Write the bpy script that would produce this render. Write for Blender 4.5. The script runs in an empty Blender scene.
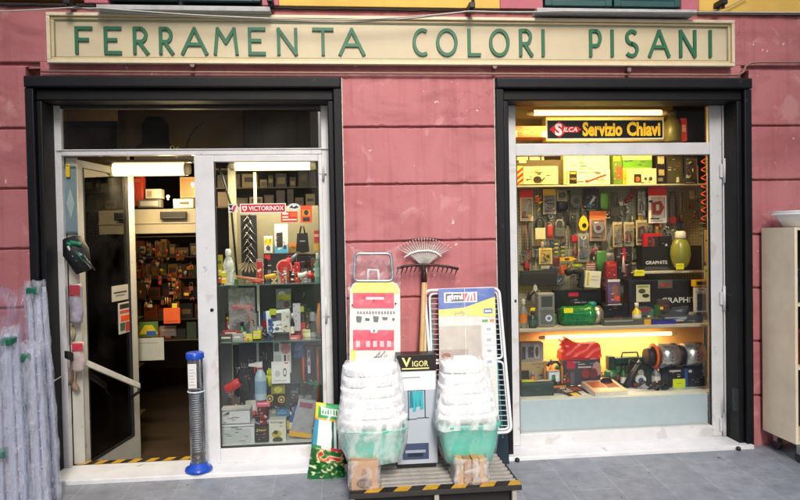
import bpy, bmesh, math, random
from mathutils import Vector, Matrix
random.seed(7)
D = bpy.data
SC = bpy.context.scene
COL = SC.collection

# ------------------------------------------------------------------ camera
F_PX, CAM_D, CAM_H = 660.0, 4.55, 1.575
YAW, PITCH, ROLL = math.radians(5.26), math.radians(-1.2), math.radians(-1.07)
fw = Vector((math.sin(YAW)*math.cos(PITCH), math.cos(YAW)*math.cos(PITCH), math.sin(PITCH)))
rt0 = Vector((math.cos(YAW), -math.sin(YAW), 0)); up0 = rt0.cross(fw)
rt = math.cos(ROLL)*rt0 + math.sin(ROLL)*up0
upv = -math.sin(ROLL)*rt0 + math.cos(ROLL)*up0
CAMPOS = Vector((0, -CAM_D, CAM_H))
cd = D.cameras.new('camera'); cam = D.objects.new('camera', cd); COL.objects.link(cam)
cd.sensor_width = 36; cd.lens = 36*F_PX/800; cd.clip_end = 500; cd.clip_start = 0.05
m = Matrix((rt, upv, -fw)).transposed().to_4x4(); m.translation = CAMPOS
cam.matrix_world = m
SC.camera = cam

# ------------------------------------------------------------------ world and light
SUN_EL, SUN_AZ = math.radians(38), math.radians(3)   # azimuth measured from -y towards +x
w = D.worlds.new('World'); SC.world = w; w.use_nodes = True
nt = w.node_tree
sky = nt.nodes.new('ShaderNodeTexSky'); sky.sky_type = 'NISHITA'; sky.sun_disc = False
sky.sun_elevation = SUN_EL; sky.sun_rotation = math.pi - SUN_AZ
sky.dust_density = 3.0; sky.ozone_density = 0.6; sky.air_density = 1.0
nt.links.new(sky.outputs[0], nt.nodes['Background'].inputs[0])
nt.nodes['Background'].inputs[1].default_value = 0.11
sl = D.lights.new('sun', 'SUN'); sun = D.objects.new('sun', sl); COL.objects.link(sun)
sl.energy = 2.4; sl.angle = math.radians(24); sl.color = (1.0, 0.96, 0.9)
sd = Vector((math.sin(SUN_AZ)*math.cos(SUN_EL), -math.cos(SUN_AZ)*math.cos(SUN_EL), math.sin(SUN_EL)))
sun.rotation_euler = sd.to_track_quat('Z', 'Y').to_euler()
SC.view_settings.view_transform = 'Standard'
SC.view_settings.look = 'None'
SC.view_settings.exposure = 1.35
SC.view_settings.gamma = 1.0
SC.view_settings.use_curve_mapping = False
SC.render.engine = 'CYCLES'
SC.cycles.use_denoising = True
SC.cycles.max_bounces = 8
SC.cycles.transparent_max_bounces = 24
SC.cycles.sample_clamp_indirect = 6

# ------------------------------------------------------------------ pixel (800x500) to point on the plane y = Y
def at(px, py, Y):
    d = (px-400)/F_PX*rt - (py-250)/F_PX*upv + fw
    t = (Y+CAM_D)/d.y
    return CAMPOS + d*t

# ------------------------------------------------------------------ materials
def lin(c):
    c = c/255.0
    return c/12.92 if c <= 0.04045 else ((c+0.055)/1.055)**2.4
def rgb(h):
    if isinstance(h, str):
        h = h.lstrip('#'); h = (int(h[0:2], 16), int(h[2:4], 16), int(h[4:6], 16))
    return tuple(lin(v) for v in h) + (1.0,)
MATS = {}
def mat(h, rough=0.5, metal=0.0, var=0.12, scale=18.0, bump=0.0, spec=0.5, trans=0.0, coat=0.0):
    key = (h, rough, metal, var, scale, bump, spec, trans, coat)
    if key in MATS: return MATS[key]
    m = D.materials.new('paint'); m.use_nodes = True; MATS[key] = m
    nt = m.node_tree; b = nt.nodes['Principled BSDF']
    c = rgb(h)
    b.inputs['Base Color'].default_value = c
    b.inputs['Roughness'].default_value = rough
    b.inputs['Metallic'].default_value = metal
    b.inputs['Specular IOR Level'].default_value = spec
    b.inputs['Coat Weight'].default_value = coat
    b.inputs['Transmission Weight'].default_value = trans
    if var or bump:
        tc = nt.nodes.new('ShaderNodeTexCoord')
        n = nt.nodes.new('ShaderNodeTexNoise'); n.inputs['Scale'].default_value = scale; n.inputs['Detail'].default_value = 9; n.inputs['Roughness'].default_value = .62
        nt.links.new(tc.outputs['Object'], n.inputs['Vector'])
        if var:
            r = nt.nodes.new('ShaderNodeMapRange')
            r.inputs[1].default_value = 0.3; r.inputs[2].default_value = 0.7
            r.inputs[3].default_value = 1-var; r.inputs[4].default_value = 1+var*0.7
            nt.links.new(n.outputs[0], r.inputs[0])
            x = nt.nodes.new('ShaderNodeVectorMath'); x.operation = 'SCALE'
            x.inputs[0].default_value = c[:3]
            nt.links.new(r.outputs[0], x.inputs['Scale']); nt.links.new(x.outputs[0], b.inputs['Base Color'])
            q = nt.nodes.new('ShaderNodeMapRange'); q.inputs[3].default_value = max(0.03, rough-0.1); q.inputs[4].default_value = min(1, rough+0.1)
            nt.links.new(n.outputs[0], q.inputs[0]); nt.links.new(q.outputs[0], b.inputs['Roughness'])
        if bump:
            bp = nt.nodes.new('ShaderNodeBump'); bp.inputs['Strength'].default_value = bump; bp.inputs['Distance'].default_value = 0.01
            nt.links.new(n.outputs[0], bp.inputs['Height']); nt.links.new(bp.outputs[0], b.inputs['Normal'])
    return m
def emis(h, s, name='lamp_glow'):
    key = ('e', h, s)
    if key in MATS: return MATS[key]
    m = D.materials.new(name); m.use_nodes = True; MATS[key] = m
    b = m.node_tree.nodes['Principled BSDF']
    b.inputs['Base Color'].default_value = rgb(h)
    b.inputs['Emission Color'].default_value = rgb(h); b.inputs['Emission Strength'].default_value = s
    return m
def glassmat(tint='#fafcfc', rough=0.0, refl=1.25, name='pane_glass', dirt=0.012):
    key = ('g', tint, rough, refl, dirt)
    if key in MATS: return MATS[key]
    m = D.materials.new(name); m.use_nodes = True; MATS[key] = m
    nt = m.node_tree; nt.nodes.clear()
    o = nt.nodes.new('ShaderNodeOutputMaterial'); t = nt.nodes.new('ShaderNodeBsdfTransparent'); t.inputs[0].default_value = rgb(tint)
    g = nt.nodes.new('ShaderNodeBsdfGlossy'); g.inputs['Roughness'].default_value = rough; g.inputs[0].default_value = (1, 1, 1, 1)
    f = nt.nodes.new('ShaderNodeFresnel'); f.inputs[0].default_value = 1.45
    mu = nt.nodes.new('ShaderNodeMath'); mu.operation = 'MULTIPLY'; mu.inputs[1].default_value = refl
    mx = nt.nodes.new('ShaderNodeMixShader')
    nt.links.new(f.outputs[0], mu.inputs[0]); nt.links.new(mu.outputs[0], mx.inputs[0])
    nt.links.new(t.outputs[0], mx.inputs[1]); nt.links.new(g.outputs[0], mx.inputs[2])
    df = nt.nodes.new('ShaderNodeBsdfDiffuse'); df.inputs[0].default_value = (.8, .8, .8, 1)
    tc = nt.nodes.new('ShaderNodeTexCoord'); n = nt.nodes.new('ShaderNodeTexNoise'); n.inputs['Scale'].default_value = 3; n.inputs['Detail'].default_value = 8
    r = nt.nodes.new('ShaderNodeMapRange'); r.inputs[1].default_value = .4; r.inputs[2].default_value = .8; r.inputs[3].default_value = 0; r.inputs[4].default_value = dirt
    nt.links.new(tc.outputs['Object'], n.inputs['Vector']); nt.links.new(n.outputs[0], r.inputs[0])
    m2 = nt.nodes.new('ShaderNodeMixShader'); nt.links.new(r.outputs[0], m2.inputs[0]); nt.links.new(mx.outputs[0], m2.inputs[1]); nt.links.new(df.outputs[0], m2.inputs[2])
    nt.links.new(m2.outputs[0], o.inputs[0])
    return m
def filmmat(tint='#eef2fa', milky=0.35, name='plastic_film', scale=14, stretch=(1, 1, 1), bump=.5):
    key = ('f', tint, milky, scale, stretch, bump)
    if key in MATS: return MATS[key]
    m = D.materials.new(name); m.use_nodes = True; MATS[key] = m
    nt = m.node_tree; nt.nodes.clear()
    o = nt.nodes.new('ShaderNodeOutputMaterial'); t = nt.nodes.new('ShaderNodeBsdfTransparent')
    p = nt.nodes.new('ShaderNodeBsdfPrincipled'); p.inputs['Base Color'].default_value = rgb(tint); p.inputs['Roughness'].default_value = .18
    p.inputs['Specular IOR Level'].default_value = 0.9; p.inputs['Subsurface Weight'].default_value = 0.0
    tc = nt.nodes.new('ShaderNodeTexCoord'); mp = nt.nodes.new('ShaderNodeMapping'); mp.inputs['Scale'].default_value = stretch
    nt.links.new(tc.outputs['Object'], mp.inputs[0])
    n = nt.nodes.new('ShaderNodeTexNoise'); n.inputs['Scale'].default_value = scale; n.inputs['Detail'].default_value = 6; n.inputs['Distortion'].default_value = 1.2
    nt.links.new(mp.outputs[0], n.inputs['Vector'])
    b = nt.nodes.new('ShaderNodeBump'); b.inputs['Strength'].default_value = bump; b.inputs['Distance'].default_value = .02
    nt.links.new(n.outputs[0], b.inputs['Height']); nt.links.new(b.outputs[0], p.inputs['Normal'])
    r = nt.nodes.new('ShaderNodeMapRange'); r.inputs[1].default_value = .38; r.inputs[2].default_value = .66
    r.inputs[3].default_value = milky*.45; r.inputs[4].default_value = min(1, milky*1.7)
    nt.links.new(n.outputs[0], r.inputs[0])
    tl = nt.nodes.new('ShaderNodeBsdfTranslucent'); tl.inputs[0].default_value = rgb(tint)
    m1 = nt.nodes.new('ShaderNodeMixShader'); m1.inputs[0].default_value = .35; nt.links.new(p.outputs[0], m1.inputs[1]); nt.links.new(tl.outputs[0], m1.inputs[2])
    mx = nt.nodes.new('ShaderNodeMixShader'); nt.links.new(r.outputs[0], mx.inputs[0]); nt.links.new(t.outputs[0], mx.inputs[1]); nt.links.new(m1.outputs[0], mx.inputs[2])
    nt.links.new(mx.outputs[0], o.inputs[0])
    return m

# ------------------------------------------------------------------ mesh builder (world coordinates, one mesh per build)
class MB:
    def __init__(s): s.bm = bmesh.new(); s.mats = []
    def idx(s, m):
        if m not in s.mats: s.mats.append(m)
        return s.mats.index(m)
    def _fin(s, faces, m, smooth=False):
        i = s.idx(m)
        for f in faces: f.material_index = i; f.smooth = smooth
    def box(s, x0, x1, y0, y1, z0, z1, m, bev=0.0, M=None):
        vs = [s.bm.verts.new((x, y, z)) for x in (x0, x1) for y in (y0, y1) for z in (z0, z1)]
        fs = [s.bm.faces.new([vs[i] for i in q]) for q in ((0, 1, 3, 2), (4, 6, 7, 5), (0, 4, 5, 1), (2, 3, 7, 6), (0, 2, 6, 4), (1, 5, 7, 3))]
        s._fin(fs, m)
        if bev > 0:
            es = {e for f in fs for e in f.edges}
            r = bmesh.ops.bevel(s.bm, geom=list(es), offset=bev, segments=2, affect='EDGES', profile=.6)
            s._fin([f for f in r['faces']], m, True)
            vs = list({v for f in r['faces'] for v in f.verts} | {v for v in vs if v.is_valid})
        if M is not None:
            bmesh.ops.transform(s.bm, matrix=M, verts=[v for v in vs if v.is_valid])
        return s
    def obox(s, c, ax, ay, az, m, bev=0.0):          # oriented box: centre and three half-axis vectors
        M = Matrix((ax, ay, az)).transposed().to_4x4(); M.translation = c
        k = min(ax.length, ay.length, az.length)
        return s.box(-1, 1, -1, 1, -1, 1, m, 0, M) if bev == 0 else s.box(-1, 1, -1, 1, -1, 1, m, min(.4, bev/k), M)
    def ring(s, c, u, v, n=12):
        return [s.bm.verts.new(c + u*math.cos(2*math.pi*i/n) + v*math.sin(2*math.pi*i/n)) for i in range(n)]
    def loft(s, rings, m, cap=True, smooth=True, closed=True):
        fs = []
        for a, b in zip(rings, rings[1:]):
            n = len(a)
            for i in range(n if closed else n-1):
                fs.append(s.bm.faces.new((a[i], a[(i+1) % n], b[(i+1) % n], b[i])))
        s._fin(fs, m, smooth)
        if cap and closed:
            s._fin([s.bm.faces.new(list(reversed(rings[0]))), s.bm.faces.new(rings[-1])], m)
        return s
    def cyl(s, p0, p1, r0, m, r1=None, n=14, cap=True):
        p0, p1 = Vector(p0), Vector(p1); r1 = r0 if r1 is None else r1
        d = (p1-p0).normalized(); u = d.orthogonal().normalized(); v = d.cross(u)
        return s.loft([s.ring(p0, u*r0, v*r0, n), s.ring(p1, u*r1, v*r1, n)], m, cap)
    def tube(s, pts, r, m, n=8, closed=False):
        pts = [Vector(p) for p in pts]; rs = []; u = None
        N = len(pts)
        for i, p in enumerate(pts):
            if closed: d = pts[(i+1) % N]-pts[i-1]
            else: d = pts[min(i+1, N-1)]-pts[max(i-1, 0)]
            d.normalize()
            u = d.orthogonal().normalized() if u is None else (u-d*u.dot(d)).normalized()
            v = d.cross(u); rr = r[i] if isinstance(r, (list, tuple)) else r
            rs.append(s.ring(p, u*rr, v*rr, n))
        if closed: rs.append(rs[0])
        return s.loft(rs, m, cap=not closed)
    def lathe(s, prof, c, m, n=24, sx=1.0, sy=1.0, e=2.0, cap=True):   # profile (r, z); superellipse exponent e
        rs = []
        for r, z in prof:
            ring = []
            for i in range(n):
                a = 2*math.pi*i/n; ca, sa = math.cos(a), math.sin(a)
                x = math.copysign(abs(ca)**(2/e), ca)*r*sx; y = math.copysign(abs(sa)**(2/e), sa)*r*sy
                ring.append(s.bm.verts.new((c[0]+x, c[1]+y, c[2]+z)))
            rs.append(ring)
        return s.loft(rs, m, cap)
    def sph(s, c, r, m, n=14):
        r = r if isinstance(r, (tuple, list)) else (r, r, r)
        prof = [(max(.02, math.sin(math.pi*i/8)), -math.cos(math.pi*i/8)) for i in range(9)]
        rs = []
        for q, z in prof:
            rs.append([s.bm.verts.new((c[0]+r[0]*q*math.cos(2*math.pi*i/n), c[1]+r[1]*q*math.sin(2*math.pi*i/n), c[2]+r[2]*z)) for i in range(n)])
        return s.loft(rs, m)
    def prism(s, pts, y0, y1, m):                     # outline (x, z), front at y0
        a = [s.bm.verts.new((x, y0, z)) for x, z in pts]; b = [s.bm.verts.new((x, y1, z)) for x, z in pts]
        n = len(pts); fs = [s.bm.faces.new(a), s.bm.faces.new(list(reversed(b)))]
        for i in range(n): fs.append(s.bm.faces.new((a[i], b[i], b[(i+1) % n], a[(i+1) % n])))
        s._fin(fs, m); return s
    def grid(s, fn, nu, nv, m, smooth=True):
        g = [[s.bm.verts.new(fn(i/nu, j/nv)) for j in range(nv+1)] for i in range(nu+1)]
        s._fin([s.bm.faces.new((g[i][j], g[i+1][j], g[i+1][j+1], g[i][j+1])) for i in range(nu) for j in range(nv)], m, smooth)
        return s
    def text(s, t, x0, x1, z0, z1, y, m, bold=0.0, M=None, extrude=0.0, slant=0.0):
        cu = D.curves.new('t', 'FONT'); cu.body = t; cu.offset = bold; cu.resolution_u = 3; cu.extrude = extrude; cu.shear = slant
        ob = D.objects.new('t', cu); COL.objects.link(ob)
        dg = bpy.context.evaluated_depsgraph_get(); dg.update()
        me = D.meshes.new_from_object(ob.evaluated_get(dg))
        xs = [v.co.x for v in me.vertices]; ys = [v.co.y for v in me.vertices]
        if xs:
            ax, bx, ay, by = min(xs), max(xs), min(ys), max(ys); vm = {}
            for v in me.vertices:
                p = Vector((x0+(v.co.x-ax)/(bx-ax)*(x1-x0), y-v.co.z, z0+(v.co.y-ay)/(max(1e-6, by-ay))*(z1-z0)))
                if M: p = M @ p
                vm[v.index] = s.bm.verts.new(p)
            fs = []
            for p in me.polygons:
                try: fs.append(s.bm.faces.new([vm[i] for i in p.vertices]))
                except ValueError: pass
            s._fin(fs, m)
        D.objects.remove(ob); D.curves.remove(cu); D.meshes.remove(me)
        return s
    def xf(s, M): bmesh.ops.transform(s.bm, matrix=M, verts=s.bm.verts[:]); return s
    def build(s, name, parent=None, fixn=True):
        if fixn: bmesh.ops.recalc_face_normals(s.bm, faces=s.bm.faces[:])
        vs = [v.co for v in s.bm.verts]
        lo = Vector((min(v.x for v in vs), min(v.y for v in vs), min(v.z for v in vs)))
        hi = Vector((max(v.x for v in vs), max(v.y for v in vs), max(v.z for v in vs)))
        org = Vector(((lo.x+hi.x)/2, (lo.y+hi.y)/2, lo.z))
        me = D.meshes.new(name)
        for v in s.bm.verts: v.co -= org
        s.bm.to_mesh(me); s.bm.free()
        for m in s.mats: me.materials.append(m)
        o = D.objects.new(name, me); COL.objects.link(o)
        if parent is None: o.location = org
        else:
            o.parent = parent; o.location = org - PW[parent.name]
        PW[o.name] = org
        return o
PW = {}
def tag(o, label, cat, group=None):
    o['label'] = label; o['category'] = cat
    if group: o['group'] = group
    return o
def thing(name, label, cat, loc, group=None):
    o = D.objects.new(name, None); COL.objects.link(o); o.location = loc; o.empty_display_size = .05
    PW[o.name] = Vector(loc)
    return tag(o, label, cat, group)
def struct(o): o['kind'] = 'structure'; return o

# a rectangle of the wall or a box front, given by what it spans in the picture, at its own depth Y
class Fr:
    def __init__(s, x0, y0, x1, y1, Y):
        xm, ym = (x0+x1)/2, (y0+y1)/2
        s.Y = Y; s.x0, s.x1 = at(x0, ym, Y).x, at(x1, ym, Y).x
        s.z1, s.z0 = at(xm, y0, Y).z, at(xm, y1, Y).z
        s.w, s.h = s.x1-s.x0, s.z1-s.z0
    def U(s, u): return s.x0+u*s.w
    def V(s, v): return s.z1-v*s.h
    def rect(s, mb, u0, v0, u1, v1, m, t=.0007, up=0.0):
        mb.box(s.U(u0), s.U(u1), s.Y-t-up, s.Y-up-.0001 if up else s.Y+.0005, s.V(v1), s.V(v0), m)
    def poly(s, mb, pts, m, t=.0012): mb.prism([(s.U(u), s.V(v)) for u, v in pts], s.Y-t, s.Y+.0005, m)
    def ell(s, mb, u, v, ru, rv, m, t=.0012, n=18): s.poly(mb, [(u+ru*math.cos(2*math.pi*i/n), v+rv*math.sin(2*math.pi*i/n)) for i in range(n)], m, t)
    def txt(s, mb, t, u0, v0, u1, v1, m, bold=0.0, up=.0016, slant=0): mb.text(t, s.U(u0), s.U(u1), s.V(v1), s.V(v0), s.Y-up, m, bold, slant=slant)
def art(fr, mb, items):
    k = 0
    for a in items:
        k += 1; t = .0006+.0004*k
        if a[0] == 'r': fr.rect(mb, *a[1:5], mat(a[5], .45, var=.05), t)
        elif a[0] == 'e': fr.ell(mb, *a[1:5], mat(a[5], .45, var=.05), t)
        elif a[0] == 'p': fr.poly(mb, a[1], mat(a[2], .45, var=.05), t)
        elif a[0] == 't': fr.txt(mb, a[1], *a[2:6], mat(a[6], .5, var=0), a[7] if len(a) > 7 else .01, up=t+.0006)
def turn(mb, fr, depth, yaw=0.0, roll=0.0, pitch=0.0):
    if yaw or roll or pitch:
        c = Vector(((fr.x0+fr.x1)/2, fr.Y+depth/2, fr.z0))
        M = Matrix.Translation(c) @ Matrix.Rotation(math.radians(yaw), 4, 'Z') @ Matrix.Rotation(math.radians(roll), 4, 'Y') @ Matrix.Rotation(math.radians(pitch), 4, 'X') @ Matrix.Translation(-c)
        mb.xf(M)
def boxitem(px, Y, depth, col, items, label, name='product_box', cat='box', group=None, yaw=0, roll=0, pitch=0, rough=.42, bev=.0012):
    fr = Fr(*px, Y); mb = MB()
    mb.box(fr.x0, fr.x1, Y, Y+depth, fr.z0, fr.z1, mat(col, rough, var=.06), bev)
    art(fr, mb, items)
    if name in ('product_box',) and fr.w > .05 and fr.h > .05 and Y < .76 and fr.w < .4:
        r_ = random.Random(int(px[0]*13+px[1]*5)); dark = sum(rgb(col)[:3]) < .6
        for q in range(7):
            u, v = r_.uniform(.05, .75), r_.uniform(.06, .9); fr.rect(mb, u, v, min(.96, u+r_.uniform(.06, .2)), v+min(.025, .006/fr.h), mat(r_.choice(['#9a9a94', '#c8c4b8', '#b83a30', '#7a828c'] if dark else ['#5a5a58', '#8a8478', '#a84a3a', '#4a5a7a']), .45, var=0), .0044+q*.0003)
    turn(mb, fr, depth, yaw, roll, pitch)
    return tag(mb.build(name), label, cat, group)
exec_later = []

# ================================================================== SETTING
def wallmat():
    m = D.materials.new('pink_render'); m.use_nodes = True; nt = m.node_tree; b = nt.nodes['Principled BSDF']
    tc = nt.nodes.new('ShaderNodeTexCoord')
    def noise(sc, det=6, st=None, dist=0.0):
        n = nt.nodes.new('ShaderNodeTexNoise'); n.inputs['Scale'].default_value = sc; n.inputs['Detail'].default_value = det; n.inputs['Distortion'].default_value = dist
        if st:
            mp = nt.nodes.new('ShaderNodeMapping'); mp.inputs['Scale'].default_value = st
            nt.links.new(tc.outputs['Object'], mp.inputs[0]); nt.links.new(mp.outputs[0], n.inputs['Vector'])
        else: nt.links.new(tc.outputs['Object'], n.inputs['Vector'])
        return n
    def ramp(src, p0, p1, c0, c1):
        r = nt.nodes.new('ShaderNodeValToRGB'); r.color_ramp.elements[0].position = p0; r.color_ramp.elements[1].position = p1
        r.color_ramp.elements[0].color = c0; r.color_ramp.elements[1].color = c1
        nt.links.new(src.outputs[0], r.inputs[0]); return r
    def mix(a, bb, f, mode='MIX'):
        x = nt.nodes.new('ShaderNodeMix'); x.data_type = 'RGBA'; x.blend_type = mode
        if isinstance(f, float): x.inputs[0].default_value = f
        else: nt.links.new(f.outputs[0], x.inputs[0])
        for i, v in ((6, a), (7, bb)):
            if isinstance(v, tuple): x.inputs[i].default_value = v
            else: nt.links.new(v.outputs[2] if v.bl_idname == 'ShaderNodeMix' else v.outputs[0], x.inputs[i])
        return x
    base = ramp(noise(1.3, 8, dist=.6), .35, .68, rgb('#ab6265'), rgb('#bf7a7c'))
    st = ramp(noise(3, 6, (7, 1, .35)), .5, .75, (0, 0, 0, 1), (.55, .55, .55, 1))
    c = mix(base, rgb('#9c5355'), st)
    pale = ramp(noise(5.5, 10, dist=.8), .60, .68, (0, 0, 0, 1), (.5, .5, .5, 1))
    c = mix(c, rgb('#cd9896'), pale)
    sp = ramp(noise(60, 3), .755, .79, (0, 0, 0, 1), (1, 1, 1, 1))
    c = mix(c, rgb('#e2cfc9'), sp)
    vo = nt.nodes.new('ShaderNodeTexVoronoi'); vo.feature = 'DISTANCE_TO_EDGE'; vo.inputs['Scale'].default_value = 1.1
    dn = noise(3.5, 5); va = nt.nodes.new('ShaderNodeVectorMath'); va.operation = 'MULTIPLY_ADD'; va.inputs[1].default_value = (.5, .5, .5)
    nt.links.new(dn.outputs[1], va.inputs[0]); nt.links.new(tc.outputs['Object'], va.inputs[2]); nt.links.new(va.outputs[0], vo.inputs['Vector'])
    cr = ramp(vo, .0, .0035, (1, 1, 1, 1), (0, 0, 0, 1)); ms = ramp(noise(.9, 3), .52, .6, (0, 0, 0, 1), (.4, .4, .4, 1))
    cm = nt.nodes.new('ShaderNodeMath'); cm.operation = 'MULTIPLY'; nt.links.new(cr.outputs[0], cm.inputs[0]); nt.links.new(ms.outputs[0], cm.inputs[1])
    c = mix(c, rgb('#6c3a3c'), cm)
    gr = ramp(noise(2.2, 9, (1, 1, 2.2), 1.0), .5, .75, (0, 0, 0, 1), (.6, .6, .6, 1)); c = mix(c, rgb('#864a4f'), gr)
    ch = ramp(noise(16, 6, dist=.5), .715, .73, (0, 0, 0, 1), (.9, .9, .9, 1)); c = mix(c, rgb('#d9c6bc'), ch)
    dk = ramp(noise(38, 4), .73, .76, (0, 0, 0, 1), (.8, .8, .8, 1)); c = mix(c, rgb('#5c3436'), dk)
    nt.links.new(c.outputs[2], b.inputs['Base Color']); b.inputs['Roughness'].default_value = .75
    bn = noise(45, 8); b2 = noise(4, 4)
    ad = nt.nodes.new('ShaderNodeMath'); ad.operation = 'MULTIPLY_ADD'; ad.inputs[1].default_value = .3
    nt.links.new(bn.outputs[0], ad.inputs[0]); nt.links.new(b2.outputs[0], ad.inputs[2])
    bp = nt.nodes.new('ShaderNodeBump'); bp.inputs['Strength'].default_value = .5; bp.inputs['Distance'].default_value = .012
    nt.links.new(ad.outputs[0], bp.inputs['Height']); nt.links.new(bp.outputs[0], b.inputs['Normal'])
    return m
PINK = wallmat()
def X(px, Y, py=250): return at(px, py, Y).x
def Z(py, Y, px=400): return at(px, py, Y).z
YF = -0.045
LX0, LX1 = X(29, YF), X(344.5, YF)
RX0, RX1 = X(498.5, YF), X(753, YF)
ZT = (Z(76, YF, 200)+Z(78, YF, 625))/2

bld = thing('shop_building', 'pink and yellow plastered building front with two black framed shop windows', 'building', (0, .15, 0))
# ---- pink wall with grooves
mb = MB()
gz = [Z(p, 0, 420) for p in (67, 127, 184, 241, 297, 353, 410)]
gh = .011
zTop = Z(9, 0, 400)
WR = random.Random(12)
def course(xa, xb, za, zb):
    n = max(8, int((xb-xa)/.02)); jit = lambda: WR.gauss(0, .0009)-(WR.uniform(.003, .009) if WR.random() < .02 else 0)
    top = [(xa+(xb-xa)*i/n, zb+jit()) for i in range(n+1)]; bot = [(xa+(xb-xa)*i/n, za-jit()) for i in range(n+1)]
    mb.box(xa, xb, .0045, .30, za+.0005, zb-.0005, PINK)
    R0 = [mb.bm.verts.new((x, .0045, z+.003)) for x, z in top]; R1 = [mb.bm.verts.new((x, .0, z-.003)) for x, z in top]; R2 = [mb.bm.verts.new((x, .0, z+.003)) for x, z in bot]; R3 = [mb.bm.verts.new((x, .0045, z-.003)) for x, z in bot]
    for A_, B_ in ((R0, R1), (R1, R2), (R2, R3)):
        mb._fin([mb.bm.faces.new((A_[i], A_[i+1], B_[i+1], B_[i])) for i in range(n)], PINK, False)
    for k in (0, n): mb._fin([mb.bm.faces.new((R0[k], R1[k], R2[k], R3[k]))], PINK)
for xa, xb in ((-4.5, LX0-.008), (LX1+.006, RX0-.006), (RX1+.006, 4.8)):
    top = gz[0]-gh if xa != LX1+.006 else ZT
    edges = [top]+[v for g in gz[1:] for v in (g+gh, g-gh)]+[-.1]
    for a, b in zip(edges[::2], edges[1::2]): course(xa, xb, b, a)
    for g in gz[1:]: mb.box(xa, xb, .022, .28, g-gh-.004, g+gh+.004, PINK)
course(-4.5, 4.8, gz[0]+gh+.012, zTop)
xl, xr = X(40, 0, 67), X(741, 0, 67)
mb.box(xl, xr, .001, .30, ZT+.001, gz[0]+gh+.0125, PINK, .003)
mb.box(-4.5, xl-.001, .03, .28, gz[0]-gh-.004, gz[0]+gh+.018, PINK)
mb.box(xr+.001, 4.8, .022, .28, gz[0]-gh-.004, gz[0]+gh+.018, PINK)
mb.box(-4.5, X(27, 0, 67), .008, .03, gz[0]-gh, gz[0]-.001, PINK)
mb.build('wall', bld)
# ---- upper storey
YEL = mat('#d5ae52', .8, var=.16, scale=3, bump=.35)
PK2 = mat('#b0616c', .75, var=.12, scale=5, bump=.2)
zy = zTop+.002
for a, b in ((-120, 84), (279, 500), (699, 930)):
    MB().box(X(a, -.03, 5), X(b, -.03, 5), -.03, .3, zy+(.03 if a < 0 else 0), 5.2, YEL, .004).build('upper_wall', bld)
for a, b in ((84, 108), (262, 279), (500, 543), (681, 699)):
    MB().box(X(a, -.032, 5)+.001, X(b, -.032, 5)-.001, -.034, .3, zy, 5.2, PK2, .004).build('painted_band', bld)
for a, b in ((108, 262), (543, 681)): MB().box(X(a, 0, 5), X(b, 0, 5), .1, .3, zy, 5.2, mat('#10201f', .6)).build('window', bld)
for a, b in ((-100, 96), (270, 540), (697, 900)):
    n = 24; mb = MB()
    for i in range(n):
        xa = X(a, 0, 8)+(X(b, 0, 8)-X(a, 0, 8))*i/n; xb = X(a, 0, 8)+(X(b, 0, 8)-X(a, 0, 8))*(i+1)/n
        mb.box(xa, xb, -.022-.004*random.random(), .02, zy-.014-.006*random.random(), zy-.001, mat('#2a2320', .9, var=.3), .0)
    mb.build('painted_shadow_line', bld)  # dark ragged strip stands in for the shadow line under the yellow plaster
SHG = mat('#1f4a48', .45, var=.15, scale=9)
for a, b in ((109, 178), (181, 261), (544, 611), (613, 680)):
    mb = MB(); xa, xb = X(a, 0, 5), X(b, 0, 5)
    for x in (xa, xb-.05): mb.box(x, x+.05, -.02, .02, zy+.03, 4.8, SHG, .004)
    mb.box(xa+.05, xb-.05, -.02, .02, zy+.03, zy+.07, SHG, .003)
    for i in range(30):
        z = zy+.085+i*.05
        mb.obox(Vector(((xa+xb)/2, 0, z)), Vector(((xb-xa)/2-.05, 0, 0)), Vector((0, .019, .014)), Vector((0, -.003, .005)), SHG)
    mb.build('shutter', bld)
SIL = mat('#a9a9a9', .6, var=.2, scale=14, bump=.3)
for a, b in ((96, 270), (537, 697)):
    MB().box(X(a, -.12, 8), X(b, -.12, 8), -.12, .05, Z(10.5 if a < 300 else 13, -.12, (a+b)/2), Z(5.2 if a < 300 else 8.5, -.12, (a+b)/2), SIL, .006).build('window_sill', bld)

# ---- black surrounds
BLK = mat('#0b0c11', .55, var=.35, scale=5, bump=.15, spec=.3)
ZTI = Z(105.5, .16, 500)
for x0, x1 in ((LX0, LX1), (RX0, RX1)):
    mb = MB(); a, b = .055, .040
    for s, xo in ((1, x0), (-1, x1)):
        xs = sorted((xo, xo+s*a)); mb.box(xs[0], xs[1], YF, .2, -.05, ZT-.078, BLK, .007)
        xs = sorted((xo+s*(a+.0015), xo+s*(a+b))); mb.box(xs[0], xs[1], YF+.03, .2, -.05, ZTI-.0015, BLK, .009)
    mb.box(x0, x1, YF-.012, .2, ZT-.0765, ZT, BLK, .012)
    mb.box(x0+a+.0015, x1-a-.0015, YF+.03, .2, ZTI, ZT-.078, BLK, .009)
    mb.build('window_surround', bld)
    for xo in (x0-.0075, x1+.001): MB().box(xo, xo+.0065, -.012, .02, .0, ZT, mat('#cfc6bd', .8, var=.4, scale=30), .002).build('caulking', bld)

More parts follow.
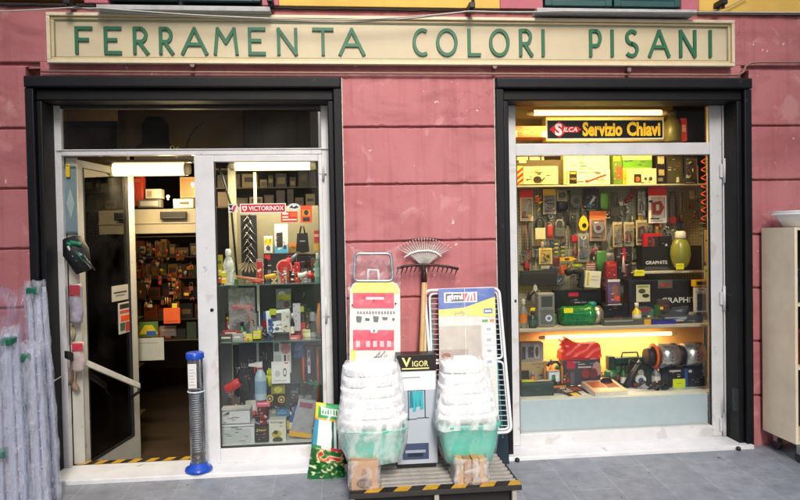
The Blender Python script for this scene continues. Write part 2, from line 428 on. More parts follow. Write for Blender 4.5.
# ---- doorsteps
def worn(m_, dark, sc, th, amt):
    nt = m_.node_tree; b = nt.nodes['Principled BSDF']; src = b.inputs['Base Color'].links[0].from_socket
    tc = nt.nodes.new('ShaderNodeTexCoord'); n = nt.nodes.new('ShaderNodeTexNoise'); n.inputs['Scale'].default_value = sc; n.inputs['Detail'].default_value = 8; n.inputs['Distortion'].default_value = .6
    r = nt.nodes.new('ShaderNodeMapRange'); r.inputs[1].default_value = th; r.inputs[2].default_value = th+.05; r.inputs[3].default_value = 0; r.inputs[4].default_value = amt
    x = nt.nodes.new('ShaderNodeMix'); x.data_type = 'RGBA'; x.inputs[7].default_value = rgb(dark)
    nt.links.new(tc.outputs['Object'], n.inputs['Vector']); nt.links.new(n.outputs[0], r.inputs[0]); nt.links.new(r.outputs[0], x.inputs[0]); nt.links.new(src, x.inputs[6]); nt.links.new(x.outputs[2], b.inputs['Base Color']); return m_
STEP = worn(mat('#dcdcde', .45, var=.12, scale=7, bump=.08), '#8a867e', 9, .66, .6)
SX0, SX1 = X(62, -.05, 480), X(342, -.05, 480)
MB().box(LX0+.02, LX1+.01, -.10, .28, -.3, .022, STEP, .006).build('doorstep', bld)
MB().box(RX0+.02, RX1-.02, -.075, .42, -.06, .022, STEP, .006).build('doorstep', bld)

# ---- aluminium frames
worn(BLK, '#4a4844', 14, .70, .5)
ALU = worn(worn(mat('#cfcfd1', .33, var=.09, scale=6, spec=.5), '#77736c', 22, .70, .6), '#a39f96', 5, .60, .35)
ALUW = worn(mat('#c2c0b6', .4, var=.1, scale=6), '#7a766a', 18, .66, .6)
DK = mat('#1a1a1a', .5)
YA = .16
GL = glassmat()
def rectbox(mb, px0, py0, px1, py1, Y0, Y1, m, bev=.003):
    fr = Fr(px0, py0, px1, py1, Y0); mb.box(fr.x0, fr.x1, Y0, Y1, fr.z0, fr.z1, m, bev)
zs = .023
# left shop front: fixed frame
zt1, zt0 = Z(149, YA, 190), Z(155, YA, 190)
xa, xb, xc = X(57.5, YA), X(331, YA), X(323.5, YA)
xa2 = X(64, YA)
ztop = Z(105.5, .16, 500)
mb = MB()
mb.box(xa-.02, xa2, YA, .21, zs, ztop, ALU, .004)
mb.box(xc, xb+.02, YA, .21, zs, ztop, ALU, .004)
mb.box(xa2, xc, YA-.006, .21, zt0, zt1, ALU, .004)
mb.box(xa2, xc, YA, .21, ztop-.02, ztop, mat('#44423e', .5), .002)
mb.box(X(60, YA)-.0, xb, YA-.014, YA-.0065, zt1-.008, zt1, ALU, .003)
fL = mb.build('shop_front', bld)
MB().box(xa2+.002, xc-.002, .185, .189, zt1+.002, ztop-.022, GL).build('glass_pane', fL)
# closed leaf
L0, L1 = X(196.5, YA), X(325.5, YA); G0, G1 = X(216, YA), X(320, YA)
zlt, zlb = zt0-.003, Z(467.5, YA, 262)
zg1, zg0 = Z(161.5, YA, 268), Z(446, YA, 268)
mb = MB()
for a, b in ((L0, G0), (G1, L1-.012)): mb.box(a, b, YA-.012, .2, zlb, zlt, ALU, .005)
mb.box(G0, G1, YA-.012, .2, zg1, zlt, ALU, .004); mb.box(G0, G1, YA-.012, .2, zlb, zg0, ALU, .004)
for a, b, c, d in ((G0, G0+.006, zg0, zg1), (G1-.006, G1, zg0, zg1)): mb.box(a+.0005, b, YA-.004, .19, c, d, DK)
mb.box(G0+.007, G1-.007, YA-.004, .19, zg0, zg0+.006, DK)
leaf = mb.build('door', bld)
MB().box(G0+.002, G1-.002, .176, .18, zg0, zg1, GL).build('glass_pane', leaf)
for py in (167, 309):
    mb = MB(); z = Z(py, YA, 327); mb.cyl((L1-.004, YA-.02, z-.09), (L1-.004, YA-.02, z+.09), .009, ALU); mb.box(L1-.035, L1+.02, YA-.016, YA-.011, z-.05, z+.05, ALU, .002); mb.build('hinge', leaf)
mb = MB(); p = at(212, 310, YA-.012); mb.cyl(p, p+Vector((0, -.006, 0)), .012, mat('#3a3a3a', .3, 1)); mb.cyl(p+Vector((0, -.006, 0)), p+Vector((0, -.008, 0)), .006, DK)
mb.build('keyhole', leaf)
# dents and scuffs along the head rail
for px, py in ((100, 156), (176, 157), (225, 155), (268, 157)):
    p = at(px, py, YA-.013); MB().box(p.x-.01, p.x+.014, YA-.0075, YA-.0058, p.z-.004, p.z+.005, mat('#8a867c', .6, var=.4)).build('scuff_mark', fL)
# open leaf, swung inwards
hp = Vector((X(80, .22, 470), .225, 0)); fp = Vector((X(138.5, 1.06, 440), 1.06, 0)); dl = fp-hp; LL = dl.length; dl.normalize()
nl = Vector((-dl.y, dl.x, 0))
ML = Matrix((dl, nl, Vector((0, 0, 1)))).transposed().to_4x4(); ML.translation = hp
mb = MB(); st = .105; ztl = zlt-.01; gb = Z(462, .33, 96); gt = Z(168, .33, 90)
WA = ALUW
mb.box(0, st, -.02, .02, -.22, ztl, WA, .004); mb.box(LL-st, LL, -.02, .02, -.22, ztl, WA, .004)
mb.box(st, LL-st, -.02, .02, gt, ztl, WA, .004); mb.box(st, LL-st, -.02, .02, -.22, gb, WA, .004)
for u0, u1, z0, z1 in ((st, st+.008, gb, gt), (LL-st-.008, LL-st, gb, gt)): mb.box(u0, u1, -.024, -.0, z0, z1, DK)
mb.box(st+.008, LL-st-.008, -.024, 0, gb, gb+.008, DK)
mb.xf(ML); leaf2 = mb.build('door', bld); leaf2['label'] = 'open white glazed door leaf swung inwards beside the entrance'
mb = MB(); mb.box(st, LL-st, -.003, .003, gb, gt, glassmat('#dfe3dc', refl=1.5, dirt=.012)); mb.xf(ML); mb.build('glass_pane', leaf2)
mb = MB()
p0, p1 = at(71, 356.5, .10), at(139.5, 386, .80)
d = (p1-p0); mb.obox((p0+p1)/2, d/2, d.cross(Vector((0, 0, 1))).normalized()*.012, Vector((0, 0, .022)), mat('#d4d0c6', .35), .002)
mb.obox(p0-d.normalized()*.02, d.normalized()*.03, d.cross(Vector((0, 0, 1))).normalized()*.016, Vector((0, 0, .026)), DK, .004)
mb.tube([p1+Vector((0, 0, -.01)), p1+Vector((-.01, 0, -.05)), p1+Vector((-.07, .0, -.09))], .012, DK)
mb.tube([p0+Vector((0, .02, -.02)), p0+Vector((-.01, .03, -.08)), p0+Vector((-.01, .03, -.16)), p0+Vector((-.03, .03, -.2))], .009, mat('#6a655c', .5))
mb.build('push_bar', leaf2)
MB().box(xa2+.001, X(79, .222), .222, .24, -.2, zlt, ALUW, .003).build('side_strip', bld)

# right shop window
xa, xb = X(512.5, YA), X(726.5, YA); g0, g1 = X(517.5, YA), X(711, YA)
zq1, zq0 = Z(143, YA, 615), Z(155, YA, 615); zb1, zb0 = Z(430, YA, 615), Z(450, YA, 615)
mb = MB()
mb.box(xa-.02, g0, YA, .21, zs, ztop, ALU, .004)
mb.box(X(723, YA), xb+.02, YA-.01, .21, zs, ztop, ALU, .005)
mb.box(g1, X(722.5, YA), YA, .21, zs, ztop, ALU, .005)
mb.box(g0, g1, YA, .21, zq0, zq1, ALU, .004)
mb.box(g0, g1, YA, .21, zb0, zb1, ALU, .004); mb.box(g0, g1, YA+.02, .21, zs, zb0-.002, DK)
mb.box(g0, g0+.006, YA+.008, .19, zb1, zq0, DK); mb.box(g1-.006, g1, YA+.008, .19, zb1, zq0, DK)
fR = mb.build('shop_front', bld)
MB().box(g0, g1, .183, .187, zb1, zq0, GL).build('glass_pane', fR)
MB().box(g0, g1, .183, .187, zq1, ztop, GL).build('glass_pane', fR)
for py in (171, 298, 424):
    mb = MB(); z = Z(py, YA, 721); x = X(722.8, YA, py); mb.cyl((x, YA-.02, z-.09), (x, YA-.02, z+.09), .010, ALU); mb.box(x-.03, x+.02, YA-.014, YA-.009, z-.05, z+.05, ALU, .002); mb.build('hinge', fR)
p = at(515.5, 301, YA); MB().box(p.x-.007, p.x+.007, YA-.004, YA+.002, p.z-.01, p.z+.01, DK).build('keyhole', fR)
MB().box(g0, g1, .22, .235, zb1-.02, Z(397, .22, 615), mat('#c4d2da', .5, var=.05), .002).build('kick_panel', fR)

# ---- interior of the shop
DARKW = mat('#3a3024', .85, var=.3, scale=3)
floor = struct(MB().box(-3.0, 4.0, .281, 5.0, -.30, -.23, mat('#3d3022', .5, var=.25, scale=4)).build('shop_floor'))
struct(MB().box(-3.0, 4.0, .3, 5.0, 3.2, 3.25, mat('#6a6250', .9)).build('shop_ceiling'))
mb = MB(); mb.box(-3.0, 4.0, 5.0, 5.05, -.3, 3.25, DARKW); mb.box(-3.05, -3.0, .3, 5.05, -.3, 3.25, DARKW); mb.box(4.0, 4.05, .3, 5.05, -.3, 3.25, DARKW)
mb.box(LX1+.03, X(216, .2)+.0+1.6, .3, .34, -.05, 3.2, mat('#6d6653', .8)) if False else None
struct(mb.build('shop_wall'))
# ground
def gmat():
    m = D.materials.new('slate_paving'); m.use_nodes = True; nt = m.node_tree; b = nt.nodes['Principled BSDF']
    tc = nt.nodes.new('ShaderNodeTexCoord'); mp = nt.nodes.new('ShaderNodeMapping'); mp.inputs['Rotation'].default_value = (0, 0, math.pi/2); mp.inputs['Location'].default_value = (.15, .14, 0)
    br = nt.nodes.new('ShaderNodeTexBrick'); br.inputs['Scale'].default_value = 1; br.inputs['Brick Width'].default_value = .62; br.inputs['Row Height'].default_value = .31
    br.inputs['Mortar Size'].default_value = .0045; br.inputs['Mortar Smooth'].default_value = .3; br.inputs['Bias'].default_value = 0
    br.inputs['Color1'].default_value = rgb('#7f848c'); br.inputs['Color2'].default_value = rgb('#8a8f97'); br.inputs['Mortar'].default_value = rgb('#93979e')
    nt.links.new(tc.outputs['Object'], mp.inputs[0]); nt.links.new(mp.outputs[0], br.inputs['Vector'])
    n = nt.nodes.new('ShaderNodeTexNoise'); n.inputs['Scale'].default_value = 9; n.inputs['Detail'].default_value = 10; n.inputs['Roughness'].default_value = .7
    nt.links.new(tc.outputs['Object'], n.inputs['Vector'])
    r = nt.nodes.new('ShaderNodeMapRange'); r.inputs[1].default_value = .3; r.inputs[2].default_value = .7; r.inputs[3].default_value = .70; r.inputs[4].default_value = 1.2
    nt.links.new(n.outputs[0], r.inputs[0])
    x = nt.nodes.new('ShaderNodeVectorMath'); x.operation = 'SCALE'; nt.links.new(br.outputs[0], x.inputs[0]); nt.links.new(r.outputs[0], x.inputs['Scale'])
    n2 = nt.nodes.new('ShaderNodeTexNoise'); n2.inputs['Scale'].default_value = 22; n2.inputs['Detail'].default_value = 3; nt.links.new(tc.outputs['Object'], n2.inputs['Vector'])
    r2 = nt.nodes.new('ShaderNodeMapRange'); r2.inputs[1].default_value = .71; r2.inputs[2].default_value = .75; nt.links.new(n2.outputs[0], r2.inputs[0])
    mx = nt.nodes.new('ShaderNodeMix'); mx.data_type = 'RGBA'; nt.links.new(r2.outputs[0], mx.inputs[0]); nt.links.new(x.outputs[0], mx.inputs[6]); mx.inputs[7].default_value = rgb('#33333a')
    nt.links.new(mx.outputs[2], b.inputs['Base Color']); b.inputs['Roughness'].default_value = .55
    bp = nt.nodes.new('ShaderNodeBump'); bp.inputs['Strength'].default_value = .35; bp.inputs['Distance'].default_value = .01
    nt.links.new(n.outputs[0], bp.inputs['Height']); nt.links.new(bp.outputs[0], b.inputs['Normal'])
    return m
GS = .07
mb = MB(); G = gmat()
def gz_(y): return 0.0 + GS*min(0, max(y, -2.2))
ys = [-60, -2.2, -.08, .30]
rows = [[mb.bm.verts.new((x, y, gz_(y))) for x in (-60, 60)] for y in ys]
mb._fin([mb.bm.faces.new((a[0], a[1], b[1], b[0])) for a, b in zip(rows, rows[1:])], G)
gnd = mb.build('pavement'); struct(gnd)
def ground(y): return gz_(y)

# ================================================================== SIGNBOARD
CREAM = mat('#c6b798', .55, var=.08, scale=4, bump=.05)
LET = mat('#226648', .45, var=.1)
fr = Fr(49, 18, 732, 65, -.03)
sg = thing('signboard', 'long cream signboard with raised green capital letters above both windows', 'sign', (0, -.02, fr.z0))
mb = MB(); mb.box(fr.x0, fr.x1, -.03, -.0005, fr.z0, fr.z1, CREAM, .004); mb.build('panel', sg)
mb = MB(); ft = .062
def moulding(x0, x1, z0, z1, y, t, m, dy):
    mb.box(x0, x1, y-dy, y, z1-t, z1, m, .004); mb.box(x0, x1, y-dy, y, z0, z0+t, m, .004)
    mb.box(x0, x0+t, y-dy, y, z0+t+.0005, z1-t-.0005, m, .004); mb.box(x1-t, x1, y-dy, y, z0+t+.0005, z1-t-.0005, m, .004)
moulding(fr.x0-.004, fr.x1+.004, fr.z0-.004, fr.z1+.004, -.0305, .022, mat('#d6c9aa', .5, var=.06), .030)
moulding(fr.x0+.019, fr.x1-.019, fr.z0+.019, fr.z1-.019, -.0305, .018, mat('#cdb68a', .5, var=.06), .014)
moulding(fr.x0+.038, fr.x1-.038, fr.z0+.038, fr.z1-.038, -.0305, .006, mat('#8fa08a', .5, var=.06), .008)
mb.build('frame', sg)
# letters as strokes: (kind, x centre px, width px); top and bottom rows follow the board
def arc(cx, cy, rx, ry, a0, a1, n=14): return [(cx+rx*math.cos(math.radians(a0+(a1-a0)*i/n)), cy+ry*math.sin(math.radians(a0+(a1-a0)*i/n))) for i in range(n+1)]
GLY = {
 'F': [[(0, 0), (0, 1)], [(0, 1), (1, 1)], [(0, .53), (.75, .53)]],
 'E': [[(0, 0), (0, 1)], [(0, 1), (1, 1)], [(0, .53), (.7, .53)], [(0, 0), (1, 0)]],
 'R': [[(0, 0), (0, 1)], [(0, 1), (.45, 1)]+arc(.45, .73, .45, .27, 90, -90)+[(0, .46)], [(.35, .46), (1, 0)]],
 'A': [[(0, 0), (.5, 1)], [(.5, 1), (1, 0)], [(.2, .36), (.8, .36)]],
 'M': [[(.0, 0), (.12, 1)], [(.12, 1), (.5, .45)], [(.5, .45), (.88, 1)], [(.88, 1), (1, 0)]],
 'N': [[(0, 0), (0, 1)], [(0, 1), (1, 0)], [(1, 0), (1, 1)]],
 'T': [[(.5, 0), (.5, 1)], [(0, 1), (1, 1)]],
 'C': [arc(.62, .5, .62, .5, 62, 298, 20)],
 'O': [arc(.5, .5, .5, .5, 0, 360, 28)],
 'L': [[(0, 1), (0, 0)], [(0, 0), (1, 0)]],
 'I': [[(.5, 0), (.5, 1)]],
 'P': [[(0, 0), (0, 1)], [(0, 1), (.5, 1)]+arc(.5, .7, .45, .3, 90, -90)+[(0, .4)]],
 'S': [arc(.52, .75, .42, .25, 40, 270, 12)+arc(.48, .25, .46, .25, 90, -140, 12)],
}
LTR = [('F', 75, 93), ('E', 104, 122), ('R', 133, 149), ('R', 159, 174), ('A', 181, 208), ('M', 213.5, 238.5), ('E', 248, 266), ('N', 277, 297.5), ('T', 312, 334), ('A', 338.5, 365),
       ('C', 412.5, 429), ('O', 436, 457.5), ('L', 467.5, 481), ('O', 489, 509.5), ('R', 519, 533), ('I', 540, 546), ('P', 589, 602), ('I', 609, 615), ('S', 624, 639), ('A', 648, 670), ('N', 679, 696), ('I', 707, 713)]
sw = .0110
for ch, a, b in LTR:
    x0, x1 = X(a, -.035, 40)+sw, X(b, -.035, 40)-sw
    pm = (a+b)/2; zt, zb = Z(26.5+(pm-75)*.0055, -.035, pm)-sw, Z(54.3+(pm-75)*.0055, -.035, pm)+sw
    mb = MB()
    for k, st_ in enumerate(GLY[ch]):
        P = [(x0+u*(x1-x0), zb+v*(zt-zb)) for u, v in st_]
        for j, (p, q) in enumerate(zip(P, P[1:])):
            dx, dz = q[0]-p[0], q[1]-p[1]; l = math.hypot(dx, dz) or 1e-6
            tx, tz = dx/l, dz/l; e = sw*.8 if len(P) == 2 else sw*.25
            yo = -.043-.0004*k-.0002*(j % 2)
            pts = [(p[0]-tx*e-tz*sw, p[1]-tz*e+tx*sw), (p[0]-tx*e+tz*sw, p[1]-tz*e-tx*sw), (q[0]+tx*e+tz*sw, q[1]+tz*e-tx*sw), (q[0]+tx*e-tz*sw, q[1]+tz*e+tx*sw)]
            mb.prism(pts, yo, -.0302, LET)
    mb.build('letter', sg)

# ---- cables and pipe
CABW = mat('#b9b5ad', .5); 
def cable(pts, r, m, label, Y=-.08, name='cable'):
    P = []
    for i in range(len(pts)-1):
        (a, b), (c, d_) = pts[i][:2], pts[i+1][:2]; sag = pts[i][2] if len(pts[i]) > 2 else 0
        for k in range(10):
            t = k/10; P.append(at(a+(c-a)*t, b+(d_-b)*t+sag*4*t*(1-t), Y))
    P.append(at(pts[-1][0], pts[-1][1], Y))
    return tag(MB().tube(P, r, m, 6).build(name), label, 'cable')
cable([(-40, 12, 1), (70, 7.5, .5), (100, 8, 2), (330, 20, 2), (470, 11, 1), (560, 11, 0), (840, 13)], .0045, CABW, 'pale upper cable sagging in front of the signboard top edge', -.13)
cable([(73, 6, 1), (110, 12, 1.5), (340, 22.5, 2), (466, 12, 0), (540, 13, 0), (840, 15)], .0035, mat('#5c5852', .6), 'thin dark cable hanging just under the pale cable', -.14)
cable([(712, 11, 0), (728, 7, 0), (748, -4)], .005, mat('#b89a80', .6), 'short tan cable rising over the yellow plaster', -.06)
for i, (px, py, wd) in enumerate(((73, 5, 'on the yellow plaster left of the sign'), (469, 9, 'above the middle of the sign'), (716, 5, 'on the yellow plaster right of the sign'), (90.5*3, 3, 'beside the left upper window'))):
    p = at(px, py, -.035); mb = MB(); mb.box(p.x-.02, p.x+.02, -.15, -.036, p.z-.03, p.z+.01, mat('#17181a', .5), .006); mb.cyl((p.x, -.12, p.z-.05), (p.x+.015, -.1, p.z+.035), .012, mat('#17181a', .5))
    tag(mb.build('cable_clip'), 'black cable clip '+wd, 'cable clip', 'black cable clips above the sign')
PIPE = mat('#8d6f60', .5, var=.2)
P = [at(41+(566-41)*0, 71.5, -.02)]
pts = [(41, 71.3), (200, 72.3), (350, 73), (500, 73.8), (640, 74.6), (738, 75), (743, 72.5), (746, 66), (751, 63), (760, 62.2), (930, 62.6)]
tag(MB().tube([at(a, b, -.028) for a, b in pts], .008, PIPE, 8).build('conduit'), 'thin brown conduit pipe running below the sign and bending up at right', 'pipe')
for i, (px, py, wd) in enumerate(((194, 67, 'above the left window'), (493, 68.5, 'above the pink pier'), (626, 71.5, 'above the right window'))):
    p = at(px, py, -.0); mb = MB(); mb.cyl((p.x, -.05, p.z), (p.x, .0, p.z), .010, mat('#5a4a44', .4)); mb.cyl((p.x, -.056, p.z), (p.x, -.05, p.z), .016, mat('#7d6a63', .35), n=8)
    tag(mb.build('bolt'), 'small metal anchor bolt '+wd, 'bolt', 'anchor bolts under the sign')

# ================================================================== THE STREET'S OTHER SIDE (out of view; gap and height shaped to sunlight the middle wall)
for x0, x1, wd in ((-16, -0.55, 'ochre house across the street, left of the gap added for sunlight'), (2.55, 17.8, 'ochre house across the street, right of the gap added for sunlight')):
    opp = thing('street_house', wd, 'building', ((x0+x1)/2, -9, -.2))
    MB().box(x0, x1, -15, -9, -.2, 13, mat('#5e5240', .85, var=.2, scale=1)).build('wall', opp)
    for i in range(3):
        for j in range(4): MB().box(x0+1.6+i*4.4, x0+2.9+i*4.4, -9.001, -8.96, .9+j*3, 2.9+j*3, mat('#22302c', .4)).build('window', opp)

# ================================================================== LAMPS
TILT = 18
def lampfix(name, label, px0, py0, px1, py1, Y, r, col, s, watts, lcol, hous=True, cat='lamp'):
    a, b = at(px0, (py0+py1)/2, Y), at(px1, (py0+py1)/2, Y); z = (a.z+b.z)/2; hh = (at(px0, py0, Y).z-at(px0, py1, Y).z)/2
    t = thing(name, label, cat, ((a.x+b.x)/2, Y, z-hh)); L = b.x-a.x; e = min(.05, L*.07)
    P = [(a.x+e, .96), (a.x+e+.01, 1), (b.x-e-.01, 1), (b.x-e, .96)]
    mb = MB(); rs = [mb.ring(Vector((x, Y, z)), Vector((0, r*k, 0)), Vector((0, 0, hh*k)), 20) for x, k in P]; mb.loft(rs, emis(col, s)); mb.build('tube' if r < .04 else 'lamp_cover', t)
    for x0, x1, k0, k1 in ((a.x, a.x+e-.001, .72, 1.02), (b.x-e+.001, b.x, 1.02, .72)):
        mb = MB(); mb.loft([mb.ring(Vector((x, Y, z)), Vector((0, r*k, 0)), Vector((0, 0, hh*k)), 18) for x, k in ((x0, k0), ((x0+x1)/2, (k0+k1)/1.8), (x1, k1))], mat('#d9c89a', .35, var=.04)); mb.build('end_cap', t)
    if hous: MB().box(a.x-.01, b.x+.01, Y-r*.9, Y+r*1.1, z+hh*1.04, z+hh*1.04+.02, mat('#7c7566', .5), .004).build('housing', t)
    ld = D.lights.new('lamp_light', 'AREA'); ld.shape = 'RECTANGLE'; ld.size = L*.86; ld.size_y = .03; ld.energy = watts; ld.color = rgb(lcol)[:3]
    lo = D.objects.new('lamp_light', ld); COL.objects.link(lo); lo.parent = t; lo.location = Vector(((a.x+b.x)/2, Y, z-hh-.006))-Vector(t.location)
    lo.rotation_euler = (math.radians(TILT), 0, 0)
    return t
lampfix('ceiling_lamp', 'lit long oval ceiling lamp over the open doorway', 108, 163, 190.5, 176, .75, .05, '#ffe0a0', 1.1, 8, '#ffe2b0')
lampfix('ceiling_lamp', 'lit long lamp at the top of the vitrine right of the door', 229, 162, 316, 170.5, .50, .04, '#ffe6a8', 1.2, 6, '#fff0d4')
lampfix('ceiling_lamp', 'lit warm strip lamp above the black key service sign', 527, 110, 667, 115.5, .34, .025, '#ffd98c', 1.5, 12, '#ffd284', False)
lampfix('shelf_lamp', 'lit orange-yellow tube lamp under the middle shelf of the right window', 539, 333.5, 677, 337.5, .62, .012, '#ffd48a', 1.5, 5, '#ffd6a0', False)

# ================================================================== RIGHT WINDOW: shelves and backs
def pegmat(h, sp=.0254):
    m = D.materials.new('pegboard'); m.use_nodes = True; nt = m.node_tree; b = nt.nodes['Principled BSDF']; b.inputs['Roughness'].default_value = .6
    tc = nt.nodes.new('ShaderNodeTexCoord'); v = nt.nodes.new('ShaderNodeVectorMath'); v.operation = 'SCALE'; v.inputs['Scale'].default_value = 1/sp
    f = nt.nodes.new('ShaderNodeVectorMath'); f.operation = 'FRACTION'; s_ = nt.nodes.new('ShaderNodeVectorMath'); s_.operation = 'SUBTRACT'; s_.inputs[1].default_value = (.5, .5, .5)
    mu = nt.nodes.new('ShaderNodeVectorMath'); mu.operation = 'MULTIPLY'; mu.inputs[1].default_value = (1, 0, 1)
    l = nt.nodes.new('ShaderNodeVectorMath'); l.operation = 'LENGTH'; c = nt.nodes.new('ShaderNodeMath'); c.operation = 'LESS_THAN'; c.inputs[1].default_value = .15
    x = nt.nodes.new('ShaderNodeMix'); x.data_type = 'RGBA'; x.inputs[6].default_value = rgb(h); x.inputs[7].default_value = rgb('#20201c')
    nt.links.new(tc.outputs['Object'], v.inputs[0]); nt.links.new(v.outputs[0], f.inputs[0]); nt.links.new(f.outputs[0], s_.inputs[0]); nt.links.new(s_.outputs[0], mu.inputs[0])
    nt.links.new(mu.outputs[0], l.inputs[0]); nt.links.new(l.outputs[1], c.inputs[0]); nt.links.new(c.outputs[0], x.inputs[0]); nt.links.new(x.outputs[2], b.inputs['Base Color'])
    return m
YP = .78
def pl(px0, py0, px1, py1, Y0, Y1, m, name, label, cat, bev=.002):
    fr = Fr(px0, py0, px1, py1, Y0); return tag(MB().box(fr.x0, fr.x1, Y0, Y1, fr.z0, fr.z1, m, bev).build(name), label, cat)
WX0, WX1 = X(505, .5), X(722, .5)
fr = Fr(512, 186, 716, 328, YP)
tag(MB().box(WX0, WX1, YP, YP+.015, fr.z0, fr.z1, pegmat('#8f8f76')).build('pegboard'), 'grey-green perforated board full of hanging tools in the right window', 'pegboard')
SHW = mat('#b9b7a6', .4, var=.05)
def shelf(py, Y0, Y1, x0, x1, t, label, m=SHW, name='display_shelf'):
    z = Z(py, Y0, 615); return tag(MB().box(x0, x1, Y0, Y1, z-t, z, m, .002).build(name), label, 'shelf'), z
s1, zs1 = shelf(184.5, .60, .775, WX0, WX1, .012, 'top shelf of the right window carrying boxes over the pegboard')
s2, zs2 = shelf(326.5, .34, .775, WX0, WX1, .022, 'middle shelf of the right window above the orange tube lamp')
s3, zs3 = shelf(396, .24, .775, WX0, WX1, .02, 'pale bottom display board of the right window', mat('#c4d2da', .45))
z4 = Z(271, .50, 680); s4 = tag(MB().box(X(643, .50, 272), X(704, .50, 272), .50, .775, z4-.016, z4, SHW, .002).build('display_shelf'), 'short pale shelf under the smaller black tool case', 'shelf')
fr = Fr(512, 330, 716, 400, YP)
tag(MB().box(WX0, WX1, YP, YP+.015, zs3, zs2-.023, mat('#c7a05c', .55, var=.06)).build('back_board'), 'warm beige back board behind the lower compartment of the right window', 'board')
for xx, wd in ((X(512, .3)-.06, 'left'), (X(716, .6)+.03, 'right')):
    tag(MB().box(xx, xx+.02, .24, .8, zs3-.3, 3.0, mat('#b89c62', .6, var=.06)).build('side_board'), 'warm beige side board at the %s end of the right window display' % wd, 'board')
tag(MB().box(WX0-.1, WX1+.1, 1.45, 1.47, 1.9, 3.1, mat('#b7a068', .7, var=.08)).build('partition'), 'pale yellow partition seen through the top pane behind the key sign', 'partition')

# key service sign on the transom pane
fr = Fr(547.5, 120.5, 662.5, 138, .172); mb = MB()
t = thing('window_sign', 'black strip sign with yellow letters for key cutting in the top pane', 'sign', (fr.x0, .172, fr.z0))
mb.box(fr.x0-.006, fr.x1+.006, .1725, .179, fr.z0-.010, fr.z1+.004, mat('#e9e4cf', .5, var=0), .001); mb.build('backing', t)
mb = MB(); mb.box(fr.x0, fr.x1, .170, .1724, fr.z0, fr.z1, mat('#0d0c0c', .4, var=0), .0008)
fr.Y = .1698
fr.txt(mb, 'Servizio', .30, .08, .645, .9, mat('#ffc41c', .5, var=0), .042, up=.0004); fr.txt(mb, 'Chiavi', .685, .08, .98, .9, mat('#ffc41c', .5, var=0), .042, up=.0004)
RD = mat('#d8141c', .5, var=0); WH = mat('#f2f0ea', .5, var=0)
fr.poly(mb, [(.015, .5), (.10, .02), (.185, .5), (.10, .98)], RD, .0008); fr.poly(mb, [(.12, .36), (.255, .33), (.29, .5), (.255, .68), (.12, .66)], RD, .0010)
fr.txt(mb, 'S', .062, .16, .125, .86, WH, .04, up=.0014); fr.txt(mb, 'ILCA', .135, .38, .255, .64, WH, .015, up=.0014, slant=.2)
mb.build('lettering', t)

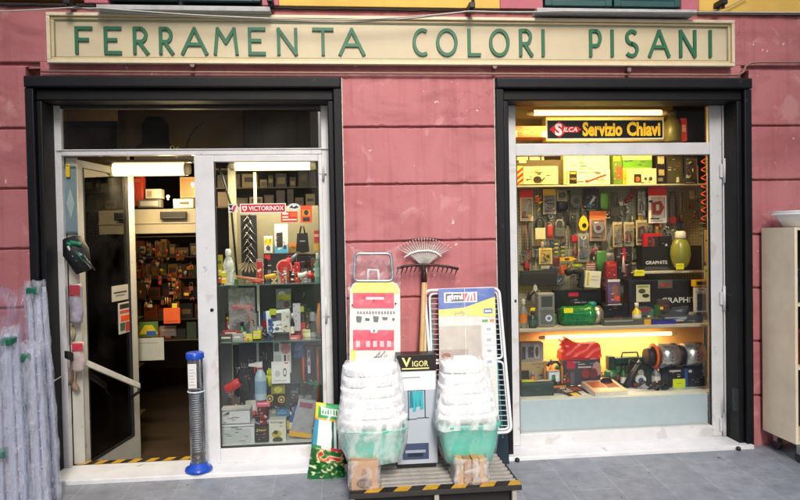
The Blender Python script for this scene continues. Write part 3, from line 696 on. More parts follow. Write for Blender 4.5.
# ================================================================== tool shapes hanging on cards
def tool(k, fr, mb, m1, m2, y, d=.012):
    U, V, W, H = fr.U, fr.V, fr.w, fr.h
    p = lambda u, v, o=0: Vector((U(u), y-o, V(v)))
    if k == 'pliers':
        mb.tube([p(.2, .95), p(.25, .6), p(.45, .4)], .11*W, m1); mb.tube([p(.8, .95), p(.75, .6), p(.55, .4)], .11*W, m1)
        mb.prism([(U(.38), V(.45)), (U(.44), V(.08)), (U(.5), V(.03)), (U(.56), V(.08)), (U(.62), V(.45))], y-d*.6, y+d*.3, m2)
    elif k == 'driver':
        mb.tube([p(.5, 0), p(.5, .06), p(.5, .33), p(.5, .4)], [.25*W, .38*W, .3*W, .16*W], m1, 10); mb.tube([p(.5, .4), p(.5, .98)], .09*W, m2)
    elif k == 'disc':
        c = p(.5, .5); r = min(W, H)*.46; mb.cyl(c, c-Vector((0, d, 0)), r, m1, n=22); mb.cyl(c-Vector((0, d, 0)), c-Vector((0, d+.002, 0)), r*.45, m2, n=16)
    elif k == 'tube':
        for u in (.22, .5, .78): mb.tube([p(u, .08), p(u, .94)], .1*W, m1 if u != .5 else m2)
    elif k == 'lock':
        mb.tube([p(.22, .6), p(.22, .25), p(.35, .08), p(.65, .08), p(.78, .25), p(.78, .6)], .09*W, m2); mb.box(U(.1), U(.9), y-d, y, V(.97), V(.5), m1, .002)
    elif k == 'arch':
        mb.tube([p(.15, .98), p(.15, .3), p(.32, .06), p(.68, .06), p(.85, .3), p(.85, .98)], .12*W, m1); mb.box(U(.05), U(.95), y-d*.7, y, V(.99), V(.8), m2, .002)
    elif k == 'saw':
        mb.prism([(U(.05), V(.95)), (U(.25), V(.95)), (U(.95), V(.1)), (U(.7), V(.05))], y-.004, y, m2); mb.prism([(U(0), V(1)), (U(0), V(.75)), (U(.28), V(.68)), (U(.4), V(.82)), (U(.3), V(1))], y-d, y, m1)
    elif k == 'knife':
        mb.prism([(U(.02), V(.25)), (U(.7), V(.15)), (U(.98), V(.5)), (U(.7), V(.85)), (U(.02), V(.8))], y-d, y, m1); mb.box(U(.3), U(.55), y-d-.002, y, V(.65), V(.35), m2)
    elif k == 'bottle':
        x, z0 = U(.5), V(1); mb.lathe([(.42*W, 0), (.46*W, .03*H), (.46*W, .62*H), (.2*W, .78*H), (.16*W, .82*H)], (x, y, z0), m1, 14); mb.lathe([(.22*W, .81*H), (.22*W, .98*H), (.12*W, H)], (x, y, z0), m2, 12)
    elif k == 'clips':
        r = random.Random(int(W*1e5)+int(H*1e4))
        for i in range(7):
            u, v = r.uniform(.15, .85), r.uniform(.1, .9); c = p(u, v, d*r.random()); a = r.uniform(0, 3); q = Vector((math.cos(a), 0, math.sin(a)))
            mb.tube([c-q*.16*H*.6, c+Vector((0, -.006, 0)), c+q*.16*H*.6], .09*W, (m1, m2)[i % 2], 6)
    elif k == 'bars':
        for i in range(6): mb.box(U(.15), U(.85), y-d*.5, y, V(.1+i*.145+.07), V(.1+i*.145), (m1, m2)[i % 2], .001)
    elif k == 'pack':
        mb.lathe([(.1, 0), (.9, .02*H), (1, .4*H), (.95, .9*H), (.85, H)], (U(.5), y, V(1)), m1, 16, W/2, d, 3); fr.rect(mb, .15, .3, .85, .6, m2, d+.001)
    elif k == 'wrench':
        mb.tube([p(.5, .15), p(.5, .85)], .12*W, m1); mb.tube([p(.2, .02), p(.3, .14), p(.7, .14), p(.8, .02)], .1*W, m1); mb.tube([p(.5+.2*math.cos(a/4*3.1416*2), .9+.07*math.sin(a/4*3.1416*2)) for a in range(5)], .08*W, m2)
    elif k == 'drop':
        mb.prism([(U(.5), V(0)), (U(.78), V(.2)), (U(1), V(.6)), (U(.85), V(.9)), (U(.5), V(1)), (U(.15), V(.9)), (U(0), V(.6)), (U(.22), V(.2))], y-d, y, m1); c = p(.55, .65, d); mb.cyl(c, c-Vector((0, .004, 0)), .22*W, m2)
def hang(px, kind, c1, c2, label, card=None, head=None, Y=None, name='tool', cat='tool', group=None, txt=None):
    Y = .70+random.random()*.03 if Y is None else Y
    fr = Fr(*px, Y); k = 'wall hook'
    t = thing(name, label, cat, ((fr.x0+fr.x1)/2, Y, fr.z0), group)
    m1, m2 = mat(c1, .4, var=.08), mat(c2, .35, var=.08)
    inner = fr
    if card:
        mb = MB(); mb.box(fr.x0, fr.x1, Y, Y+.002, fr.z0, fr.z1, mat(card, .5, var=.05), 0)
        if head: mb.box(fr.x0, fr.x1, Y-.0012, Y, fr.V(.24), fr.z1, mat(head, .5, var=.05), 0)
        if txt: fr.txt(mb, txt, .12, .07, .88, .18, mat('#f4f0e4', .5, var=0), .01)
        r_ = random.Random(int(px[0]*31+px[1]*7))
        for q in range(9):
            u_, v_ = r_.uniform(.02, .7), r_.uniform(.26, .82); fr.rect(mb, u_, v_, u_+r_.uniform(.05, .26), v_+r_.uniform(.015, .07), mat(r_.choice(['#c81e26', '#e5bd16', '#f0ece0', '#22242a', '#2f5fa8', '#2f7a3c', '#8a8a84']), .4, var=0), .0008+q*.0003)
        fr.rect(mb, .1, .86, .6, .9, mat('#4a4a44', .5, var=0)); fr.rect(mb, .1, .93, .8, .96, mat('#8a8a80', .5, var=0))
        mb.build('card', t)
        inner = Fr(*px, Y); inner.x0 = fr.U(.16); inner.x1 = fr.U(.84); inner.z1 = fr.V(.3 if head else .12); inner.z0 = fr.V(.84); inner.w = inner.x1-inner.x0; inner.h = inner.z1-inner.z0
        mb = MB(); tool(kind, inner, mb, m1, m2, Y-.004); mb.build('contents', t)
        mb = MB(); mb.box(inner.x0-.004, inner.x1+.004, Y-.022, Y-.0015, inner.z0-.004, inner.z1+.004, glassmat('#f8f8f8', .05, 1.3, 'blister', .08), .004); mb.build('blister', t)
    else:
        mb = MB(); tool(kind, fr, mb, m1, m2, Y-.004); mb.build('body', t)
    mb = MB(); c = Vector(((fr.x0+fr.x1)/2, Y, fr.z1-.004)); mb.tube([c+Vector((0, YP-Y, .004)), c+Vector((0, -.018, .002)), c+Vector((0, -.022, .010))], .0018, mat('#9a9a98', .3, 1), 5); mb.build('hook', t)
    return t
BKK, SIL_, YLW, REDC, ORG, GRN = '#1b1b1d', '#a9abad', '#e5bd16', '#c21a1f', '#e0621a', '#2f7a3c'
HR = [
 ((520, 190, 533, 221), 'saw', '#8c5a3a', SIL_, 'red-topped card with a brown handled blade, top left of the pegboard', '#b9a580', '#c81e26'),
 ((534, 193, 542, 213), 'clips', ORG, YLW, 'orange and yellow clamps beside the red-topped card', None, None),
 ((543, 189, 556, 214), 'bars', SIL_, '#5f6b68', 'yellow-topped card of small silver springs', '#8f8f83', '#d9b42c'),
 ((557, 190, 567, 201), 'knife', '#3a3a36', '#8a8168', 'small beige card with a dark cutter drawing', '#c4b888', None),
 ((558, 202, 568, 211), 'pack', '#17181a', '#5a5d52', 'squat black pack under the small beige card', None, None),
 ((569, 190, 582, 212), 'disc', '#57585a', '#2c2d2f', 'dark grey round tape measure on the top peg row', None, None),
 ((584, 189, 599, 211), 'saw', '#2f87b8', '#d8dde0', 'black card with a blue and white staple gun', '#141517', '#24262a'),
 ((600, 193, 608, 209), 'pack', '#5f9a3a', '#8fc45a', 'green crinkled bag right of the blue staple gun', None, None),
 ((609, 191, 620, 217), 'lock', '#2a2c2c', '#4a4c4c', 'black arched bicycle lock beside the green bag', None, None),
 ((622, 186, 636, 217), 'clips', '#8a2c34', '#8b8d90', 'tangle of red and grey snap hooks', None, None),
 ((638, 192, 645, 215), 'pliers', '#5a5058', '#9b9ba0', 'narrow blister with one small grey cutter', '#b4b0aa', None),
 ((648.5, 187, 666.5, 223), 'knife', '#a81218', '#d8d2c8', 'large red and white blister pack with a dark red pocket tool', '#e4dcd0', '#d3151d'),
 ((668, 190, 677, 224), 'arch', '#1c1c1e', '#7a1e24', 'black horseshoe lock with dark red base', None, None),
 ((679, 190, 685, 214), 'tube', '#6e7070', '#4e3038', 'bundle of grey rods left of the dark red handles', None, None),
 ((686, 200, 697, 225), 'clips', '#6d2436', '#3c2c30', 'dark red handled tools on the right of the pegboard', None, None),
 ((522, 223, 527, 252), 'tube', '#5d3f33', '#30241f', 'brown chain strip hanging at the left edge', None, None),
 ((528, 218, 532, 252), 'tube', '#2a2a38', '#3a3030', 'dark blue strip beside the brown chain', None, None),
 ((533.5, 216, 546, 240), 'lock', '#c8c79a', '#27282a', 'black padlock shaped grip with a cream band', None, None),
 ((541, 241, 543.6, 249), 'tube', '#c8c4b4', '#b0ac9c', 'short cream stick hanging over the square yellow card', None, None),
 ((547, 225, 552.5, 239), 'pack', '#b8362c', '#d8c8a8', 'small red-orange packet near the black grip', None, None),
 ((539, 248, 552, 264), 'clips', '#c79a22', '#7a5a1a', 'square yellow card of brass hooks', '#d8bf62', None),
 ((553, 219, 566, 237), 'lock', '#56584e', '#7a7c70', 'grey green rectangular frame clamp', None, None),
 ((553, 240, 558.5, 254), 'bars', BKK, '#c9b21e', 'left one of two small black and yellow packs', None, None),
 ((559.5, 243, 565.5, 257), 'bars', '#22221c', '#9aa61e', 'right one of two small packs, with a lime stripe', None, None),
 ((565.5, 209, 570, 250), 'driver', '#17171a', '#3a3a3c', 'long thin black screwdriver in the middle of the pegboard', None, None),
 ((571, 215, 576.5, 234), 'bars', '#2c3a26', '#4c5a34', 'dark green narrow bar card', '#20241c', None),
 ((571, 235, 577, 243), 'pack', '#b8222a', '#d8484a', 'tiny red packet under the dark green bar card', None, None),
 ((578, 215, 588, 231), 'drop', '#e8bb0e', '#1c1a12', 'yellow drop shaped chalk line with a black centre', None, None),
 ((578, 233, 589, 262), 'wrench', '#b4b8bc', '#8e9296', 'clear blister with three silver wrenches', '#8b8c84', None),
 ((589.5, 211, 606, 241), 'disc', '#c9c0b2', '#8b4a38', 'orange-topped photo card of a cutting disc', '#a9866c', '#e0701c'),
 ((590, 243, 600, 256), 'pliers', '#8d2a34', '#7c7c7c', 'short dark red pliers under the orange-topped card', None, None),
 ((600.5, 219, 619, 250), 'saw', '#3b3b36', '#6c6f70', 'grey try square slanting across the pegboard', None, None),
 ((613, 222, 622, 247), 'saw', '#8d7f5e', '#9c917a', 'left beige card with a thin blade', '#b3a378', None),
 ((624, 222, 634, 246), 'pliers', '#a34a3a', '#b0a890', 'middle beige card with a red tipped cutter', '#b7a87e', None),
 ((636, 220, 647, 245), 'knife', '#75504a', '#a09478', 'right beige card with a small brown tool', '#b3a47a', None),
 ((559, 256, 576, 262), 'knife', '#d8a51a', '#2c2618', 'yellow snap-off knife lying level on its hook', None, None),
 ((571, 263, 583, 267.5), 'knife', '#8f9c2e', '#c8c83a', 'lime green pointed handle under the yellow knife', None, None),
 ((584, 262, 597, 270), 'bars', '#b4303a', '#d8d0c8', 'red and white striped flat packet', None, None),
 ((596, 251, 606, 271), 'pack', '#3e7a3a', '#6aa04a', 'green bag of plugs hanging low on the board', None, None),
 ((606.5, 259, 612.5, 268), 'disc', '#d81c1c', '#f04038', 'bright red round cap on the board', None, None),
 ((560, 265, 567, 275), 'pack', '#d8622a', '#b8461c', 'orange hose nozzle over the blue packet', None, None),
 ((552.5, 275, 563, 285), 'clips', '#2f6c92', '#a8c0cc', 'packet of blue and white clips', '#24445a', None),
 ((528.5, 270, 538, 281.5), 'disc', '#a8aaa4', '#e8e6c0', 'round silver head lamp with a pale lens', None, None),
 ((698, 221, 706.5, 238), 'bars', '#8e908c', '#4c5050', 'grey brush strip at the right edge of the pegboard', None, None),
 ((684.5, 156, 697.5, 184), 'clips', '#191a1a', '#b8b01c', 'black work gloves with yellow fingertips hanging near the orange spiral', '#1c1a16', None),
]
for a in HR:
    hang(a[0], a[1], a[2], a[3], a[4], card=a[5], head=a[6], txt=a[7] if len(a) > 7 else None, Y=.5 if a[0][1] < 160 else None, group='tools hanging on the pegboard')
# fillers between the big cards: small dim tools, each of its own look
rnd = random.Random(33)
KN = {'pliers': 'pliers', 'driver': 'screwdriver', 'disc': 'round wheel', 'tube': 'set of rods', 'lock': 'padlock', 'arch': 'hoop handle', 'knife': 'cutter', 'bars': 'striped pack', 'pack': 'pouch', 'clips': 'tangle of clips', 'wrench': 'spanner'}
CC = {'#2a2b2c': 'black', '#55575a': 'grey', '#8c8e90': 'silver', '#6a3a22': 'brown', '#8c2426': 'dark red', '#b8901c': 'mustard', '#34503c': 'dark green', '#b86a2c': 'orange', '#2c4a6a': 'navy', '#a39a7c': 'beige'}
done = [a[0] for a in HR]; used_ = set(); hdr = ['#1c1c1e', '#b89a2c', '#8c2426', '#c8c2ac', '#2c4a6a', '#5a6a3c']
tries = 0; cnt = 0
while cnt < 150 and tries < 9000:
    tries += 1
    ov = 1.5 if cnt < 70 else -3.0
    w_, h_ = rnd.uniform(4, 8.5), rnd.uniform(8, 18); x_, y_ = rnd.uniform(520, 700), rnd.uniform(189, 268)
    if any(x_ < q[2]-(1.5 if cnt < 70 else w_*.55) and x_+w_ > q[0]+(1.5 if cnt < 70 else w_*.55) and y_ < q[3]-3 and y_+h_ > q[1]+3 for q in done) or y_+h_ > 284: continue
    if x_ > 642 and y_ > 222: continue
    k_ = rnd.choice(list(KN)); c_ = rnd.choice(list(CC)); row = 'upper' if y_ < 212 else 'middle' if y_ < 240 else 'lower'
    col_ = 'far left' if x_ < 545 else 'left' if x_ < 580 else 'central' if x_ < 620 else 'right' if x_ < 660 else 'far right'
    cc_ = rnd.choice([None, None, '#8f8870', '#6f6f66']); lab = '%s %s%s in the %s %s part of the pegboard' % (CC[c_], KN[k_], ' on a card' if cc_ else '', row, col_)
    if lab in used_: continue
    used_.add(lab); done.append((x_, y_, x_+w_, y_+h_)); cnt += 1
    hang((x_, y_, x_+w_, y_+h_), k_, c_, rnd.choice(['#8c8e90', '#2a2b2c', '#6c6e66', '#a39a7c']), lab, card=cc_, head=rnd.choice(hdr), Y=.725+rnd.random()*.02, group='small tools filling the pegboard')
# orange spiral
mb = MB(); pts = []
for i in range(80):
    c = at(704.5, 158+i*.8, .42); a = i*.62; pts.append(c+Vector((math.cos(a)*.022, math.sin(a)*.02, 0)))
mb.tube(pts, .005, mat('#e2531c', .4), 6); tag(mb.build('spiral_hose'), 'orange coiled air hose hanging at the right edge of the right window', 'hose')

# boxes on the top shelf
def B(px, Y, dep, col, items, label, **k):
    return boxitem(px, Y, dep, col, items, label, **k)
S1 = zs1
B((517, 160, 563, 184), .70, .05, '#4a4128', [('r', .05, .0, .2, .12, '#dcd29a')], 'dark olive crate at the top left of the right window')
B((517.3, 166, 523, 184.4), .612, .05, '#d8c060', [('p', [(0, .3), (1, .05), (1, .2), (0, .45)], REDC), ('p', [(0, .6), (1, .35), (1, .5), (0, .75)], REDC), ('p', [(0, .9), (1, .65), (1, .8), (0, 1)], REDC)], 'narrow carton with red diagonal stripes')
B((523.5, 166.3, 558, 184.2), .62, .07, '#e0d79c', [('r', .05, .3, .95, .34, '#a8a070'), ('e', .4, .74, .12, .2, '#3a2c1e'), ('r', .33, .62, .5, .68, '#2c241c'), ('e', .38, .25, .06, .1, '#b89a4a'), ('p', [(.5, .8), (.6, .62), (.62, .66), (.53, .86)], '#2c241c')], 'cream carton printed with a moka pot')
B((564, 154, 609.5, 184.2), .68, .08, '#e6dfa4', [('e', .38, .53, .07, .06, '#8a8a54'), ('e', .58, .53, .07, .06, '#8a8a54'), ('e', .38, .55, .04, .03, '#3c3c24'), ('e', .58, .55, .04, .03, '#3c3c24')], 'tall cream carton with two small dome lamps printed on it')
B((568.5, 169.5, 610, 184.4), .615, .05, '#ece6c0', [('r', .02, .08, .2, .95, '#17140e'), ('r', .04, .14, .18, .3, '#c8962c'), ('t', 'VIGOR', .04, .55, .18, .68, '#d8a62c'), ('p', [(.4, .8), (.9, .3), (.92, .4), (.42, .9)], '#a8302c'), ('e', .8, .75, .09, .12, '#b8b090'), ('r', .24, .16, .6, .2, '#a09a78')], 'white carton with a black corner label and a red tool drawing')
B((613.5, 155, 622, 184.2), .66, .08, '#5c7a2e', [('r', .3, .4, 1, .8, '#b8542a'), ('r', 0, .05, .8, .2, '#c8a83a')], 'narrow green and orange carton beside the white cartons')
B((622.5, 154.5, 652, 184.2), .68, .08, '#cfcf8a', [('r', 0, .18, 1, .45, '#5a9a26'), ('r', 0, .5, .25, 1, '#dca82a')], 'wide carton with a bright green band')
B((629, 168.5, 656.5, 184.4), .615, .055, '#d8cf9c', [('r', .18, .35, .44, .88, '#3a2a1c'), ('e', .31, .66, .08, .14, '#c87a3a'), ('r', .48, .4, .9, .85, '#e8e2b8'), ('e', .6, .65, .06, .1, '#4a4a34'), ('e', .78, .65, .07, .13, '#4a4a34')], 'low cream carton with two small photos in front of the green-banded one')
B((657, 155, 665, 184.2), .66, .08, '#1c1a14', [('r', .1, .05, .9, .3, '#c8c090'), ('r', .2, .5, .9, .7, '#b8a870'), ('r', .1, .78, .7, .9, '#8c8460')], 'tall black and cream carton at the right of the top shelf')
B((667, 156, 683, 184.2), .67, .08, '#3c3a20', [('r', .1, .2, .9, .9, '#4a4828')], 'dark olive plastic sack on the top shelf')
# behind the transom pane
B((514, 126, 547, 137), .60, .2, '#d8761c', [('r', 0, .75, 1, 1, '#8a5a20'), ('r', .02, .4, .1, .98, '#e8dca0'), ('r', .84, .5, .98, 1, '#efe6b8')], 'flat orange carton left of the key sign')
B((546, 117, 664, 141), .72, .1, '#d6c98c', [('r', .0, .9, 1, 1, '#8a8050')], 'long cream carton behind the key sign')
t = hang((664, 110, 681, 142), 'bottle', '#4c4a20', '#38361a', 'dark green jar right of the key sign', Y=.55, name='jar', cat='jar')
B((681, 118, 687, 141), .5, .08, '#b82c20', [('r', .2, .3, .8, .6, '#d8a08a')], 'narrow red carton in the top pane')
# hanging under the top: small price strips
for i, (a, b, wd) in enumerate(((517, 528, 'wide'), (529.5, 540, 'middle'), (541.5, 544, 'tiny'))):
    B((a, 157, b, 160.2), .44, .004, '#e8e0a0', [], '%s pale price strip high in the left corner of the right window' % wd, name='price_strip', cat='price tag', group='price strips')

# middle shelf
Y2 = .40
def pump():
    a, b = at(560, 318, .5), at(592, 318, .5); t = thing('water_pump', 'green cylindrical electric pump with a silver head on the middle shelf', 'pump', ((a.x+b.x)/2, .5, zs2))
    G1 = mat('#0a7a3c', .28, coat=.5); z = at(575, 315.5, .5).z; r = at(575, 306, .5).z-z
    mb = MB(); mb.tube([Vector((a.x, .5, z)), Vector((a.x+.012, .5, z)), Vector((a.x+.02, .5, z)), Vector((b.x-.06, .5, z)), Vector((b.x-.05, .5, z)), Vector((b.x-.01, .5, z)), Vector((b.x, .5, z))], [r*.7, r*.9, r, r, r*1.12, r*1.15, r*.9], G1, 24)
    for i in range(9):
        q = math.pi*(.15+i*.09); mb.box(a.x+.03, b.x-.08, .5-math.sin(q)*r-.004, .5-math.sin(q)*r+.004, z+math.cos(q)*r-.002, z+math.cos(q)*r+.002, G1)
    mb.build('motor', t)
    mb = MB(); mb.box(a.x+.03, b.x-.03, .46, .54, zs2+.001, z-r*.8, G1, .004); mb.build('foot', t)
    c = at(597, 313, .5); mb = MB(); S = mat('#b8b6a8', .3, .85); mb.tube([Vector((b.x+.001, .5, z)), Vector((b.x+.01, .5, z)), Vector((b.x+.06, .5, z)), Vector((b.x+.075, .5, z))], [r*.8, r, r*.98, r*.75], S, 24); mb.build('pump_head', t)
    mb = MB(); p = at(592, 304, .5); mb.lathe([(.03, -.01), (.034, .0), (.034, .022), (.02, .03)], (p.x, .5, p.z-.01), mat('#0d7f70', .35), 16); mb.cyl((p.x, .5, z+r*.5), (p.x, .5, p.z-.015), .018, S); mb.build('filler_cap', t)
    fr = Fr(564, 308, 573, 313, .5-r-.006); MB().box(fr.x0, fr.x1, fr.Y, fr.Y+.003, fr.z0, fr.z1, mat('#e8e41c', .5, var=0)).build('price_tag', t)
pump()
B((556, 290, 601, 326.3), .62, .1, '#131315', [('r', .28, .07, .5, .17, '#c81e36'), ('e', .42, .3, .12, .06, '#2c2e30'), ('e', .6, .34, .1, .07, '#26282a')], 'black carton with a red label behind the green pump')
def meter():
    fr = Fr(538, 293, 555, 326.2, .42); t = thing('tester', 'upright grey instrument in a clear pack with a round dial', 'instrument', ((fr.x0+fr.x1)/2, .42, zs2))
    mb = MB(); mb.box(fr.x0, fr.x1, .42, .5, zs2+.001, fr.z1, mat('#7f837e', .4), .012); mb.build('case', t)
    mb = MB(); fr.Y = .4195; fr.rect(mb, .2, .1, .85, .42, mat('#4a504c', .2), .003); fr.rect(mb, .15, .5, .9, .95, mat('#5f645f', .4), .002); fr.rect(mb, .25, .16, .7, .2, mat('#9aa09a')); mb.build('display', t)
    mb = MB(); fr.ell(mb, .62, .76, .2, .1, mat('#d8dce0', .3), .006); fr.ell(mb, .62, .76, .1, .05, mat('#5a6a9a', .3), .008); mb.build('dial', t)
meter()
def bottle(px, Y, zf, body, cap, lab, label, name='bottle', cat='bottle', trig=None):
    fr = Fr(*px, Y); zf = fr.z0 if zf is None else zf; H = fr.z1-zf; W = fr.w; x = (fr.x0+fr.x1)/2
    t = thing(name, label, cat, (x, Y, zf)); mb = MB()
    bm_ = body if not isinstance(body, str) else mat(body, .3, coat=.3)
    prof = [(.42*W, .001), (.48*W, .02*H), (.5*W, .1*H), (.5*W, .55*H), (.38*W, .68*H), (.2*W, .78*H), (.18*W, .82*H)]
    if name == 'sprayer': prof = [(.2*W, .001), (.3*W, .03*H), (.44*W, .16*H), (.52*W, .36*H), (.48*W, .58*H), (.34*W, .74*H), (.2*W, .82*H)]
    mb.lathe(prof, (x, Y, zf), bm_, 18, 1, .8); mb.build('body', t)
    if lab: mb = MB(); mb.lathe([(.505*W, .18*H), (.505*W, .5*H)], (x, Y, zf), mat(lab, .5), 18, 1.01, .82, cap=False); mb.build('label', t)
    mb = MB()
    if trig:
        mb.box(x-.3*W, x+.2*W, Y-.02, Y+.02, zf+.84*H, zf+.98*H, mat(cap, .4), .006); mb.prism([(x-.3*W, zf+.97*H), (x-.95*W, zf+.93*H), (x-.95*W, zf+.88*H), (x-.3*W, zf+.86*H)], Y-.012, Y+.012, mat(cap, .4)); mb.tube([(x-.35*W, Y, zf+.87*H), (x-.5*W, Y, zf+.78*H), (x-.45*W, Y, zf+.7*H)], .006, mat(trig, .4)); mb.cyl((x, Y, zf+.8*H), (x, Y, zf+.845*H), .22*W, mat(trig, .4))
    else: mb.lathe([(.24*W, .80*H), (.26*W, .82*H), (.26*W, .96*H), (.18*W, 1*H)], (x, Y, zf), mat(cap, .4), 14)
    mb.build('cap', t); return t
bottle((519.5, 299, 527, 326), .42, zs2, '#7c8480', '#b8b8b0', '#d07a1c', 'clear bottle with an orange label at the left end of the middle shelf')
bottle((528.5, 311, 537, 326), .40, zs2, '#1c3a30', '#17241f', '#3a5a50', 'small dark green bottle beside the grey instrument')
hang((524, 284, 546, 301), 'pliers', '#26272a', '#b8b8b0', 'black pruning shears with a white blade above the grey instrument', Y=.60)
tag(MB().tube([at(x, y, .6) for x, y in ((566, 273), (573, 270), (581, 272), (583, 280), (580, 288))], .03, mat('#212225', .5), 12).build('hose_bend'), 'thick black hose bend above the green pump', 'hose')
B((521, 270.5, 557, 285.5), .66, .05, '#1f201e', [('r', .05, .1, .95, .2, '#34352f')], 'dark plastic tray behind the round head lamp', name='tray', cat='tray')
B((584.5, 271, 600, 287.5), .55, .03, '#d8d4bc', [('r', .1, .1, .25, .9, '#b8b02c'), ('r', .35, .3, .85, .34, '#a8a490'), ('r', .35, .5, .85, .54, '#a8a490')], 'white paper pad in a clear bag', yaw=0, roll=5, name='pad', cat='packet')
B((602, 278, 613, 318), .60, .08, '#2a1012', [('r', .1, .1, .9, .3, '#6c1c24')], 'tall dark maroon carton right of the pump')
B((608, 279.5, 620, 303), .47, .05, '#6a4a6c', [('r', 0, 0, 1, .1, '#d8d4d0'), ('e', .55, .5, .3, .28, '#8a5a4a'), ('r', .5, .7, .95, .9, '#d8501c'), ('r', .1, .25, .3, .6, '#4a5a9a')], 'small purple and orange picture box')
B((603, 303.4, 628, 318.6), .48, .09, '#101012', [('r', .2, .03, .75, .11, '#c8c4b8')], 'black carton under the purple picture box')
fl = B((604, 319, 662, 326.4), .38, .14, '#55584f', [('r', .01, .1, .5, .3, '#8c8e86'), ('r', .7, .15, .98, .85, '#20222a')], 'flat clear pack of dark parts at the front of the middle shelf', rough=.15)
B((644.5, 319.5, 651, 326.2), .372, .006, '#d8a41c', [], 'small yellow label leaning on the flat packs', name='price_tag', cat='price tag')
B((652, 320.5, 676, 326.3), .37, .008, '#26268a', [('r', .05, .4, .9, .6, '#3c3cb0')], 'dark blue flat strip at the front of the middle shelf')
B((663, 315.5, 703, 326.3), .385, .12, '#3c4048', [('r', .05, .1, .6, .25, '#8a9298'), ('p', [(.1, .5), (.5, .2), (.6, .3), (.2, .7)], '#9aa2a8')], 'grey flat blister pack right of the blue strip', rough=.15)
B((629, 279.5, 701, 318.8), .50, .1, '#17191d', [('r', .0, .0, 1, .04, '#2c2e30'), ('r', .1, .12, .29, .55, '#c8c49c'), ('e', .18, .28, .05, .06, '#4a4838'), ('e', .23, .4, .05, .05, '#2c2c24'), ('r', .12, .14, .27, .19, '#8a9048'), ('r', .40, .01, .60, .22, '#55584f'), ('r', .43, .1, .48, .17, '#b8241c'), ('r', .5, .1, .57, .17, '#9c1f1c'), ('t', 'GRAPHITE', .45, .46, .98, .6, '#d4d6d8', .015), ('e', .2, .78, .14, .12, '#4c4e54'), ('r', .16, .72, .3, .8, '#8c2024'), ('p', [(.48, .98), (.6, .72), (.82, .68), (.78, .85), (.6, .95)], '#3f464c'), ('p', [(.62, .8), (.74, .76), (.72, .84)], '#8a9298')], 'large black tool case with grey capital lettering on the middle shelf', name='tool_case', cat='tool case')
B((642, 246, 702, 270.8), .62, .1, '#17191b', [('t', 'GRAPHITE', .06, .58, .42, .72, '#d4d6d8', .01), ('p', [(.03, .95), (.06, .8), (.4, .84), (.5, .95)], '#3c4246'), ('r', .5, .8, .62, .9, '#4a1c1c')], 'smaller black tool case with grey lettering on the short shelf', name='tool_case', cat='tool case')
B((644.5, 233.5, 662, 258), .66, .04, '#b81c24', [('r', .2, .12, .42, .9, '#3a2c2c'), ('r', .46, .12, .95, .9, '#2c2024'), ('r', .5, .2, .55, .8, '#8a5a5a')], 'red framed carton above the smaller tool case')
B((660, 236, 672, 258.5), .64, .04, '#1a1a1c', [('r', .45, .35, .6, .6, '#c8c8c0')], 'black carton with one small white label')
bottle((671, 231, 690, 268), .54, None, '#7d822c', '#d8d6c8', None, 'round translucent yellow-green bottle with a white cap', name='sprayer', cat='bottle')
for px, lab in (((676, 263.5, 684, 269.5), 'yellow price tag on the smaller tool case'), ((634.5, 270, 644.5, 276), 'yellow price tag left of the short shelf'), ((704.5, 230, 708.5, 262), 'tall yellow strip at the right edge of the window'), ((704, 266, 708.5, 281), 'short yellow strip beside the short shelf')):
    B(px, .45 if px[0] < 700 else .4, .002, '#e6e01c' if px[1] > 260 else '#e8c81c', [('r', .2, .3, .8, .36, '#6a6420')], lab, name='price_tag', cat='price tag')
hang((630, 267, 638, 277), 'clips', '#d8c8b4', '#c89a7a', 'cluster of pale plastic dummies at the left of the short shelf', Y=.52)
mb = MB(); p = at(623.5, 272, .52); mb.cyl(p, at(623.3, 256, .52), .017, mat('#b8a8a4', .4), .003); tag(mb.build('nozzle'), 'pale cone nozzle standing before the red cartons', 'nozzle')
B((616, 247, 632, 262), .68, .03, '#26181a', [('r', .4, .1, .6, .9, '#a82c3c'), ('r', .1, .1, .3, .8, '#3c3434')], 'dark carton with a red stripe below the beige cards')
B((606.5, 262, 617, 279), .62, .06, '#8c1c1e', [('r', .1, .1, .9, .25, '#c83028')], 'dull red carton beside the green bag')
B((616, 263, 632, 279), .68, .05, '#171214', [('r', .55, .1, .7, .8, '#7a1c2c')], 'black carton behind the pale cone nozzle')
B((694.5, 280, 708.5, 286.5), .40, .05, '#e0ac14', [('r', .15, .3, .85, .75, '#1a1810')], 'small yellow carton at the right end above the white blister')
B((694.5, 287.5, 709, 312), .40, .02, '#c8ccc8', [('r', .18, .25, .8, .95, '#2c3c44'), ('r', .3, .06, .7, .1, '#8a8e8a')], 'white blister with a dark handset at the right end of the middle shelf')

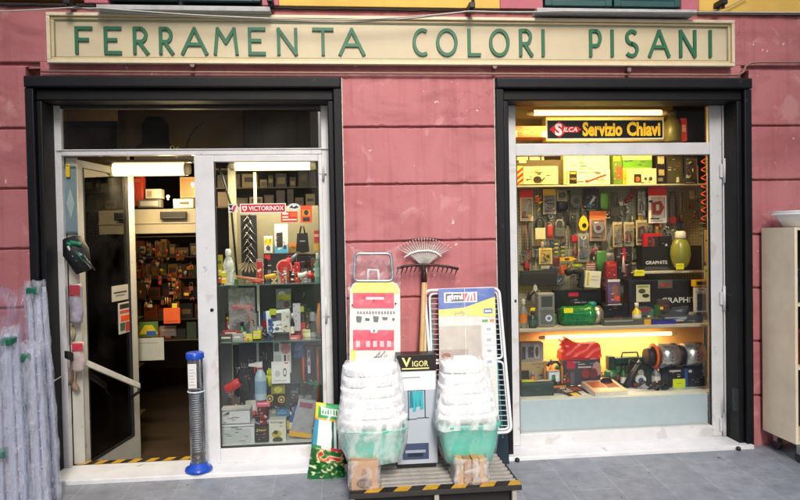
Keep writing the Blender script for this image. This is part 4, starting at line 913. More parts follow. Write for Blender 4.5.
# lower compartment
Y3 = .45
B((521.5, 343, 543.5, 361), .58, .1, '#8a8a86', [('r', .02, .2, .18, .9, '#2c2c2e'), ('r', .3, .2, .55, .8, '#3c3c40'), ('r', .6, .1, .8, .85, '#b8b4ac'), ('e', .7, .5, .08, .3, '#4a4442')], 'grey carton with product photos in the lower left corner')
B((521.5, 361.5, 547, 383), .56, .1, '#b09a6c', [('r', .0, .4, .3, .8, '#2c241c'), ('r', .4, .1, .9, .16, '#8c7a50')], 'beige carton under the grey photo carton')
def worklamp():
    fr = Fr(545, 361, 562, 384, .45); t = thing('work_lamp', 'orange framed work lamp with a square white lens', 'lamp', ((fr.x0+fr.x1)/2, .45, fr.z0)); O = mat('#d89018', .4)
    mb = MB(); mb.tube([Vector((fr.U(u), .45, fr.V(v))) for u, v in ((0, 1), (.0, .3), (.15, .05), (.85, .05), (1, .3), (1, 1))], .009, O); mb.build('frame', t)
    mb = MB(); mb.tube([Vector((fr.U(u), .44, fr.V(v))) for u, v in ((.12, .2), (.3, .04), (.7, .04), (.88, .2))], .012, mat('#1b1b1a', .5)); mb.build('handle', t)
    mb = MB(); mb.box(fr.U(.12), fr.U(.88), .44, .48, fr.V(.92), fr.V(.42), mat('#8c8c84', .4), .006); mb.build('body', t)
    mb = MB(); mb.box(fr.U(.2), fr.U(.8), .436, .4395, fr.V(.88), fr.V(.48), mat('#dce4e6', .15), .001); mb.build('lens', t)
worklamp()
B((563, 356.5, 600.5, 385), .5, .1, '#3a3a3e', [('r', .0, .0, 1, .12, '#b81c1c'), ('r', .1, .15, .32, .42, '#b8183c'), ('r', .1, .55, .3, .95, '#5c5e62'), ('r', .4, .35, .75, .4, '#b8b8b8'), ('e', .6, .6, .1, .18, '#8a2c2c'), ('e', .9, .45, .12, .25, '#a88a84'), ('e', .82, .62, .1, .2, '#6a2c30')], 'dark carton printed with a red tool under the red plastic bag')
def redbag():
    fr = Fr(561, 337, 602, 360, .49); m_ = mat('#e0301c', .35, var=.15, bump=.3, scale=30); mb = MB()
    rnd = random.Random(3)
    mb.prism([(fr.U(u), fr.V(v)) for u, v in ((0, .98), (.02, .62), (.12, .5), (.0, .36), (.1, .3), (.02, .12), (.18, .2), (.14, .0), (.32, .22), (.5, .3), (.92, .28), (1, .9), (.9, .98), (.6, .86), (.3, .9))], .49, .6, m_)
    mb.grid(lambda u, v: Vector((fr.U(.1+.86*u), .488-.012*math.sin(u*9+v*5)**2, fr.V(.32+.55*v+.04*math.sin(u*14)))), 26, 8, m_)
    tag(mb.build('plastic_bag'), 'crumpled bright red plastic bag on top of a dark carton', 'bag')
redbag()
def drillcase():
    fr = Fr(609, 352, 653, 391, .55); t = thing('drill_case', 'open dark green power tool case with an orange lined inside', 'tool case', ((fr.x0+fr.x1)/2, .55, fr.z0)); C_ = mat('#17352a', .5)
    mb = MB(); mb.box(fr.U(0), fr.U(.14), .55, .62, fr.z0, fr.V(.1), C_, .006); mb.box(fr.U(.86), fr.U(1), .55, .62, fr.z0, fr.V(.1), C_, .006); mb.box(fr.U(.141), fr.U(.859), .55, .62, fr.V(.3), fr.V(.14), C_, .006); mb.box(fr.U(.141), fr.U(.859), .60, .62, fr.z0, fr.V(.302), mat('#5b4a2c', .6), .002); mb.build('shell', t)
    mb = MB(); mb.tube([Vector((fr.U(u), .57, fr.V(v))) for u, v in ((.3, .2), (.33, .02), (.67, .02), (.7, .2))], .008, mat('#1c1c1a', .5)); mb.build('handle', t)
    mb = MB(); mb.box(fr.U(.2), fr.U(.5), .585, .6, fr.V(.55), fr.V(.36), mat('#3c6a3a', .5), .004); mb.box(fr.U(.2), fr.U(.8), .59, .6, fr.V(.72), fr.V(.6), mat('#b8642c', .5), .004); mb.build('tray', t)
    mb = MB(); mb.tube([at(626, 388, .5), at(632, 375, .5), at(640, 362, .52), at(646, 368, .5)], [.03, .026, .022, .012], mat('#1a1c1a', .45), 12); mb.tube([at(638, 364, .5), at(630, 360, .5), at(628, 372, .5)], .008, mat('#1a1c1a', .45)); tag(mb.build('power_drill'), 'black hand drill lying before the dark green case', 'drill')
drillcase()
def grinder():
    a, b = at(655, 355, .48), at(703, 355, .48); t = thing('bench_grinder', 'silver twin drum bench motor with an orange ring', 'machine', ((a.x+b.x)/2, .48, at(680, 370, .48).z)); S = mat('#b8bbbe', .25, .8); r = .098
    z = a.z-.01
    for x0, x1 in ((658, 677), (683, 703)):
        A, Bb = at(x0, 355, .48).x, at(x1, 355, .48).x; mb = MB(); mb.tube([Vector((A, .5, z)), Vector((A+.008, .5, z)), Vector((Bb-.008, .5, z)), Vector((Bb, .5, z))], [r*.86, r, r, r*.86], S, 26)
        for i in range(5):
            q = math.pi*(.3+.1*i); mb.cyl(Vector(((A+Bb)/2, .5-math.sin(q)*r*1.0, z+math.cos(q)*r)), Vector(((A+Bb)/2, .5-math.sin(q)*r*1.02, z+math.cos(q)*r*1.02)), .005, mat('#1a1a1a', .5), n=8)
        mb.build('drum', t)
    A, Bb = at(677, 355, .48).x, at(683, 355, .48).x; mb = MB(); mb.cyl((A+.001, .5, z), (Bb-.001, .5, z), r*.8, mat('#18181a', .4), n=20); mb.build('body', t); MB().box(A-.05, Bb+.05, .46, .54, z-r*1.6, z-r*.95, mat('#18181a', .4), .005).build('foot', t)
    A = at(655, 355, .48).x; mb = MB(); mb.tube([Vector((A-.012, .5, z)), Vector((A-.004, .5, z)), Vector((A+.006, .5, z))], [r*.95, r*1.02, r*.9], mat('#e06a10', .4), 24); mb.cyl((A-.07, .5, z), (A-.013, .5, z), .06, mat('#26201c', .5), .08); mb.build('ring', t)
grinder()
B((668, 369, 684, 392), .42, .1, '#18191c', [('r', .1, .05, .8, .12, '#b8b8b0')], 'black carton left of the blue strip under the silver motor')
B((684.5, 369, 688, 392), .425, .1, '#2c4a8c', [], 'thin blue carton edge under the silver motor')
B((688.5, 368, 707, 392), .43, .1, '#131619', [('e', .1, .12, .1, .06, '#c8c8c8')], 'black carton at the right end under the silver motor')
B((673, 379, 685.5, 390.5), .405, .01, '#c8dc14', [('r', .3, .35, .7, .4, '#8a9a10')], 'round cornered lime yellow tag on a black carton', name='price_tag', cat='price tag', bev=.004)
mb = MB(); rnd = random.Random(5)
for i in range(7):
    c = at(632+rnd.random()*34, 384+rnd.random()*5, .38); q = [c+Vector((math.cos(a)*.04*rnd.uniform(.6, 1.2), math.sin(a)*.03, .02*math.sin(a*2+i)+.01*i/3)) for a in [k*.785 for k in range(8)]]; mb.tube(q, .009, mat('#151617', .45), 7, closed=True)
tag(mb.build('cable_coil'), 'heap of coiled black cables on the bottom board', 'cable')
B((521.5, 383, 554, 396.2), .33, .12, '#16302a', [('r', .02, .1, .98, .2, '#24463c'), ('r', .42, .35, .58, .55, '#24463c')], 'low dark green toolbox at the front left', name='toolbox', cat='toolbox', bev=.005)
mb = MB(); a, b = at(521.5, 381.3, .36), at(535, 381, .36); mb.cyl(a, b, .010, mat('#c2d414', .35)); mb.cyl(b, at(551, 380.2, .36), .007, mat('#c8c4a8', .35)); tag(mb.build('marker'), 'lime and white marker lying on the dark green toolbox', 'marker')
B((553.5, 385.5, 566, 393), .40, .06, '#26201a', [('r', .0, .0, 1, .3, '#d07a1c'), ('r', .5, .3, .9, .5, '#b8b4a0')], 'small black pack with an orange top by the toolbox')
def booklet(px, Y, dep, th, cover, label, arts, yaw=0):
    fr = Fr(*px, Y); z = fr.z0; w_ = fr.w; c = Vector(((fr.x0+fr.x1)/2, Y+dep/2, z)); mb = MB()
    mb.box(fr.x0, fr.x1, Y, Y+dep, z, z+th, mat('#d8d6cc', .6), .001)
    mb.box(fr.x0-.001, fr.x1+.001, Y-.001, Y+dep, z+th+.0003, z+th+.0018, mat(cover, .35, var=.1))
    for i, (u0, v0, u1, v1, c_) in enumerate(arts): mb.box(fr.U(u0), fr.U(u1), Y+dep*(1-v1), Y+dep*(1-v0), z+th+.002, z+th+.0024+.0003*i, mat(c_, .35, var=.1))
    M = Matrix.Translation(c) @ Matrix.Rotation(math.radians(yaw), 4, 'Z') @ Matrix.Rotation(math.radians(11), 4, 'X') @ Matrix.Translation(-c); mb.xf(M)
    return tag(mb.build('booklet'), label, 'booklet', 'booklets on the bottom board')
booklet((566, 385, 592, 395.5), .28, .20, .006, '#2c2422', 'thin dark magazine with pale photos at the front of the right window', [(.1, .1, .45, .5, '#c8b8a4'), (.5, .15, .9, .45, '#a8542c'), (.2, .6, .5, .9, '#d8c42c'), (.6, .55, .85, .9, '#e4e0d8')], 18)
booklet((592, 380, 627, 394), .27, .22, .038, '#c8b49a', 'thick white catalogue with a warm photo cover', [(.1, .1, .5, .6, '#b85a2c'), (.55, .2, .9, .7, '#8c3c22'), (.2, .7, .8, .9, '#e0d4b8')], 8)

# ================================================================== LEFT VITRINE (behind the closed leaf)
fr = Fr(214, 207, 326, 284, .78)
VX0, VX1 = X(214, .5), X(327, .5)
pl(236, 206, 324, 284, .78, .795, mat('#7d7458', .6, var=.1), 'back_board', 'beige back board of the upper vitrine shelf behind the knife stand', 'board')
pl(219, 284, 324, 446, .79, .805, mat('#585d60', .5, var=.12), 'back_board', 'grey back board of the lower vitrine right of the door', 'board')
vb = Z(446, .24, 270)
tag(MB().box(VX0-.02, VX1+.02, .24, .8, vb-.02, vb, mat('#d4d8d8', .3), .002).build('display_shelf'), 'white bottom board of the vitrine', 'shelf')
tag(MB().box(VX0-.02, VX1+.02, .235, .25, .02, vb-.022, mat('#c8ccca', .4), .002).build('kick_board'), 'white kick board under the vitrine floor', 'board')
tag(MB().box(VX1+.0, VX1+.02, .24, .8, vb, 2.6, mat('#8c8e88', .5, var=.06), .002).build('side_board'), 'grey side board at the right end of the vitrine', 'board')
GSH = glassmat('#cfe6dc', .02, 1.6, 'shelf_glass', .05)
zv = []
for py, lab in ((284, 'upper clear glass shelf of the vitrine'), (341, 'lower clear glass shelf of the vitrine')):
    z = Z(py, .30, 270); zv.append(z); t = thing('glass_shelf', lab, 'shelf', ((VX0+VX1)/2, .3, z-.008))
    MB().box(VX0+.01, VX1-.002, .302, .785, z-.008, z, GSH).build('pane', t)
    MB().box(VX0+.01, VX1-.002, .298, .3015, z-.008, z, mat('#4c7a6c', .1, coat=1)).build('edge', t)
zv1, zv2 = zv
def post(px, y0, y1, Y, r, m, label, name='post'):
    a, b = at(px, y0, Y), at(px, y1, Y); return tag(MB().box(a.x-r, a.x+r, Y, Y+2*r, b.z, a.z, m, .003).build(name), label, 'post')
post(231, 165, 446, .70, .028, mat('#a59c78', .5), 'beige upright post at the left end of the vitrine')
post(254.5, 172, 206, .74, .012, mat('#b5ab80', .5), 'short beige post above the beige back board')
post(257.8, 285, 341, .60, .010, mat('#eef0ee', .25, var=0), 'white strip standing in for a bright reflection between the two glass shelves')  # white upright stands in for a bright vertical light reflection
post(257.5, 342, 446, .62, .010, mat('#aab4b4', .25, var=0), 'pale grey upright below the lower glass shelf')
post(322, 225, 341, .6, .012, mat('#bcbcae', .4), 'pale upright at the right end of the vitrine')
tag(MB().tube([at(219, 168, .5), at(222, 175, .5), at(231, 206, .5), at(237, 275, .5)], .008, mat('#161616', .5)).build('strap'), 'black slanting strap at the top left of the vitrine', 'strap')
# stickers on the glass (the inner face of the closed leaf)
def sticker(px, items, label, col='#c01818', Y=.1745):
    return boxitem(px, Y, .001, col, items, label, name='sticker', cat='sticker', bev=0)
sticker((240, 203.5, 286, 213), [('r', 0, 0, 1, .09, '#e8e4e0'), ('r', 0, .91, 1, 1, '#e8e4e0'), ('r', 0, .09, .02, .91, '#e8e4e0'), ('r', .98, .09, 1, .91, '#e8e4e0'), ('p', [(.05, .25), (.15, .25), (.15, .6), (.10, .8), (.05, .6)], '#f0ecec'), ('r', .09, .3, .11, .68, '#c01818'), ('r', .07, .42, .13, .52, '#c01818'), ('t', 'VICTORINOX', .19, .26, .95, .74, '#f4f0f0', .012)], 'long red sticker with white capital lettering on the vitrine pane')
sticker((228.3, 204, 237.5, 212.5), [('p', [(.0, .1), (.5, .1), (.3, .6)], '#1c1c20'), ('p', [(.55, .3), (.95, .05), (.6, .95), (.4, .95)], '#c82028'), ('e', .3, .75, .2, .12, '#3c3c44')], 'small white sticker with a black and red mark', '#d8d4d0')
t = Fr(288, 203.3, 300, 210.5, .1745); mb = MB(); t.ell(mb, .5, .5, .5, .5, mat('#ccd0d0', .4), .001); t.poly(mb, [(.1, .6), (.3, .25), (.45, .55), (.7, .3), (.92, .55), (.6, .75)], mat('#2a3034', .4), .0016); tag(mb.build('sticker'), 'white oval sticker with a dark mountain mark', 'sticker')
sticker((281, 211.5, 297.5, 222), [('r', .08, .12, .45, .3, '#e8d8c8'), ('r', .08, .45, .45, .6, '#e8d8c8'), ('r', .55, .1, .95, .5, '#e85a28'), ('r', .08, .72, .95, .85, '#e8d0c0')], 'orange-red text sticker below the oval sticker', '#c83418')
sticker((300.5, 205.5, 312, 222.5), [('r', .15, .25, .85, .6, '#c88a2c'), ('e', .5, .42, .2, .15, '#2c2418'), ('r', .2, .7, .8, .92, '#2c2420')], 'orange sticker with a dark padlock picture', '#d84c1c')

# upper vitrine shelf
def cutlery():
    fr = Fr(241, 215, 257, 270, .60); t = thing('knife_stand', 'tall black knife display with crossing silver blades', 'display stand', ((fr.x0+fr.x1)/2, .6, zv1))
    MB().box(fr.x0, fr.x1, .6, .62, zv1+.03, fr.z1, mat('#171413', .6), .003).build('panel', t)
    rnd = random.Random(2); S = mat('#c2bdb2', .22, .9)
    for i in range(13):
        v = .05+i*.07; s = 1 if i % 2 else -1; c = Vector((fr.U(.5)+s*.012, .592-.001*i, fr.V(v))); d = Vector((s*rnd.uniform(.3, .8), 0, -rnd.uniform(.6, 1))).normalized()
        mb = MB(); mb.tube([c-d*.01, c+d*.02, c+d*.075], [.004, .005, .001], S, 6); mb.tube([c-d*.05, c-d*.01], .006, mat('#6a6258', .4), 6); mb.build('knife', t)
    for i in range(9):
        a = -1.0+i*.25; c = Vector((fr.U(.5), .585, fr.V(.82))); d = Vector((math.sin(a), 0, -math.cos(a)))
        mb = MB(); mb.prism([(c.x+d.x*.02, c.z+d.z*.02), (c.x+d.x*.11-d.z*.008, c.z+d.z*.08+d.x*.008), (c.x+d.x*.125, c.z+d.z*.10), (c.x+d.x*.11+d.z*.008, c.z+d.z*.08-d.x*.008)], .578-.001*i, .58-.001*i, mat('#b39c78', .35, .3)); mb.build('blade', t)
cutlery()
B((264, 236, 272.5, 253), .66, .04, '#d8d4c4', [('r', .05, .15, .95, .5, '#d8c41c'), ('e', .5, .7, .25, .15, '#4a4c5c')], 'small white and yellow carton on the upper vitrine shelf')
B((274.5, 224, 288, 253), .68, .02, '#c4c4bc', [('r', .15, .3, .6, .8, '#26282a'), ('p', [(0, 1), (0, .72), (.3, .9), (.95, .7), (.95, 1)], '#4aa0c4'), ('e', .75, .8, .12, .08, '#3c3c40')], 'white and blue blister with a dark handset in the vitrine')
def bag_black():
    fr = Fr(296, 225, 309, 253, .6); mb = MB(); m_ = mat('#15161a', .5, bump=.2)
    mb.tube([Vector((fr.U(u), .6, fr.V(v))) for u, v in ((.3, .3), (.4, .05), (.6, .05), (.7, .3))], .006, m_)
    mb.prism([(fr.U(u), fr.V(v)) for u, v in ((.1, .3), (.9, .28), (1, .95), (.5, 1), (0, .93))], .59, .62, m_); fr.Y = .589; fr.rect(mb, .3, .55, .7, .6, mat('#8a8a8a', .4))
    tag(mb.build('tool_pouch'), 'black tool pouch hanging in the vitrine', 'pouch')
bag_black()
B((264, 253.5, 296, 283), .66, .06, '#1c1a1b', [('r', .03, .04, .2, .2, '#c81c24'), ('r', .08, .55, .22, .8, '#6a6864')], 'black carton with a red corner logo in the vitrine')
mb = MB(); c = at(284.5, 267, .56); mb.cyl(c, c-Vector((0, .03, 0)), .058, mat('#cac4b8', .4), n=26); mb.cyl(c-Vector((0, .03, 0)), c-Vector((0, .045, 0)), .052, mat('#b81c1c', .35), .046, n=26)
for i in range(5): mb.box(c.x-.03, c.x+.03, c.y-.049, c.y-.045, c.z-.026+i*.012, c.z-.02+i*.012, mat('#d83a30', .4))
tag(mb.build('saw_blade'), 'round red and silver disc before the black carton', 'saw blade')
def pc(pts, r, m, label, name, cat, n=8): return tag(MB().tube(pts, r, m, n).build(name), label, cat)
pc([at(265, 277.5, .42), at(276, 275.3, .42)], .017, mat('#d8a01c', .4), 'orange-yellow tape roll lying on the upper glass shelf', 'tape_roll', 'tape', 14)
pc([at(237, 277, .44), at(264, 280.5, .44)], .011, mat('#a8684a', .5), 'long brown wooden handle lying on the upper glass shelf', 'handle', 'tool handle')
pc([at(252, 281.5, .38), at(262, 282, .38)], .010, mat('#a82a24', .4), 'short red handle beside the brown one', 'handle', 'tool handle')
bottle((223, 249, 234, 283), .46, zv1, filmmat('#dfe8ea', .6, 'clear_plastic'), '#c8ccc8', None, 'clear plastic bottle on the upper glass shelf')
for i, (a, b, c_, wd) in enumerate(((216.5, 270, '#d8c81c', 'upper yellow'), (216.5, 277, '#c84a1c', 'lower orange'), (221.5, 271, '#b8b82c', 'upper lime'), (221.5, 277.5, '#d8b41c', 'lower amber'))):
    B((a, b-.2, a+4.6, b+6), .36+.02*(i//2), .03, c_, [('r', .1, .1, .9, .35, '#e8e4c8')], wd+' glue pot at the left end of the upper glass shelf', name='glue_pot', cat='pot', group='small pots on the upper glass shelf')
B((216, 255, 222, 269.5), .5, .03, '#b8a81c', [('r', .1, .4, .9, .6, '#4c6a2c')], 'yellow and green card at the left end of the vitrine')
hang((297, 254, 316, 276), 'clips', '#6a1a20', '#17181a', 'bundle of dark red and black gloves in the vitrine', card='#1a1718', Y=.66)
pc([at(298, 275.5, .44), at(304, 274.5, .44), at(307, 272, .44)], [.018, .016, .008], mat('#dcdcd4', .35), 'small white scoop on the upper glass shelf', 'scoop', 'scoop', 12)
pc([at(307.5, 276, .43), at(313.5, 275, .43)], .020, mat('#b81c24', .35), 'small red cap on the upper glass shelf', 'cap', 'cap', 14)
B((314, 230.5, 320, 243), .40, .02, '#c83020', [('r', .1, .3, .9, .5, '#e8c0b0')], 'red card at the right edge of the vitrine')
B((314, 244, 320, 250.5), .40, .02, '#e0a81c', [], 'amber card at the right edge of the vitrine')
bottle((314.5, 253, 321, 284), .40, zv1, '#5a8a7a', '#c8d0c8', '#8aa8a0', 'pale teal bottle at the right end of the upper glass shelf')
B((289, 243, 296, 252.5), .66, .03, '#8a6a2c', [('r', 0, 0, 1, .4, '#c87a2c')], 'small brown carton beside the blue blister')
pc([at(291, 262, .55), at(293, 258, .55), at(297, 254, .55)], [.012, .016, .01], mat('#6a7a88', .4), 'grey-blue plastic nozzle between the cartons', 'nozzle', 'nozzle', 10)
# middle of the vitrine
def hedgebag():
    fr = Fr(229, 288, 255, 336, .50); t = thing('blister_pack', 'big clear blister bag holding a red pistol shaped tool', 'blister pack', ((fr.x0+fr.x1)/2, .5, zv2))
    mb = MB(); mb.box(fr.x0, fr.x1, .52, .524, zv2+.001, fr.z1, mat('#6e6a68', .5), .001); fr.Y = .5195; fr.rect(mb, .1, .72, .9, .95, mat('#3a3436', .5)); mb.build('card', t)
    mb = MB(); P = lambda u, v: Vector((fr.U(u), .50, fr.V(v))); mb.tube([P(.12, .42), P(.2, .4), P(.85, .4), P(.95, .42)], [.012, .018, .018, .012], mat('#b02a26', .4), 10); mb.tube([P(.72, .42), P(.78, .6), P(.8, .72)], [.015, .014, .012], mat('#a8443c', .4), 10); mb.build('tool', t)
    MB().grid(lambda u, v: Vector((fr.U(u), .465+.02*math.cos(u*3.1)**2+.004*math.sin(v*22+u*9), fr.V(1-v)+.0)), 14, 22, filmmat('#e8eef0', .28, 'clear_blister')).build('film', t)
hedgebag()
B((267, 310.5, 291, 333), .46, .05, '#d8dad6', [('p', [(.2, .15), (.8, .15), (.72, .48), (.22, .5)], '#3c424c'), ('r', .1, .6, .3, .7, '#2c3036'), ('e', .72, .68, .13, .13, '#2a2c30'), ('e', .2, .85, .1, .08, '#4a4c50'), ('e', .42, .85, .1, .08, '#4a4c50')], 'white carton with a dark camera picture, tilted back', roll=-4, pitch=-14)
B((269.5, 309, 276, 315), .44, .002, '#b8cc1c', [], 'lime price tag on the tilted white carton', name='price_tag', cat='price tag')
B((276, 289, 291, 308.5), .62, .03, '#8c9094', [('e', .4, .3, .25, .2, '#d8dada'), ('r', .1, .28, .98, .56, '#c8c81c'), ('e', .7, .8, .2, .15, '#6a3c44')], 'silver pack with a broad yellow label')
mb = MB(); c = at(300, 296.5, .6); mb.cyl(c, c-Vector((0, .02, 0)), .042, mat('#16181a', .35), n=24); mb.tube([c+Vector((.02, -.02, -.02)), c+Vector((.035, -.02, .03))], .003, mat('#c8c8c8', .3, 1)); tag(mb.build('pan'), 'round black pan standing in the vitrine', 'pan')
B((293, 303.5, 300.5, 331), .50, .05, '#c8c8ce', [], 'narrow white carton between the lens pack and the red bottle')
B((300.5, 303.5, 306.5, 331), .50, .05, '#24262a', [('r', .0, .1, .6, .3, '#a8b41c'), ('r', .3, .4, .6, .9, '#4a4e50')], 'narrow black carton with a lime mark')
bottle((308.5, 313, 315.5, 333), .44, zv2, '#232028', '#a81c3c', None, 'small black bottle with a crimson cap on the lower glass shelf')
pc([at(318.5, 334, .42), at(318.5, 318, .42), at(319, 303, .42)], [.016, .018, .012], mat('#c87a1c', .4), 'upright orange and black cutter at the right end of the vitrine', 'cutter', 'tool', 10)
lowers = [((244.5, 334.5, 252, 340.5), '#d8c81c', 'left yellow pouch on the lower glass shelf'), ((253, 331.5, 261, 339), '#e0d01c', 'right yellow pouch on the lower glass shelf'), ((243, 337.5, 249, 341.5), '#b8342c', 'small red pouch under the yellow pouches'), ((219, 335, 236, 341), '#4a4c4e', 'dark grey flat pack at the left of the lower glass shelf'), ((222, 331, 243, 335.3), '#8a3034', 'dark red flat strip on the grey pack'), ((289.5, 336, 300.5, 341), '#c8505c', 'pink-red flat packet on the lower glass shelf'), ((302.5, 333.5, 314.5, 341), '#d0d0a4', 'round cream tin on the lower glass shelf'), ((274, 333, 289, 342), '#121416', 'black foot under the tilted white carton'), ((232, 334, 243, 341), '#9aa0a4', 'silver flat pack beside the yellow pouches')]
for px, c_, lab in lowers:
    if 'tin' in lab:
        fr = Fr(*px, .40); mb = MB(); mb.lathe([(fr.w*.48, 0), (fr.w*.5, .004), (fr.w*.5, fr.h*.6), (fr.w*.46, fr.h*.62), (fr.w*.5, fr.h*.65), (fr.w*.5, fr.h)], ((fr.x0+fr.x1)/2, .44, zv2), mat('#c8c690', .3), 20, 1, .6); mb.lathe([(fr.w*.44, fr.h), (fr.w*.44, fr.h+.003)], ((fr.x0+fr.x1)/2, .44, zv2), mat('#e0dc3c', .3), 20, 1, .6); tag(mb.build('tin'), lab, 'tin')
    else: B(px, .36 if 'pouch' in lab else .40, .06, c_, [('r', .15, .3, .7, .6, '#d8d4c0' if c_ != '#121416' else '#2a2a2a')], lab, yaw=random.uniform(-8, 8), name='packet', cat='packet', bev=.004)
mb = MB(); rnd = random.Random(9)
for i in range(8):
    a = at(258+rnd.random()*20, 333+rnd.random()*5, .42); mb.tube([a, a+Vector((rnd.uniform(-.05, .05), 0, rnd.uniform(0, .04)))], .006, mat(rnd.choice(['#17181a', '#5a5a66', '#8a8c94']), .4), 6)
tag(mb.build('tool_bundle'), 'loose bundle of small dark tools on the lower glass shelf', 'tools')
# lower vitrine
def chain_board():
    fr = Fr(233, 344, 271, 398, .70); t = thing('display_board', 'black display board with a row of silver key rings', 'display board', ((fr.x0+fr.x1)/2, .7, fr.z0))
    MB().box(fr.x0, fr.x1, .7, .715, vb+.001, fr.z1, mat('#15171a', .5), .002).build('board', t)
    for i in range(13):
        u = .1+i*.065; v = .42-.02*i+.03*math.sin(i*2.1); c = Vector((fr.U(u), .695, fr.V(v))); mb = MB(); mb.tube([c, c+Vector((.006, -.004, -.03)), c+Vector((.0, -.004, -.05))], .0045, mat('#b4b8ba', .2, .9), 6); mb.tube([c+Vector((.008*math.cos(a), -.002, .008*math.sin(a))) for a in (0, 1.57, 3.14, 4.7)], .002, mat('#b4b8ba', .2, .9), 5, True); mb.build('key_ring', t)
chain_board()
B((273.5, 342, 291, 373), .48, .01, '#cfd2d0', [('r', .05, .03, .32, .3, '#3a5a4c'), ('e', .7, .22, .26, .18, '#c88a84'), ('r', .42, .0, .95, .06, '#9a5a54'), ('r', .05, .42, .45, .66, '#9aa8a4'), ('r', .6, .42, .72, .68, '#4c2c34'), ('r', .78, .42, .94, .68, '#b8a49c'), ('r', .05, .74, .9, .77, '#8a8c8c'), ('r', .05, .82, .7, .84, '#8a8c8c')], 'white leaflet with six small photos hanging from the lower shelf', name='leaflet', cat='leaflet')
B((293.5, 342.5, 304, 358), .6, .04, '#2464a4', [('r', .1, .2, .8, .5, '#4a8cc8')], 'bright blue carton in the lower vitrine')
B((304.5, 346, 313.5, 385), .6, .05, '#1a1f2a', [('r', .35, .1, .65, .7, '#c8ccd8'), ('r', .42, .15, .58, .3, '#2c3c6a'), ('r', .42, .4, .58, .5, '#2c3c6a')], 'upright dark blue carton with white lettering column')
pc([at(317.5, 346, .5), at(318.5, 402, .5)], .011, mat('#a8562a', .4), 'right orange-brown pole in the lower vitrine', 'pole', 'pole')
pc([at(303, 357, .52), at(304, 386, .52)], .011, mat('#b84a24', .4), 'left shorter orange pole in the lower vitrine', 'pole', 'pole')
bottle((254.5, 361, 266.5, 400), .42, None, '#a8c0d0', '#d8d4d4', '#7c9cb4', 'pale blue spray bottle with a red trigger in the lower vitrine', trig='#c81c2c')
def gloves(px, c_, label, Y):
    fr = Fr(*px, Y); m_ = mat(c_, .5, bump=.2); mb = MB(); mb.tube([Vector((fr.U(.5), Y, fr.V(1))), Vector((fr.U(.5), Y, fr.V(.6))), Vector((fr.U(.5), Y, fr.V(.4)))], [fr.w*.3, fr.w*.42, fr.w*.4], m_, 10)
    for i, (u, v) in enumerate(((.15, .12), (.38, 0), (.62, .02), (.85, .1))): mb.tube([Vector((fr.U(.2+.2*i), Y, fr.V(.42))), Vector((fr.U(u), Y, fr.V(v)))], [fr.w*.13, fr.w*.09], m_, 7)
    mb.tube([Vector((fr.U(.2), Y, fr.V(.6))), Vector((fr.U(-.1), Y, fr.V(.4)))], [fr.w*.14, fr.w*.1], m_, 7); tag(mb.build('glove'), label, 'glove')
gloves((266.5, 368, 273, 386), '#c8cc1c', 'yellow rubber glove behind the spray bottle', .46)
B((271.5, 361.5, 290, 383.5), .44, .004, '#dfe0de', [('e', .32, .55, .14, .16, '#b8bcbc'), ('e', .72, .5, .1, .2, '#4c5054'), ('e', .72, .5, .06, .12, '#dfe0de'), ('r', .1, .85, .8, .88, '#a8aaaa'), ('r', .7, .05, .92, .1, '#b83a44')], 'square white card with a printed ring under the leaflet', name='card', cat='card')
def torch():
    a, b = at(226, 390, .4), at(240, 381.5, .4); t = thing('torch', 'red cylindrical hand torch lying tilted on a dark stand', 'torch', tuple(a)); mb = MB(); mb.tube([a, a+(b-a)*.08, a+(b-a)*.9, b], [.026, .034, .034, .028], mat('#c8241c', .4), 18); mb.build('body', t)
    mb = MB(); mb.tube([b, b+(b-a)*.4, b+(b-a)*.5+Vector((0, 0, -.1))], [.02, .018, .03], mat('#18191b', .5), 12); mb.build('handle', t)
torch()
for (a, b, wd) in ((270, 398, 'left'), (281.5, 399, 'right')):
    mb = MB(); c = at(a, b, .42); mb.cyl(c, c-Vector((0, .02, 0)), .026, mat('#c8a41c', .4), n=20); mb.cyl(c-Vector((0, .02, 0)), c-Vector((0, .022, 0)), .018, mat('#2c2c28', .3), n=16); mb.cyl(c-Vector((0, .022, 0)), c-Vector((0, .024, 0)), .009, mat('#c8c8c0', .3, .8), n=12); tag(mb.build('castor'), wd+' of two yellow and black castor wheels', 'castor', 'yellow castor wheels')
B((271, 385, 285, 394), .5, .03, '#8a8c3c', [('e', .5, .5, .3, .35, '#c8c41c')], 'lime and grey pack above the castor wheels')
B((256, 401.5, 270, 406.8), .40, .03, '#c8506a', [('r', .1, .3, .9, .5, '#e8b0bc')], 'pink flat packet under the spray bottle', name='packet', cat='packet')
B((220, 410, 250, 423.5), .36, .14, '#c8ccd0', [('r', 0, .0, 1, .1, '#8c9094'), ('p', [(.1, .35), (.3, .1), (.32, .3)], '#2c2e30')], 'low white carton at the left of the vitrine floor')
B((219.5, 425, 254.5, 445.5), .34, .22, '#c4cacc', [('r', 0, .0, 1, .06, '#e4e6e8'), ('r', 0, .06, 1, .1, '#5a5e62'), ('r', .04, .2, .9, .9, '#b0b8ba')], 'wide pale grey carton on the vitrine floor')
B((255, 427, 268.5, 445.5), .33, .08, '#17171a', [('t', 'Vigor', .12, .1, .88, .26, '#d8c41c', .02), ('r', .1, .4, .8, .44, '#4a4a44'), ('r', .1, .55, .7, .58, '#4a4a44')], 'black carton with yellow lettering on the vitrine floor')
B((269, 420, 286, 445.5), .335, .10, '#c8cabc', [('e', .45, .55, .3, .14, '#b8a81c'), ('e', .5, .78, .3, .12, '#2c2c28'), ('e', .4, .48, .14, .08, '#24241f'), ('r', .1, .05, .9, .12, '#9a9c90')], 'white carton with a yellow machine picture on the vitrine floor')
